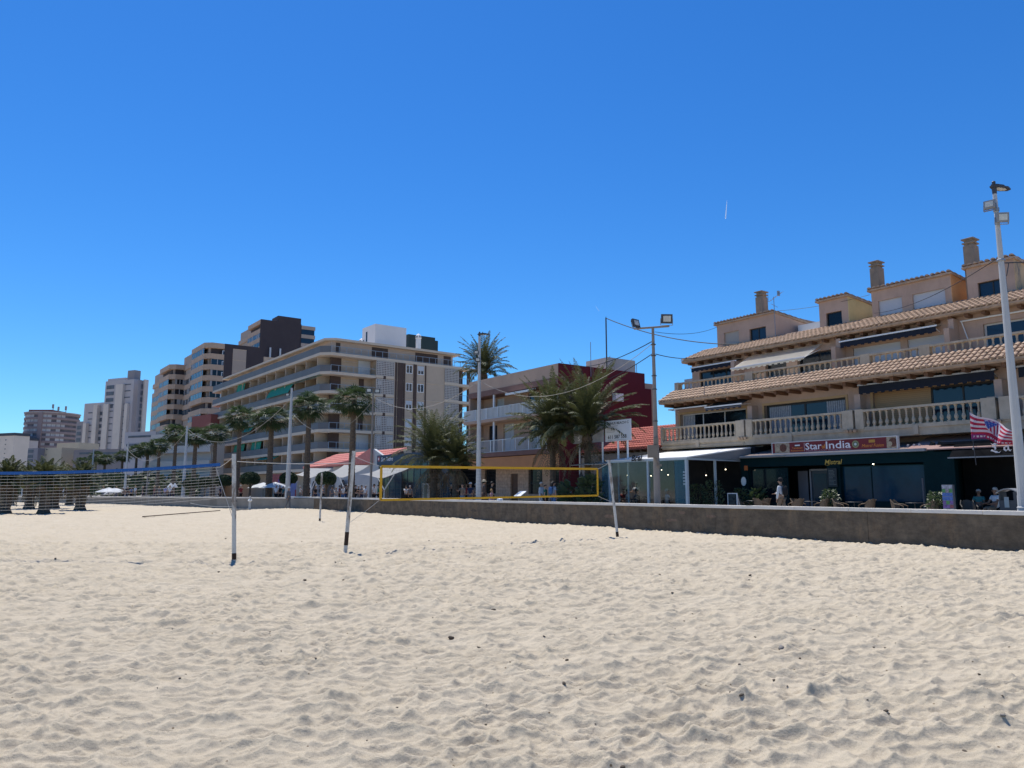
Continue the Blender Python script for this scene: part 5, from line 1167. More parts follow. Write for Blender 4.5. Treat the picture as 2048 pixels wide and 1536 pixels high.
potat(1395, 985, 7.6, 1.5, .45, 'dark bushy plant in a long grey planter on the patio', POTW); potat(1427, 985, 7.9, 1.7, .5, 'tall dark plant in a white planter on the patio', POTW)
potat(1128, 975, 6.6, 1.6, .5, 'airy pale shrub beside the man in green', POTW, M('dusty_leaf', (.14, .15, .10), .7, .3, 5), n=500); potat(1150, 975, 5.6, 1.45, .6, 'broad leaved banana plant in a white tub behind the yellow net', POTW, n=60, e=(.25, .4))
potat(1165, 975, 6.2, 1.5, .5, 'dense dark shrub under the triangular sign', n=600); potat(1181, 970, 5.2, 1.9, .5, 'tall leafy plant at the foot of the spreading date palm', n=260, e=(.15, .25))
# ================================================================ lamp posts, poles, cables
GALV = M('galvanised_steel'); PW = M('pale_post_paint', (.46, .46, .45), .45, .07, 1.2, .05, 20); DKS = M('dark_steel')
LENS = M('lamp_lens', (.55, .55, .5), .2, .1, 10)
def flood(par, c, az, el, s=.34, body=None):
    """floodlight head looking along azimuth az (from +x), elevation el"""
    Mx = Matrix.Rotation(az, 3, 'Z') @ Matrix.Rotation(-el, 3, 'Y'); f = lambda v: tuple(Vector(c) + Mx @ Vector(v))
    m = MB(); m.cbox(f((0, 0, 0)), (.10, s, s * .82), Mx)
    for k in range(5): m.cbox(f((-.08, -s * .36 + k * s * .18, 0)), (.07, .015, s * .7), Mx)
    o = m.build('floodlight', body or DKS, par)
    m = MB(); m.cbox(f((.056, 0, 0)), (.012, s * .68, s * .52), Mx); m.build('lens', LENS, o)
    m = MB(); m.cbox(f((-.03, s * .54, -s * .25)), (.04, .02, s * .6), Mx); m.cbox(f((-.03, -s * .54, -s * .25)), (.04, .02, s * .6), Mx); m.cbox(f((-.03, 0, -s * .56)), (.04, s * 1.08, .02), Mx); m.build('bracket', GALV, o)
    return o
def led_head(par, z, az, s=1.0):
    m = MB(); Mx = Matrix.Rotation(az, 3, 'Z'); q = lambda v: tuple(Mx @ Vector(v) + Vector((0, 0, z)))
    pts = [(-.12, .05), (.05, .12), (.4, .15), (.62, .06), (.62, -.06), (.4, -.15), (.05, -.12), (-.12, -.05)]
    m.prism([q((a * s, b * s, .0)) for a, b in pts], (0, 0, .045)); m.prism([q((a * s * .7, b * s * .7, .045)) for a, b in pts], (0, 0, .05)); m.lathe((0, 0, z - .2), [(.06, 0), (.07, .2)], 8); m.lathe((0, 0, z + .08), [(.05, 0), (.05, .1), (.03, .12)], 8)
    o = m.build('lamp_head', DKS, par); m = MB(); m.prism([q((a * s * .6 + .1, b * s * .6, -.012)) for a, b in pts], (0, 0, .011)); m.build('lens', LENS, o)
rp = thing('lamp_post', 'tall white tapered lamp post with two floodlights at the right edge', 'lamp post', (*G(2049, 1020, 21.3)[:2], PZ))
hz = G(1985, 383, 21.3)[2] - PZ
m = MB(); m.tube((0, 0, 1.1), (0, 0, hz), .14, .055, 12); m.build('pole', PW, rp, smooth=False)
m = MB(); m.lathe((0, 0, 0), [(.20, 0), (.20, .02), (.19, .35), (.195, .36), (.18, .40), (.19, .42), (.17, .75), (.18, .76), (.155, .80), (.15, 1.1)], 12); m.build('base_casing', PW, rp)
led_head(rp, hz + .12, 0.35); flood(rp, (-.26, -.12, hz - .46), pi + .75, .15, .30, M('grey_cast', (.25, .26, .27), .5)); flood(rp, (0.02, -.2, hz - .88), -pi / 2 - .1, -.12, .34, M('grey_cast'))
m = MB(); m.lathe((0, 0, hz - 2.15), [(.105, 0), (.115, .01), (.115, .05), (.105, .06)], 12); m.lathe((0, 0, hz - .62), [(.08, 0), (.085, .1)], 12); m.build('clamp_band', GALV, rp)
m = MB(); m.tube((0, 0, hz - 2.2), (1.3, 0, hz - 2.15), .02); m.tube((.22, 0, hz - 2.2), (.12, 0, hz - 2.6), .015); m.build('cable_bracket', DKS, rp)
# middle mast with cross arm
X, Y, _ = G(1315, 1005, 32.6); mm = thing('floodlight_mast', 'brown grey mast whose cross arm carries two black floodlights, before the glass terrace', 'lamp post', (X, Y, PZ)); hz = G(1305, 655, 32.6)[2] - PZ
PB = M('brown_grey_paint', (.24, .21, .185), .6, .1, 1.5)
m = MB(); m.tube((0, 0, 0), (0, 0, 3.2), .15, .13, 10); m.tube((0, 0, 3.2), (0, 0, hz), .10, .06, 10); m.build('pole', PB, mm)
m = MB(); m.tube((-.85, -.1, hz - .08), (.75, .1, hz + .08), .045); m.build('cross_arm', PB, mm)
flood(mm, (-.78, -.15, hz + .16), -pi / 2 + .75, .25, .44); flood(mm, (.62, -.05, hz + .38), -pi / 2 + .05, -.12, .50)
m = MB(); m.cbox((-.18, -.15, 2.9), (.42, .16, .55)); m.cbox((-.02, -.12, 3.35), (.2, .14, .3)); m.tube((-.1, -.2, 2.6), (.08, -.2, 2.35), .03); m.cbox((.08, -.2, 2.3), (.2, .12, .08)); m.build('junction_box', M('box_brown', (.20, .17, .14), .7), mm)
m = MB(); [m.lathe((0, 0, z), [(.11, 0), (.12, .02), (.11, .04)], 8) for z in (4.2, 5.6, 6.2, 7.1, 7.6)]; m.build('clamp_band', DKS, mm)
# lamp post in front of the tall date palm
def lamp(px, pyb, pt, D, label, r0=.15, r1=.07, head=True, floods=(), mat=PW, haz=.3):
    X, Y, _ = G(px, pyb, D); t = thing('lamp_post', label, 'lamp post', (X, Y, PZ)); hz = G(px, pt, D)[2] - PZ
    m = MB(); m.tube((0, 0, 0), (0, 0, 1.6), r0 * 1.12, r0, 10); m.tube((0, 0, 1.6), (0, 0, hz), r0, r1, 10); m.build('pole', mat, t)
    if head: led_head(t, hz + .1, haz)
    for (dx, dz, az, s) in floods: flood(t, (dx, -.12, hz - dz), az, 0, s)
    return t, X, Y, hz
l1 = lamp(957, 997, 673, 44.5, 'white lamp post with a flat LED head in front of the tall date palm', .16, .075, floods=((-.18, 1.0, -pi / 2, .26), (-.1, 1.45, -pi / 2 + .2, .3)), haz=-.1)
l2 = lamp(574, 1008, 776, 64.5, 'tall white lamp post at the gap in the sea wall', .2, .09, haz=.2, head=False, floods=((-.3, .6, -pi / 2, .3),))
l3 = lamp(741, 990, 785, 58, 'slim brown pole with two small floodlights beside the gabled house', .1, .06, head=False, floods=((-.3, -.15, -pi / 2, .42), (.35, -.1, -pi / 2, .42)), mat=PB)
l4 = lamp(366, 992, 852, 90, 'white lamp post behind the blue net', .2, .1, head=False)
lamp(249, 990, 884, 118, 'distant white lamp post below the stepped tower', .2, .1, head=False); lamp(181, 985, 898, 140, 'faint distant lamp post near the beige house', .16, .1, head=False)
lamp(419, 985, 862, 96, 'thin grey pole behind the blue net, left of the white net post', .09, .06, head=False, mat=PB); lamp(45, 985, 958, 95, 'short white pole at far left behind the net', .14, .1, head=False); lamp(65, 985, 962, 95, 'short thin white pole, second at far left', .12, .1, head=False); lamp(126, 985, 965, 98, 'short thin white pole, third at far left', .12, .1, head=False); lamp(293, 985, 930, 100, 'thin grey pole at the far stretch of wall', .1, .08, head=False, mat=PB)
def cable(name, label, a, b, sag, r=.012, mat=None, n=14, cat='cable', group=None):
    a, b = Vector(a), Vector(b); m = MB(); c = (a + b) / 2; pts = []
    for i in range(n + 1):
        t = i / n; p = a.lerp(b, t) - c; p.z -= 4 * sag * t * (1 - t); pts.append(p)
    m.path(pts, r, 5); o = m.build(name, mat or M('black_cable')); o.location = c; return tag(o, label, cat, group)
LC = M('pale_cable', (.30, .28, .25), .7)
mastX = Vector(mp_.location) + Vector((0, 0, zt_))
top_m = Vector((mm.location.x, mm.location.y, PZ + hz)) if 0 else Vector((mm.location.x, mm.location.y, G(1305, 655, 32.6)[2]))
cable('overhead_cable', 'dark cable from the rooftop mast down to the tiled roof corner', mastX, R.w(X2 + 3.2, 15, 10.5), .5, .03)
cable('overhead_cable', 'thin dark cable from the floodlight mast towards the maroon house, upper one', top_m + Vector((0, 0, -.6)), R.w(-34, 13.5, 10.8), .3, .022); cable('overhead_cable', 'thin dark cable from the floodlight mast to the palm crown, lower one', top_m + Vector((0, 0, -1.15)), R.w(-31, 11, 8.6), .25, .02)
cable('overhead_cable', 'thin dark cable from the floodlight mast to the upper roof eave', top_m + Vector((.1, 0, -1.2)), R.w(X2 + .3, 14.5, 10.1), .15, .02)
cable('overhead_cable', 'faint wire from the floodlight mast to the first dormer chimney', top_m + Vector((.1, 0, -.2)), R.w(-22.6, 15.6, 12.1), .25, .012); cable('overhead_cable', 'faint wire between the first and third dormers', R.w(-18.6, 15.9, 12.4), R.w(-12.3, 15.5, 12.0), .15, .012)
cable('overhead_cable', 'dark wire running across the dormer fronts to the tall lamp post', R.w(-12.0, 15.3, 10.9), (rp.location.x, rp.location.y, 8.4), .35, .013)
L1t = Vector((l1[1], l1[2], PZ + l1[3])); L3t = Vector((l3[1], l3[2], PZ + l3[3])); L2t = Vector((l2[1], l2[2], PZ + l2[3])); L4t = Vector((l4[1], l4[2], PZ + l4[3]))
cable('festoon_cable', 'pale sagging cable between the brown pole and the white lamp post', L3t + Vector((0, 0, -.3)), L1t + Vector((0, 0, -2.7)), 1.3, .018, LC); cable('festoon_cable', 'pale sagging cable between the white lamp post and the floodlight mast', L1t + Vector((0, 0, -2.7)), top_m + Vector((0, 0, -.7)), 1.6, .012, LC)
cable('festoon_cable', 'pale sagging cable between the wall gap lamp post and the brown pole', L2t + Vector((0, 0, -2)), L3t + Vector((0, 0, -.6)), 2.2, .016, LC); cable('festoon_cable', 'pale sagging cable left of the wall gap lamp post', L4t + Vector((0, 0, -.3)), L2t + Vector((0, 0, -.9)), 2.6, .02, LC); cable('festoon_cable', 'pale sagging cable at the far left lamp posts', G(249, 890, 118), L4t + Vector((0, 0, -.5)), 3.0, .025, LC)
# ================================================================ volleyball posts and nets
WP = M('worn_white_paint', (.56, .55, .51), .65, .14, 6, .2, 30, stain=.95, stain_col=(.17, .12, .085)); RUST = M('rust_brown', (.045, .028, .02), .9, .3, 12)
def vpost(px, pb, ptx, pty, D, r, label, bands=()):
    x, y, z = G(px, pb, D); z = sandz(x, D); xt, _, zt = G(ptx, pty, D); t = thing('net_post', label, 'post', (x, D, z)); top = (xt - x, 0, zt - z); m = MB(); m.tube((-top[0] * .1, 0, -.25), top, r, r, 10); m.build('pole', WP, t)
    for a, b in bands:
        m = MB(); m.tube(tuple(c * a for c in top), tuple(c * b for c in top), r + .003, r + .003, 10); m.build('rust_band', RUST, t)
    m = MB(); f = lambda s: tuple(c * s for c in top)
    for s in (.93, .55): m.tube((top[0] * s - r * 1.5, 0, top[2] * s), (top[0] * s + r * 1.5, 0, top[2] * s), .012, n=6)
    m.build('hook', DKS, t); return Vector((x, D, z)), Vector((xt, D, zt))
A0, A1 = vpost(468.5, 1113, 468, 908, 17.8, .048, 'upright worn white net post holding the blue net', ((0, .06),))
B0, B1 = vpost(691, 1096, 708, 902, 20.3, .052, 'leaning white net post with rusty brown foot, holding the yellow net', ((.03, .0301), (.07, .20)))
C0, C1 = vpost(1235, 1065, 1218, 920, 27.3, .05, 'leaning thin white net post at the right end of the yellow net', ((0, .07),))
x, y, z = G(640, 1030, 40); pz = sandz(x, 40); t = thing('marker_post', 'thin short white post standing in front of the sea wall', 'post', (x, 40, pz)); m = MB(); m.tube((0, 0, -.2), (.03, 0, G(641, 946, 40)[2] - pz), .05, .05, 8); m.build('pole', WP, t); m = MB(); m.tube((0, 0, 0), (0, 0, .12), .055, .055, 8); m.build('rust_band', RUST, t)
x, y, z = G(499, 1021, 58); pz = macro1(x, 58); t = thing('shower_post', 'small white tap post with a round valve before the left sea wall', 'tap post', (x, 58, pz)); m = MB(); m.lathe((0, 0, -.1), [(.10, 0), (.09, .3), (.075, .9), (.085, 1.0), (.06, 1.1), (.02, 1.14)], 10); m.build('post', WP, t); m = MB(); m.lathe((0, 0, .6), [(.05, 0), (.17, .06), (.17, .14), (.05, .2)], 10); m.build('valve', WHITE, t); m = MB(); m.box(-1.3, 1.6, -.35, .35, -.02, .05); m.build('base_plate', M('grey_concrete'), t)
NETW = M('white_net_cord', (.50, .48, .45), .7, .08, 6); YEL = M('yellow_tape', (.62, .34, .015), .6, .08, 3); BLU = M('blue_tape', (.012, .10, .34), .55, .12, 3)
def net(name, label, PA, PB_, ta, tb, ha, hb, tape, tw, cord, cols, rows, sag=.0, sidetape=True, bottom=True, cordr=.006, n=26):
    """ta/tb: heights of the top edge at either end; ha/hb net height"""
    a = Vector(PA); b = Vector(PB_); c = (a + b) / 2; t = thing(name, label, 'net', (c.x, c.y, (ta + tb) / 2 - 1.2)); o = Vector(t.location); dr = Vector((b.x - a.x, b.y - a.y, 0)); dn = dr.normalized()
    def pt(u, v):
        g_ = a + dr * u; top = ta + (tb - ta) * u - 4 * sag * u * (1 - u); h = ha + (hb - ha) * u; return Vector((g_.x, g_.y, top - h * v)) - o
    def strip(m, u0, u1, vf, w, k, d=.008):
        for i in range(k):
            p = pt(u0 + (u1 - u0) * i / k, vf); q = pt(u0 + (u1 - u0) * (i + 1) / k, vf); nrm = Vector((-dn.y, dn.x, 0)) * d
            m.prism([p + Vector((0, 0, w / 2)), p - Vector((0, 0, w / 2)), q - Vector((0, 0, w / 2)), q + Vector((0, 0, w / 2))], nrm)
    m = MB(); strip(m, 0, 1, 0, tw, n); m.build('top_tape', tape, t)
    if bottom: m = MB(); strip(m, 0, 1, 1, tw * .8, n); m.build('bottom_tape', tape, t)
    if sidetape:
        m = MB()
        for u in (0, 1): p, q = pt(u, 0), pt(u, 1); m.prism([p - dn * tw * .5, p + dn * tw * .5, q + dn * tw * .5, q - dn * tw * .5], Vector((-dn.y, dn.x, 0)) * .014)
        m.build('side_tape', tape, t)
    m = MB()
    for j in range(1, rows + (0 if bottom else 1)): m.path([pt(i / n, j / rows) for i in range(n + 1)], cordr, 4)
    for i in range(1, cols): m.path([pt(i / cols, 0), pt(i / cols + .004, 1)], cordr * .45, 4)
    m.build('mesh', cord, t); return pt, o
# yellow net between B and C, hung on short ropes
ya_ = G(763, 933, 20.9); yb_ = G(1195, 938, 26.4); yal = G(759, 1000, 20.9); ybl = G(1194, 991, 26.4)
net('volleyball_net', 'yellow taped volleyball net between the leaning post and the thin right post', (ya_[0], 20.9, 0), (yb_[0], 26.4, 0), ya_[2], yb_[2], ya_[2] - yal[2], yb_[2] - ybl[2], YEL, .075, M('black_net_cord', (.02, .02, .02), .7), 90, 9, .0, cordr=.0016)
def rope(label, a, b, sag=.02, r=.006, mat=None): return cable('net_rope', label, a, b, sag, r, mat or NETW, 8, 'rope')
rope('short white rope tying the yellow net top to the leaning post', B0.lerp(B1, .95), ya_, .02); rope('white rope from the yellow net bottom corner down to the leaning post foot', B0.lerp(B1, .28), yal, .02); rope('short rope tying the yellow net top to the thin right post', yb_, C0.lerp(C1, .97)); rope('short rope tying the yellow net bottom to the thin right post', ybl, C0.lerp(C1, .45))
# blue net from A to the left
na = G(440, 934, 18.0); nb = G(-175, 944, 19.3)
net('volleyball_net', 'long blue taped volleyball net with white cords at the left', (nb[0], 19.3, 0), (na[0], 18.0, 0), nb[2], na[2] + .06, .97, .80, BLU, .075, NETW, 46, 12, .10, sidetape=False, bottom=False, cordr=.0028)
rope('white rope from the blue net up to the top of the white post', na, A0.lerp(A1, .98)); rope('long white rope between the upright post and the leaning post', A0.lerp(A1, .93), B0.lerp(B1, .88), .04, .009); rope('white rope from the net foot to the upright post', G(380, 1006, 18.1), A0.lerp(A1, .5), .04); rope('slanting cord at the end of the blue net', G(432, 936, 18), A0.lerp(A1, .35), .0, .007)
gq = (lambda px, py: (lambda p: (p[0], p[1], sandz(p[0], p[1]) + .015))(GZ(px, py, 0.0)))
g1, g2 = gq(285, 1034), gq(440, 1024); cable('court_line', 'dark court line rope lying on the sand left of the white post', (g1[0], g1[1], g1[2] + .02), (g2[0], g2[1], g2[2] + .03), 0, .03, RUST, 20, 'rope')
# ================================================================ people
SKIN = M('skin', (.42, .25, .17), .6, .05, 4); SKT = M('tanned_skin', (.26, .14, .09), .6, .05, 4); HAIRD = M('dark_hair', (.015, .011, .009), .6, .1, 8); HAIRG = M('grey_hair', (.40, .38, .36), .7, .1, 8); HAIRB = M('blond_hair', (.35, .22, .09), .6, .1, 8)
def cl(name, c): return M('cloth_' + name, c, .85, .12, 3, .1, 20)
CW = cl('white', (.62, .62, .62)); CBK = cl('black', (.012, .012, .014)); CNV = cl('navy', (.02, .03, .07)); CBL = cl('blue', (.06, .14, .30)); CGR = cl('green', (.015, .12, .07)); CGY = cl('grey', (.16, .16, .17)); CRD = cl('red', (.25, .04, .04)); CTN = cl('tan', (.22, .16, .11)); CPP = cl('lilac', (.34, .30, .48)); CBR = cl('brown', (.09, .055, .04)); CPK = cl('pink', (.45, .25, .26))
def skinned(name, joints, mat, par, sub=1):
    """joints: {name:(pos,r,parent)} grown into one tapered surface"""
    me = bpy.data.meshes.new(name); keys = list(joints); me.from_pydata([joints[k][0] for k in keys], [(keys.index(joints[k][2]), i) for i, k in enumerate(keys) if joints[k][2]], [])
    o = bpy.data.objects.new(name, me); COL.objects.link(o); md = o.modifiers.new('s', 'SKIN'); md.use_smooth_shade = True
    sv_ = me.skin_vertices[0].data
    for i, k in enumerate(keys):
        r = joints[k][1]; sv_[i].radius = r if hasattr(r, '__len__') else (r, r); sv_[i].use_root = (joints[k][2] is None)
    md2 = o.modifiers.new('u', 'SUBSURF'); md2.levels = sub; md2.render_levels = sub
    dg = bpy.context.evaluated_depsgraph_get(); dg.update(); m2 = bpy.data.meshes.new_from_object(o.evaluated_get(dg)); bpy.data.objects.remove(o); bpy.data.meshes.remove(me)
    m2.name = name; m2.materials.clear(); m2.materials.append(mat); m2.polygons.foreach_set('use_smooth', [True] * len(m2.polygons)); o = bpy.data.objects.new(name, m2); COL.objects.link(o); o.parent = par; return o
def person(label, loc, rz, top, bottom, hair=HAIRD, skin=SKIN, h=1.7, pose='stand', hat=None, pack=None, skirt=False, long=False, armf=(.0, .0), stride=.0, group=None, hairlen=0):
    """faces -y in its own frame"""
    t = thing('person', label, 'person', loc, rz, group); s = h / 1.7; V = lambda x, y, z: (x * s, y * s, z * s); J = {}
    sit = pose == 'sit'; hz_ = .50 if sit else .90; dz = hz_ - .90
    J['pelvis'] = (V(0, 0, hz_), (.135 * s, .10 * s), None); J['waist'] = (V(0, 0, hz_ + .18), (.125 * s, .09 * s), 'pelvis'); J['chest'] = (V(0, .0, hz_ + .40), (.16 * s, .11 * s), 'waist'); J['neck'] = (V(0, .01, hz_ + .54), .05 * s, 'chest'); J['skull'] = (V(0, -.01, hz_ + .60), .06 * s, 'neck'); J['head'] = (V(0, -.02, hz_ + .69), (.078 * s, .092 * s), 'skull'); J['crown'] = (V(0, -.005, hz_ + .76), (.068 * s, .08 * s), 'head')
    for i, sd in enumerate((-1, 1)):
        n = 'lr'[i]; af = armf[i]
        J['sh' + n] = (V(sd * .17, 0, hz_ + .47), .055 * s, 'chest')
        el = V(sd * (.215), -.28 * sin(af), hz_ + .47 - .28 * cos(af)); J['el' + n] = (el, .042 * s, 'sh' + n)
        a2 = af + (.9 if af > .2 or sit else .15); wr = (el[0] - sd * .02 * s, el[1] - .25 * s * sin(a2), el[2] - .25 * s * cos(a2)); J['wr' + n] = (wr, .028 * s, 'el' + n)
        J['pa' + n] = ((wr[0], wr[1] - .05 * s * sin(a2), wr[2] - .05 * s * cos(a2)), (.035 * s, .02 * s), 'wr' + n)
        if sit:
            J['kn' + n] = (V(sd * .11, -.42, hz_ + .02), .062 * s, 'pelvis'); J['an' + n] = (V(sd * .11, -.40, .09), .04 * s, 'kn' + n); J['to' + n] = (V(sd * .12, -.55, .04), .035 * s, 'an' + n)
        else:
            st = stride * sd; J['hp' + n] = (V(sd * .085, 0, hz_ - .06), .085 * s, 'pelvis'); J['kn' + n] = (V(sd * .09, -.22 * st - .03 * abs(st), .48), .058 * s, 'hp' + n); J['an' + n] = (V(sd * .09, -.50 * st + .06, .09), .038 * s, 'kn' + n); J['to' + n] = (V(sd * .10, -.50 * st - .08, .035), .034 * s, 'an' + n)
    skinned('body', J, skin, t)
    # fingers and thumb on each palm
    m = MB()
    for n, sd in (('l', -1), ('r', 1)):
        p = Vector(J['pa' + n][0]); w = Vector(J['wr' + n][0]); d = (p - w).normalized(); sx = Vector((0, 1, 0)).cross(d); sx = sx.normalized() if sx.length > .1 else Vector((1, 0, 0))
        for k, L in enumerate((.062, .072, .068, .052)): b = p + d * .03 * s + sx * (k - 1.5) * .019 * s; m.path([b - d * .02, b + d * L * .55 * s, b + d * L * s + Vector((-sd * .012, 0, 0))], [.009 * s, .008 * s, .006 * s], 5)
        m.path([w + d * .02, w + d * .05 * s - sx * sd * .035 * s, w + d * .09 * s - sx * sd * .04 * s], [.011 * s, .009 * s, .007 * s], 5)
    m.build('hands', skin, t)
    # face
    m = MB(); hc = Vector(J['head'][0]); f = lambda x, y, z: (hc.x + x * s, hc.y + y * s, hc.z + z * s)
    m.path([f(0, -.088, .02), f(0, -.108, -.012), f(0, -.088, -.022)], [.008 * s, .014 * s, .008 * s], 6); m.lathe(f(-.083, 0, -.02), [(.006, 0), (.016, .012), (.018, .035), (.006, .05)], 6); m.lathe(f(.083, 0, -.02), [(.006, 0), (.016, .012), (.018, .035), (.006, .05)], 6); m.build('nose_and_ears', skin, t)
    m = MB(); m.cbox(f(-.03, -.088, .018), (.022 * s, .008, .01 * s)); m.cbox(f(.03, -.088, .018), (.022 * s, .008, .01 * s)); m.cbox(f(0, -.086, -.045), (.04 * s, .008, .008 * s)); m.build('eyes_and_mouth', HAIRD, t)
    # clothes: slightly larger skins over the same joints
    T = {}; q = 1.13
    for k in ('pelvis', 'waist', 'chest'): r = J[k][1]; T[k] = (J[k][0], (r[0] * q, r[1] * q), J[k][2])
    T['collar'] = (V(0, .0, hz_ + .49), (.085 * s, .07 * s), 'chest')
    for n in 'lr':
        T['sh' + n] = (J['sh' + n][0], .068 * s, 'chest'); a, b = Vector(J['sh' + n][0]), Vector(J['el' + n][0]); T['sl' + n] = (tuple(a.lerp(b, .95 if long else .6)), .058 * s, 'sh' + n)
        if long: T['cu' + n] = (J['wr' + n][0], .04 * s, 'sl' + n)
    skinned('top', T, top, t)
    B = {'pelvis': (J['pelvis'][0], (.15 * s, .115 * s), None)}
    for n in 'lr':
        if sit: B['kn' + n] = (J['kn' + n][0], .075 * s, 'pelvis'); B['an' + n] = (tuple(Vector(J['kn' + n][0]).lerp(Vector(J['an' + n][0]), .35 if skirt else .9)), .058 * s, 'kn' + n)
        else:
            B['hp' + n] = (J['hp' + n][0], .098 * s, 'pelvis'); B['kn' + n] = (J['kn' + n][0], .075 * s, 'hp' + n)
            if not skirt: B['an' + n] = (tuple(Vector(J['kn' + n][0]).lerp(Vector(J['an' + n][0]), .93)), .055 * s, 'kn' + n)
    skinned('bottom', B, bottom, t)
    if skirt == 'dress':
        m = MB(); m.lathe(V(0, 0, 0), [(.27 * s, .42 * s), (.23 * s, .62 * s), (.17 * s, .92 * s), (.15 * s, 1.05 * s)], 12); m.build('skirt', top if top is not CW else bottom, t, smooth=True)
    m = MB(); c = V(0, .012, hz_ + .745); m.lathe((c[0], c[1], c[2] - .07 * s), [(.078 * s, 0), (.093 * s, .03 * s), (.094 * s, .08 * s), (.075 * s, .125 * s), (.03 * s, .15 * s)], 12)
    m.v = [(p[0], p[1] + (.02 * s if p[2] < c[2] else .0), p[2]) for p in m.v]
    if hairlen: m.path([(0, .07 * s, c[2]), (0, .10 * s, c[2] - .12 * s), (0, .09 * s, c[2] - .25 * s * hairlen)], [.08 * s, .085 * s, .05 * s], 8)
    m.build('hair', hair, t, smooth=True)
    if hat:
        m = MB(); m.lathe((0, 0, (hz_ + .775) * s), [(.20 * s, 0), (.20 * s, .012), (.105 * s, .02), (.10 * s, .09 * s), (.07 * s, .12 * s), (.02, .125 * s)], 14) if hat[0] == 'brim' else (m.lathe((0, 0, (hz_ + .765) * s), [(.098 * s, 0), (.098 * s, .05 * s), (.06 * s, .10 * s), (.02, .11 * s)], 12), m.cbox((0, -.13 * s, (hz_ + .775) * s), (.14 * s, .12 * s, .015)))
        m.build('hat', hat[1], t)
    if pack:
        m = MB(); m.lathe((0, .19 * s, (hz_ + .1) * s), [(.06 * s, 0), (.14 * s, .05 * s), (.15 * s, .25 * s), (.12 * s, .38 * s), (.04 * s, .42 * s)], 10); m.v = [(p[0], .19 * s + (p[1] - .19 * s) * .7, p[2]) for p in m.v]
        for sd in (-1, 1): m.path([(sd * .09 * s, .15 * s, (hz_ + .5) * s), (sd * .12 * s, -.02, (hz_ + .53) * s), (sd * .13 * s, -.13 * s, (hz_ + .35) * s), (sd * .14 * s, .05 * s, (hz_ + .12) * s)], .016, 5)
        m.build('backpack', pack, t, smooth=True)
    return t
def at(px, yl, z=PZ):   # on the promenade beside column px at depth yl behind the wall
    return R.w(P(px, 985, yl)[0], yl, z)
RZ = R.rot
person('person in white shirt and pale shorts striding left with a dark backpack', at(1562, 5.6), RZ - 1.45, CW, CTN, pose='stand', h=1.72, pack=CBK, long=True, armf=(.5, .1), stride=.45, skirt=True, hat=('cap', CBK))
person('person in a white top leaning forward beside the man in green', at(1083, 3.8), RZ + 1.9, CW, CW, HAIRG, h=1.7, long=True); person('person in a green top walking behind the yellow net', at(1091, 2.8), RZ + 2.2, CGR, CBK, h=1.55); person('person with dark hair, pale blue top and blue backpack', at(1107, 3.0), RZ + 3.0, M('cloth_paleblue', (.25, .33, .42), .85), CBL, h=1.72, pack=CBL, hairlen=1)
person('person in a cream brimmed hat and long brown coat left of the beige house', at(968, 3.2), RZ + 3.0, CBR, CBR, h=1.8, hat=('brim', M('straw', (.6, .52, .38), .8)), skirt='dress', long=True); person('person with short dark hair in a black top behind the child in lilac', at(984, 3.6), RZ + 2.6, CBK, CBK, h=1.75); person('child in a lilac skirt with red hair band', at(983, 2.2), RZ + 2.9, CPK, CPP, HAIRB, h=1.3, skirt='dress')
person('person in a rust top and pale jeans holding up a phone', at(925, 3.6), RZ + .6, CTN, M('cloth_jean', (.2, .26, .33), .85), hairlen=1, h=1.66, armf=(.9, .3)); person('person in a dark top with white cap near the lamp post', at(941, 4.4), RZ + .4, CNV, CGY, hat=('cap', CW), h=1.7); person('person in black with a pale scarf left of the rust top', at(903, 4.6), RZ - .5, CBK, CNV, HAIRG, h=1.62, long=True); person('person in a wine red top behind the phone holder', at(932, 5.6), RZ + 1.4, CRD, CBK, h=1.7)
# the queue and groups further left
grp = [(748, 3.0, CW, CBK, HAIRD, 1.72, 'person in a white shirt leaning right beside the brown pole'), (731, 4.2, CW, CGY, HAIRG, 1.65, 'person in a white patterned shirt left of the brown pole'), (723, 4.6, CGY, CNV, HAIRD, 1.66, 'person in grey between the leaning post and the pole'), (711, 5.2, CBK, CBK, HAIRD, 1.7, 'person in black close right of the leaning post'), (686, 3.6, CW, CBL, HAIRG, 1.62, 'person in pale clothes left of the leaning post'), (692, 5.0, CBK, CNV, HAIRD, 1.74, 'person in dark clothes partly behind the leaning post'),
       (672, 2.4, M('cloth_floral', (.38, .36, .33), .85, .5, 14), CW, HAIRB, 1.45, 'person in a floral beige top sitting low by the wall'), (664, 4.0, CGY, CGY, HAIRD, 1.6, 'person in grey beneath the round clipped tree'), (631, 3.4, CBK, CNV, HAIRB, 1.62, 'blond person in dark clothes by the wall'), (617, 4.6, CNV, CBK, HAIRD, 1.78, 'person in a dark printed shirt seen from behind'), (600, 3.6, CW, CGY, HAIRG, 1.66, 'person in a white shirt right of the blue kiosk board')]
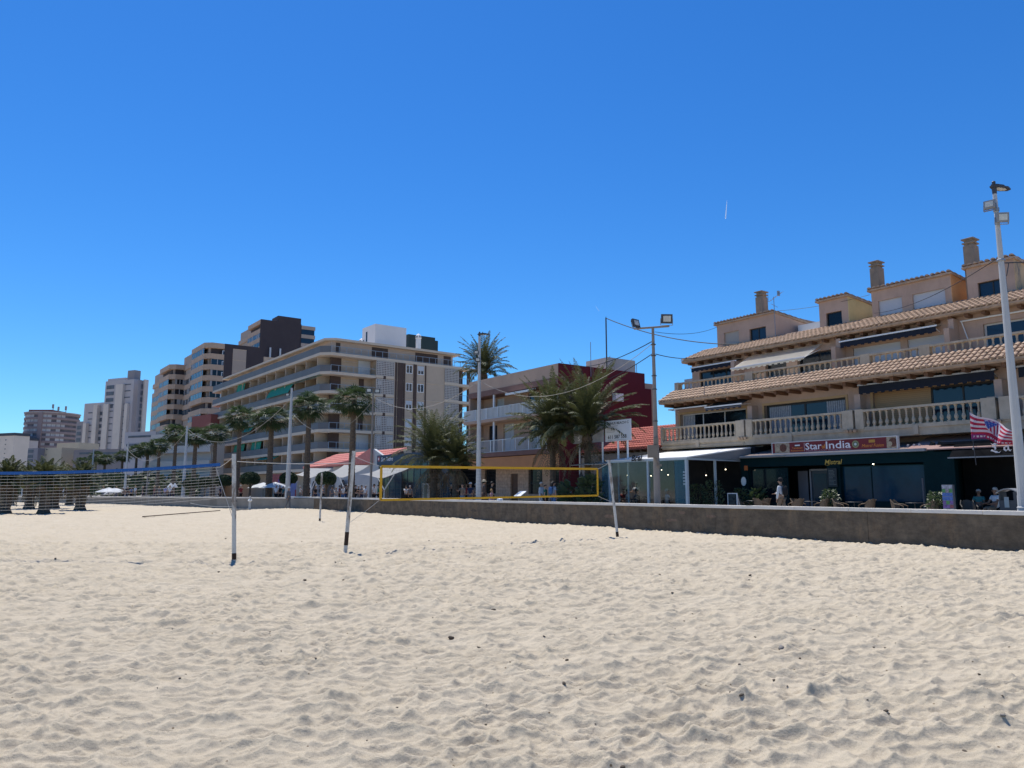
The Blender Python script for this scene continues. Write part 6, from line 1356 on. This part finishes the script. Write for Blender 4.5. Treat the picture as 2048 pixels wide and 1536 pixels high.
grp += [(705, 6.0, CNV, CBK, HAIRD, 1.7, 'person in navy standing behind the group by the leaning post'), (717, 6.4, CBK, CGY, HAIRG, 1.66, 'grey haired person in black at the back of the group'), (679, 6.2, CRD, CBK, HAIRD, 1.7, 'person in dark red behind the pale clothed person'), (648, 4.8, CGY, CBK, HAIRD, 1.7, 'person in grey left of the round clipped tree trunk'), (640, 5.8, CBK, CBL, HAIRD, 1.66, 'person in black under the first tensile canopy'), (608, 5.6, CBL, CBK, HAIRB, 1.6, 'blond person in blue behind the kiosk board'), (757, 5.5, CGR, CBK, HAIRD, 1.7, 'person in dark green at the left edge of the yellow net'), (812, 7.0, CW, CBK, HAIRD, 1.6, 'person in white sitting near the blue restaurant windows'), (820, 7.2, CGY, CBK, HAIRG, 1.6, 'grey haired person near the blue restaurant windows'), (952, 5.0, CTN, CGY, HAIRG, 1.68, 'person in tan half hidden by the white lamp post')]
for px, yl, a, b, c, hh, lb in grp: person(lb, at(px, yl), RZ + random.choice((.3, 1.5, 2.9, -1.2)), a, b, c, h=hh, armf=(random.choice((.1, .8)), .1))
person('person in grey with a white cap walking through the gap in the wall', (*G(576, 1014, 62.5)[:2], .05), RZ + 2.2, CGY, CGY, HAIRG, h=1.75, hat=('cap', CW), long=True, stride=.3)
far = [(559, 72, CBK, 'person in black beside the parasols'), (566, 73, M('cloth_teal', (.05, .2, .2), .85), 'person in teal under the parasol edge'), (572, 75, CGY, 'person in a white cap by the lamp post', ), (552, 71, CW, 'person seated low in white near the parasol'), (481, 76, CRD, 'person in a red top behind the net post'), (440, 80, CNV, 'dark clothed person right of the net end')]
for px, D, c, lb in far: person(lb, (*G(px, 990, D)[:2], PZ), random.uniform(0, 6), c, CBK, random.choice((HAIRD, HAIRG)), h=random.uniform(1.6, 1.78))
crowd = [(308, CRD, 'person in a red and white top behind the blue net'), (318, CGY, 'person in grey next to the red top'), (330, CPP, 'person in a lilac top behind the blue net'), (339, CW, 'person in white beside the lilac top'), (347, CTN, 'person in tan behind the blue net'), (262, CBL, 'person in blue at the start of the low wall'), (270, CW, 'person in white at the start of the low wall'), (254, CBK, 'dark person left of the blue one'), (246, CTN, 'person in beige left of the dark one'), (285, CBK, 'dark clothed person under the white parasols'), (232, CBK, 'dark clothed person near the tilted parasol'), (80, CBL, 'person in blue at the beach palms'), (206, CBK, 'person in black by the far palms')]
for i, (px, c, lb) in enumerate(crowd): person(lb, (*G(px, 990, 86 if i < 5 else 92)[:2], PZ), random.uniform(0, 6), c, random.choice((CBK, CNV, CGY)), random.choice((HAIRD, HAIRG, HAIRB)), h=random.uniform(1.58, 1.8))
# diners on the glass terrace and the bar
def yx(px, yl): return P(px, 985, yl)[0]
for px, yl, a, hr, lb, rz_, ps in ((1254, 7.2, CW, HAIRD, 'seated diner in white at the left of the terrace', 2.4, 'sit'), (1272, 7.4, CGY, HAIRD, 'seated diner in a patterned grey top, facing left', -.9, 'sit'), (1273, 9.5, CW, HAIRD, 'waiter in a white shirt standing behind the diners', 0, 'stand'), (1334, 7.2, CW, HAIRG, 'seated diner in a white shirt right of the mast', 2.6, 'sit'), (1247, 8.6, CRD, HAIRD, 'diner in red at the back of the terrace', .4, 'sit')):
    person(lb, R.w(yx(px, yl), yl, PZ), RZ + rz_, a, CBK, hr, h=1.7, pose=ps, armf=(.6, .6))
person('elderly person in a white shirt seated in the dark bar beside the bin', R.w(yx(1990, 10.4), 10.4, PZ), RZ - .5, CW, CTN, HAIRG, SKT, h=1.75, pose='sit', skirt=True, armf=(.5, .5)); person('person in a teal shirt seated in the dark bar, left of the elderly one', R.w(yx(1957, 10.7), 10.7, PZ), RZ + .2, M('cloth_teal', (.05, .2, .2)), CBK, HAIRG, SKT, h=1.66, pose='sit', skirt=True, armf=(.6, .6))
# ================================================================ furniture of the terraces
WICK = M('wicker', (.19, .13, .08), .6, .2, 20, .3, 60); TBL = M('dark_table_top', (.05, .05, .055), .35, .1, 3)
def wicker_chair(x, y, rz, label, mat=WICK, z=PZ):
    t = thing('wicker_chair', label, 'chair', R.w(x, y, z), RZ + rz, 'wicker armchairs at the terrace tables')
    m = MB(); m.box(-.24, .24, -.24, .22, .40, .45); m.build('seat', mat, t)
    m = MB(); N_ = 9
    prof = []
    for i in range(N_): a = pi * (i / (N_ - 1)); prof.append((-.25 * cos(a), .20 * sin(a) + .05))
    for (x0, y0), (x1, y1) in zip(prof[:-1], prof[1:]): h0 = .60 + .27 * (y0 - .05) / .2; h1 = .60 + .27 * (y1 - .05) / .2; m.prism([(x0, y0, .44), (x1, y1, .44), (x1 * 1.05, y1 * 1.25, h1), (x0 * 1.05, y0 * 1.25, h0)], (0, .012, 0))
    m.build('backrest', mat, t)
    for s in (-1, 1): m = MB(); m.path([(s * .25, -.24, .42), (s * .27, -.26, .58), (s * .27, -.1, .645), (s * .265, .1, .67), (s * .2, .27, .84)], .022, 6); m.build('armrest', mat, t)
    for s in (-1, 1):
        for q in (-.22, .22): m = MB(); m.tube((s * .21, q, .42), (s * .24, q * 1.1, 0), .016, .013, 6); m.build('leg', mat, t)
    return t
def table(x, y, label, r=.36, mat=TBL):
    t = thing('cafe_table', label, 'table', R.w(x, y, PZ), RZ, 'cafe tables at the terrace'); m = MB(); m.lathe((0, 0, .70), [(r, 0), (r, .025), (r * .98, .03)], 18); m.build('table_top', mat, t); m = MB(); m.tube((0, 0, .05), (0, 0, .7), .025); m.build('column', DKS, t)
    m = MB(); [m.tube((0, 0, .12), (.26 * cos(a), .26 * sin(a), .01), .016, n=6) for a in (.8, 2.4, 3.9, 5.5)]; m.build('feet', DKS, t)
tp = [(1506, 9.0, 'first'), (1620, 9.1, 'second'), (1707, 9.1, 'third'), (1828, 9.0, 'fourth')]
for px, yl, nm in tp:
    x = yx(px, yl); table(x, yl, 'dark round cafe table, %s from the menu board' % nm)
    wicker_chair(x - .62, yl - .1, pi / 2 + .15, 'wicker armchair left of the %s table from the menu board' % nm); wicker_chair(x + .66, yl - .05, -pi / 2 - .2, 'wicker armchair right of the %s table from the menu board' % nm)
wicker_chair(yx(1520, 8.4), 8.4, pi - .3, 'wicker armchair with its back to the sea by the first table'); wicker_chair(yx(1592, 8.6), 8.6, -1.9, 'wicker armchair behind the striding person')
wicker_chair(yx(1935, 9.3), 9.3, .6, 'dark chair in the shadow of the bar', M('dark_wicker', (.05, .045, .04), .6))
for px, yl, lb in ((1263, 7.3, 'dark table between the two left diners'), (1322, 7.3, 'dark table left of the diner behind the mast'), (1352, 7.1, 'pale small table behind the tinted glass')): table(yx(px, yl), yl, lb, .4)
def slat_chair(x, y, rz, label):
    t = thing('slat_chair', label, 'chair', R.w(x, y, PZ), RZ + rz, 'dark slatted chairs on the glass terrace'); m = MB(); m.box(-.21, .21, -.21, .21, .42, .45); m.build('seat', CBK, t); m = MB(); m.box(-.21, .21, .19, .22, .82, .88); [m.box(-.2 + k * .08 - .012, -.2 + k * .08 + .012, .195, .215, .45, .82) for k in range(6)]; m.build('backrest', CBK, t)
    for a in (-.18, .18):
        for b in (-.18, .18): m = MB(); m.tube((a, b, .42), (a * 1.1, b * 1.1, 0), .016, n=6); m.build('leg', CBK, t)
slat_chair(yx(1250, 7.0), 7.0, 2.4, 'dark slatted chair under the diner in white at left'); slat_chair(yx(1334, 6.95), 6.95, 2.6, 'dark slatted chair under the diner right of the mast'); slat_chair(yx(1292, 7.6), 7.6, 1.0, 'empty dark slatted chair left of the mast'); slat_chair(yx(1272, 7.6), 7.6, -.9, 'dark slatted chair under the diner in grey')
# menu A board
x = yx(1464, 8.2); t = rthing('menu_board', 'chalk menu A board with a white frame in front of the teal restaurant', 'menu board', x, 8.2, PZ); m = MB(); zz = 1.1
for a, b, c, d in ((x - .3, x - .255, 0, zz), (x + .255, x + .3, 0, zz), (x - .255, x + .255, 0.05, .1), (x - .255, x + .255, zz - .05, zz)): m.box(a, b, 8.2, 8.24, PZ + c, PZ + d)
m.build('frame', WHITE, t); m = MB(); m.box(x - .255, x + .255, 8.21, 8.23, PZ + .1, PZ + zz - .05); m.build('board', M('slate_board'), t); m = MB(); m.prism([(x - .28, 8.24, PZ + zz - .04), (x + .28, 8.24, PZ + zz - .04), (x + .28, 8.6, PZ), (x - .28, 8.6, PZ)], (0, .02, 0)); m.build('rear_leg', WHITE, t); m = MB(); random.seed(2)
for k in range(12): z_k = PZ + zz - .14 - k * .065; m.box(x - .2, x - .2 + random.uniform(.2, .38), 8.202, 8.208, z_k, z_k + .014)
m.build('chalk_lines', M('chalk'), t)
# postcard rack
x = yx(1895, 7.4); t = rthing('postcard_rack', 'tall rack covered in colourful postcards in front of the dark bar', 'rack', x, 7.4, PZ); m = MB(); m.box(x - .2, x + .2, 7.4, 7.55, PZ, PZ + 1.45); m.build('rack_frame', GALV, t); random.seed(7)
cc = [M('card_%d_print' % i, c, .5, .5, 25) for i, c in enumerate(((.10, .18, .45), (.35, .30, .30), (.22, .12, .30), (.40, .38, .40), (.12, .30, .10), (.30, .10, .10), (.06, .25, .35)))]
for r_ in range(9):
    for c_ in range(3): m = MB(); xx = x - .19 + c_ * .128; z_c = PZ + .12 + r_ * .148; m.box(xx, xx + .12, 7.38, 7.388, z_c, z_c + .13); m.build('postcard', cc[(3 if r_ > 7 else (0 if r_ in (5, 6) else (2 if r_ in (3, 4) else (4 if r_ == 1 else random.randrange(7))))) if random.random() < .7 else random.randrange(7)], t)
# litter bin with domed lid
x = yx(2021, 1.6); t = rthing('litter_bin', 'dark litter bin with a curved metal hood left of the tall lamp post', 'bin', x, 1.6, PZ); m = MB(); w_ = .24; m.box(x - w_, x + w_, 1.4, 1.85, PZ, PZ + .95); m.build('body', M('bin_grey', (.06, .065, .075), .5, .1, 3), t)
m = MB(); pts = [(x - .30 + .6 * i / 8, PZ + 1.18 + .12 * sin(pi * i / 8)) for i in range(9)]; m.prism([(a, 1.36, b) for a, b in pts] + [(a, 1.36, b - .03) for a, b in reversed(pts)], (0, .54, 0)); m.build('hood', M('grey_cast'), t)
m = MB(); m.box(x - w_, x - w_ + .03, 1.4, 1.85, PZ + .95, PZ + 1.2); m.box(x + w_ - .1, x + w_, 1.4, 1.85, PZ + .95, PZ + 1.2); m.build('side_post', M('bin_grey'), t); m = MB(); m.box(x - .1, x + .02, 1.385, 1.398, PZ + .75, PZ + 1.05); m.build('notice', M('pale_print'), t)
# information lectern and white stand
x = yx(1040, 2.6); t = rthing('lectern', 'white tilted information panel on a thin leg behind the yellow net', 'information panel', x, 2.6, PZ); m = MB(); m.prism([(x - .34, 2.4, PZ + .88), (x + .30, 2.4, PZ + .88), (x + .42, 2.75, PZ + 1.16), (x - .22, 2.75, PZ + 1.16)], (0, .01, .03)); m.build('panel', WHITE, t); m = MB(); m.tube((x, 2.6, PZ), (x, 2.6, PZ + 1.0), .03); m.build('leg', DKS, t)
x = yx(1000, 1.6); t = rthing('bollard', 'short white rounded bollard right of the child in lilac', 'bollard', x, 1.6, PZ); m = MB(); m.lathe((x, 1.6, PZ), [(.2, 0), (.2, .62), (.17, .74), (.08, .8)], 12); m.build('body', WHITE, t, smooth=False); m = MB(); m.lathe((x, 1.6, PZ + .45), [(.204, 0), (.204, .04)], 12); m.build('band', M('cream_render'), t)
x = yx(851, 5.0); t = rthing('display_case', 'pale framed menu display case left of the bushy date palm', 'display case', x, 5.0, PZ); m = MB(); m.box(x - .45, x + .45, 5.0, 5.12, PZ, PZ + 1.75); m.build('case', M('pale_cabinet', (.38, .38, .37), .6), t); m = MB(); m.box(x - .3, x + .3, 4.985, 5.0, PZ + .5, PZ + 1.65); m.build('pane', M('green_grey_pane', (.08, .10, .09), .3), t)
x = yx(1162, 5.4); t = rthing('triangle_sign', 'black triangular sign on a thin post among the plants', 'sign', x, 5.4, PZ); m = MB(); m.prism([(x - .32, 5.4, 2.0), (x + .32, 5.4, 2.0), (x + .30, 5.4, 2.12), (x + .05, 5.4, 2.62), (x - .05, 5.4, 2.62), (x - .30, 5.4, 2.12)], (0, .03, 0)); m.build('plate', M('black_letters'), t); m = MB(); [m.box(x - w_, x + w_, 5.39, 5.398, z_q, z_q + .03) for w_, z_q in ((.16, 2.2), (.12, 2.3), (.2, 2.1))]; m.build('lettering', M('olive_print', (.2, .2, .1), .7), t); m = MB(); m.tube((x, 5.45, PZ), (x, 5.45, 2.1), .02); m.build('post', DKS, t)
# kiosk board and parasols further left
x = yx(586, 3.4); t = rthing('kiosk_board', 'blue advertising board with red edges by the gap in the wall', 'advertising board', x, 3.4, PZ); m = MB(); m.box(x - .95, x + .95, 3.4, 3.5, PZ + .3, PZ + 2.0); m.build('panel', M('ad_blue', (.10, .13, .36), .5, .3, 2), t); m = MB(); m.box(x - 1.1, x + 1.1, 3.36, 3.54, PZ + 2.0, PZ + 2.15); m.box(x - 1.02, x - .95, 3.39, 3.51, PZ, PZ + 2.0); m.box(x + .95, x + 1.02, 3.39, 3.51, PZ, PZ + 2.0); m.build('frame', M('pale_cabinet'), t); m = MB(); m.box(x + .6, x + .9, 3.385, 3.398, PZ + .5, PZ + 1.3); m.build('red_patch', CRD, t)
def parasol(px, py, D, r, label, tilt=0, mat=None):
    X, Y, Z = G(px, py, D); t = thing('parasol', label, 'parasol', (X, D, PZ), 0, 'parasols over the far terraces'); zt = Z - PZ; m = MB(); m.lathe((0, 0, zt - .55), [(r, 0), (r * .98, .03), (r * .5, .33), (.04, .55)], 8)
    if tilt: m.v = [(p[0], p[1], p[2] + p[0] * tilt) for p in m.v]
    m.build('canopy', mat or M('white_membrane'), t); m = MB(); m.tube((0, 0, 0), (0, 0, zt), .03); m.build('pole', DKS, t); m = MB(); m.lathe((0, 0, 0), [(.28, 0), (.26, .08)], 12); m.build('base', M('grey_concrete'), t)
for a in ((527, 965, 76, 1.6, 'white parasol in front of the clipped trees'), (551, 964, 74, 1.5, 'white parasol behind the tall lamp post'), (218, 975, 88, 1.5, 'white parasol seen through the blue net, left one'), (342, 966, 92, .5, 'closed white parasol behind the blue net', ), (350, 966, 93, .4, 'second closed white parasol behind the blue net'), (228, 976, 90, 1.1, 'pale tilted parasol seen through the blue net', .25)): parasol(*a)
# red shop sign band
x, y, z = G(553, 957, 80); t = thing('shop_sign', 'red and purple shop sign band between the clipped trees', 'sign', (x, y, z), AP.rot); m = MB(); m.box(-1.3, 1.1, 0, .1, -.45, .45); m.build('panel', M('shop_red', (.30, .05, .05), .6, .5, 3), t); m = MB(); m.box(.5, 1.1, -.02, 0, -.45, -.1); m.build('purple_patch', M('shop_purple', (.12, .05, .25), .6), t); m = MB(); m.box(-1.3, -1.25, .0, .1, -3.3, -.45); m.box(1.05, 1.1, .0, .1, -3.3, -.45); m.build('post', DKS, t)
# ================================================================ flag at the bar
fx, fz = P(1940, 850, 8.8); t = rthing('flag', 'red and white striped flag with a blue crest, flying by the bar', 'flag', fx, 8.8, 3.0)
zb0 = P(1946, 884, 8.8)[1]; zt0 = P(1940, 820, 8.8)[1]; m = MB(); m.tube((fx + .10, 8.8, zb0 - .9), (fx, 8.8, zt0 + .15), .014); m.build('pole', DKS, t)
FW, FH = 1.55, 1.0
def fpt(u, v):
    a = Vector((fx + .02, 8.8, fz + .28)); return (a.x + FW * u * .98, a.y - .24 * sin(u * 8 + v * 2.2) * u ** .5, a.z + .22 - FH * v * (1.02 - .40 * u) - .80 * u ** 1.1 - .05 * sin(u * 9 + v * 2))
mats = [M('flag_red', (.42, .02, .06), .8, .05, 2, trans=.25), M('flag_white', (.60, .52, .56), .8, .04, 2, trans=.25), M('flag_blue', (.03, .07, .30), .8, .05, 2), M('flag_plum', (.20, .02, .12), .8)]
m = MB(); nu, nv = 72, 64; b0 = 0
for i in range(nu + 1):
    for j in range(nv + 1): m.v.append(fpt(i / nu, j / nv))
for i in range(nu):
    for j in range(nv):
        u, v = (i + .5) / nu, (j + .5) / nv; c = 1 - int(v * 10) % 2
        if v > .80: c = 3 if u < .30 else 0
        # shield: blue upper triangle with white star dots, striped lower part
        sx, sy = (u - .50) / .14, (v - .42) / .29
        edge = 1.05 - max(0, sy) ** 2 * .95
        if -1.12 < sy < 1.12 and abs(sx) < edge * 1.16:
            if abs(sy) > 1 or abs(sx) > edge: c = 1 if sy > -.2 else 2
            elif sy < -.30 - .8 * sx and sy > -.92: c = 1 if (i % 4 == 1 and j % 5 == 2) else 2
            else: c = 0 if int((sx + 1) * 3.4) % 2 else 1
        m.mat(c); k = i * (nv + 1) + j; m.face((k, k + nv + 1, k + nv + 2, k + 1))
# solid cloth: a second layer just behind
o = m.build('cloth', mats, t, smooth=True); md = o.modifiers.new('thickness', 'SOLIDIFY'); md.thickness = .006
m = MB()
for k in range(13):     # white letters along the lower hem
    u = .06 + k * .068; a = fpt(u, .86); b = fpt(u + .045, .86); c = fpt(u + .045, .94); d = fpt(u, .94); m.prism([(q[0], q[1] - .012, q[2]) for q in ((a, d, c, b) if k % 3 else (a, d, b))], (0, .004, 0))
m.build('hem_lettering', mats[1], t)
# ================================================================ stones and weed balls on the sand
SM = []
for k in range(4):
    rnd = random.Random(k + 90); m = MB(); n_ = 8; ring = []
    for j in range(1, 5):
        ph = pi * j / 5
        for i in range(n_): a = 2 * pi * i / n_; q = 1 + rnd.uniform(-.15, .15); m.v.append((q * sin(ph) * cos(a) * 1.2, q * sin(ph) * sin(a) * .8, q * .62 * cos(ph)))
    for j in range(3):
        for i in range(n_): m.face((j * n_ + i, (j + 1) * n_ + i, (j + 1) * n_ + (i + 1) % n_, j * n_ + (i + 1) % n_))
    m.face([i for i in range(n_)]); m.face([3 * n_ + i for i in range(n_ - 1, -1, -1)]); SM.append(m.mesh('stone', M('weed_ball', (.085, .068, .05), .95, .3, 40), True))
GS = M('grey_stone', (.20, .185, .165), .9, .15, 20); rnd = random.Random(17)
pts = [(903, 1270, 10), (987, 1217, 8), (1562, 1291, 12), (958, 1291, 7), (1134, 1312, 6), (1128, 1368, 7), (1107, 1385, 6), (738, 1421, 7), (1629, 1257, 6), (1772, 1421, 7), (1777, 1431, 7), (1839, 1380, 5), (1959, 1348, 5), (2006, 1443, 9), (1108, 1288, 5), (1095, 1289, 5), (990, 1314, 4), (1483, 1396, 8), (1548, 1363, 6), (834, 1245, 5), (884, 1219, 4), (610, 1160, 5), (636, 1176, 4), (570, 1325, 5), (470, 1266, 4), (336, 1244, 5), (360, 1353, 4), (1245, 1528, 9), (1929, 1488, 9), (1735, 1404, 4), (1460, 1383, 4), (1571, 1238, 4), (1669, 1238, 4), (1863, 1290, 6), (1770, 1288, 4), (1599, 1306, 5), (1319, 1155, 6), (1345, 1186, 5), (585, 1113, 3), (671, 1125, 3), (683, 1125, 3), (1447, 1143, 4), (1500, 1150, 5)]
lbl = {0: 'largest dark weed ball near the middle of the sand', 2: 'pale grey rounded stone in the right middle of the sand', 13: 'grey stone near the right bottom of the sand', 9: 'dark stone, upper of the close pair at lower right', 10: 'dark stone, lower of the close pair at lower right', 7: 'lone dark weed ball at lower left of centre'}
for i in range(170):
    py = 1060 + 420 * rnd.random() ** 1.6; px = rnd.uniform(0, 2048)
    if rnd.random() < .5: px = rnd.uniform(900, 2048)
    if py < 1085 + (px - 1000) * .02: continue
    pts.append((px, py, rnd.choice((2, 2, 3, 3, 4))))
for i, (px, py, s_) in enumerate(pts):
    x, y, z = GZ(px, py, -.02); r = s_ / 1500 * hypot(y, EYE) / 2 * 1.15; z = sandz(x, y); o = bpy.data.objects.new('pebble', SM[i % 4]); COL.objects.link(o); o.location = (x, y, z + r * .25); o.scale = (r, r, r * rnd.uniform(.7, 1)); o.rotation_euler = (rnd.uniform(-.3, .3), rnd.uniform(-.3, .3), rnd.uniform(0, 6))
    tag(o, lbl.get(i, 'small dark pebble or weed ball lying on the sand'), 'pebble', 'pebbles scattered on the sand')
    if i in (2, 13): o.data = SM[i % 4].copy(); o.data.materials[0] = GS

# ================================================================ contrails high in the sky
CTR = M('ice_trail', (.9, .9, .9), 1, .0, 1, trans=.5)
def trail(label, p0, p1, D, r0, r1, al):
    a, b = Vector(G(*p0, D)), Vector(G(*p1, D)); c = (a + b) / 2; m = MB(); m.path([a - c, (a * .3 + b * .7) - c, b - c], [r0, r0 * .5 + r1 * .5, r1], 8)
    mt = bpy.data.materials.new('contrail_ice'); mt.use_nodes = True; n_ = mt.node_tree.nodes; l_ = mt.node_tree.links; d_ = n_.new('ShaderNodeBsdfTranslucent'); d_.inputs[0].default_value = (.9, .92, .95, 1); t_ = n_.new('ShaderNodeBsdfTransparent'); x_ = n_.new('ShaderNodeMixShader'); x_.inputs[0].default_value = al
    l_.new(t_.outputs[0], x_.inputs[1]); l_.new(d_.outputs[0], x_.inputs[2]); l_.new(x_.outputs[0], n_['Material Output'].inputs[0])
    o = m.build('contrail', mt); o.location = c; tag(o, label, 'contrail', kind='stuff')
trail('short white contrail in the blue sky above the mast', (1451, 437), (1454, 400), 4000, 3.6, .6, .42)
trail('tiny faint contrail above the rooftop mast', (1198, 622), (1191, 612), 4000, 1.3, .5, .22)
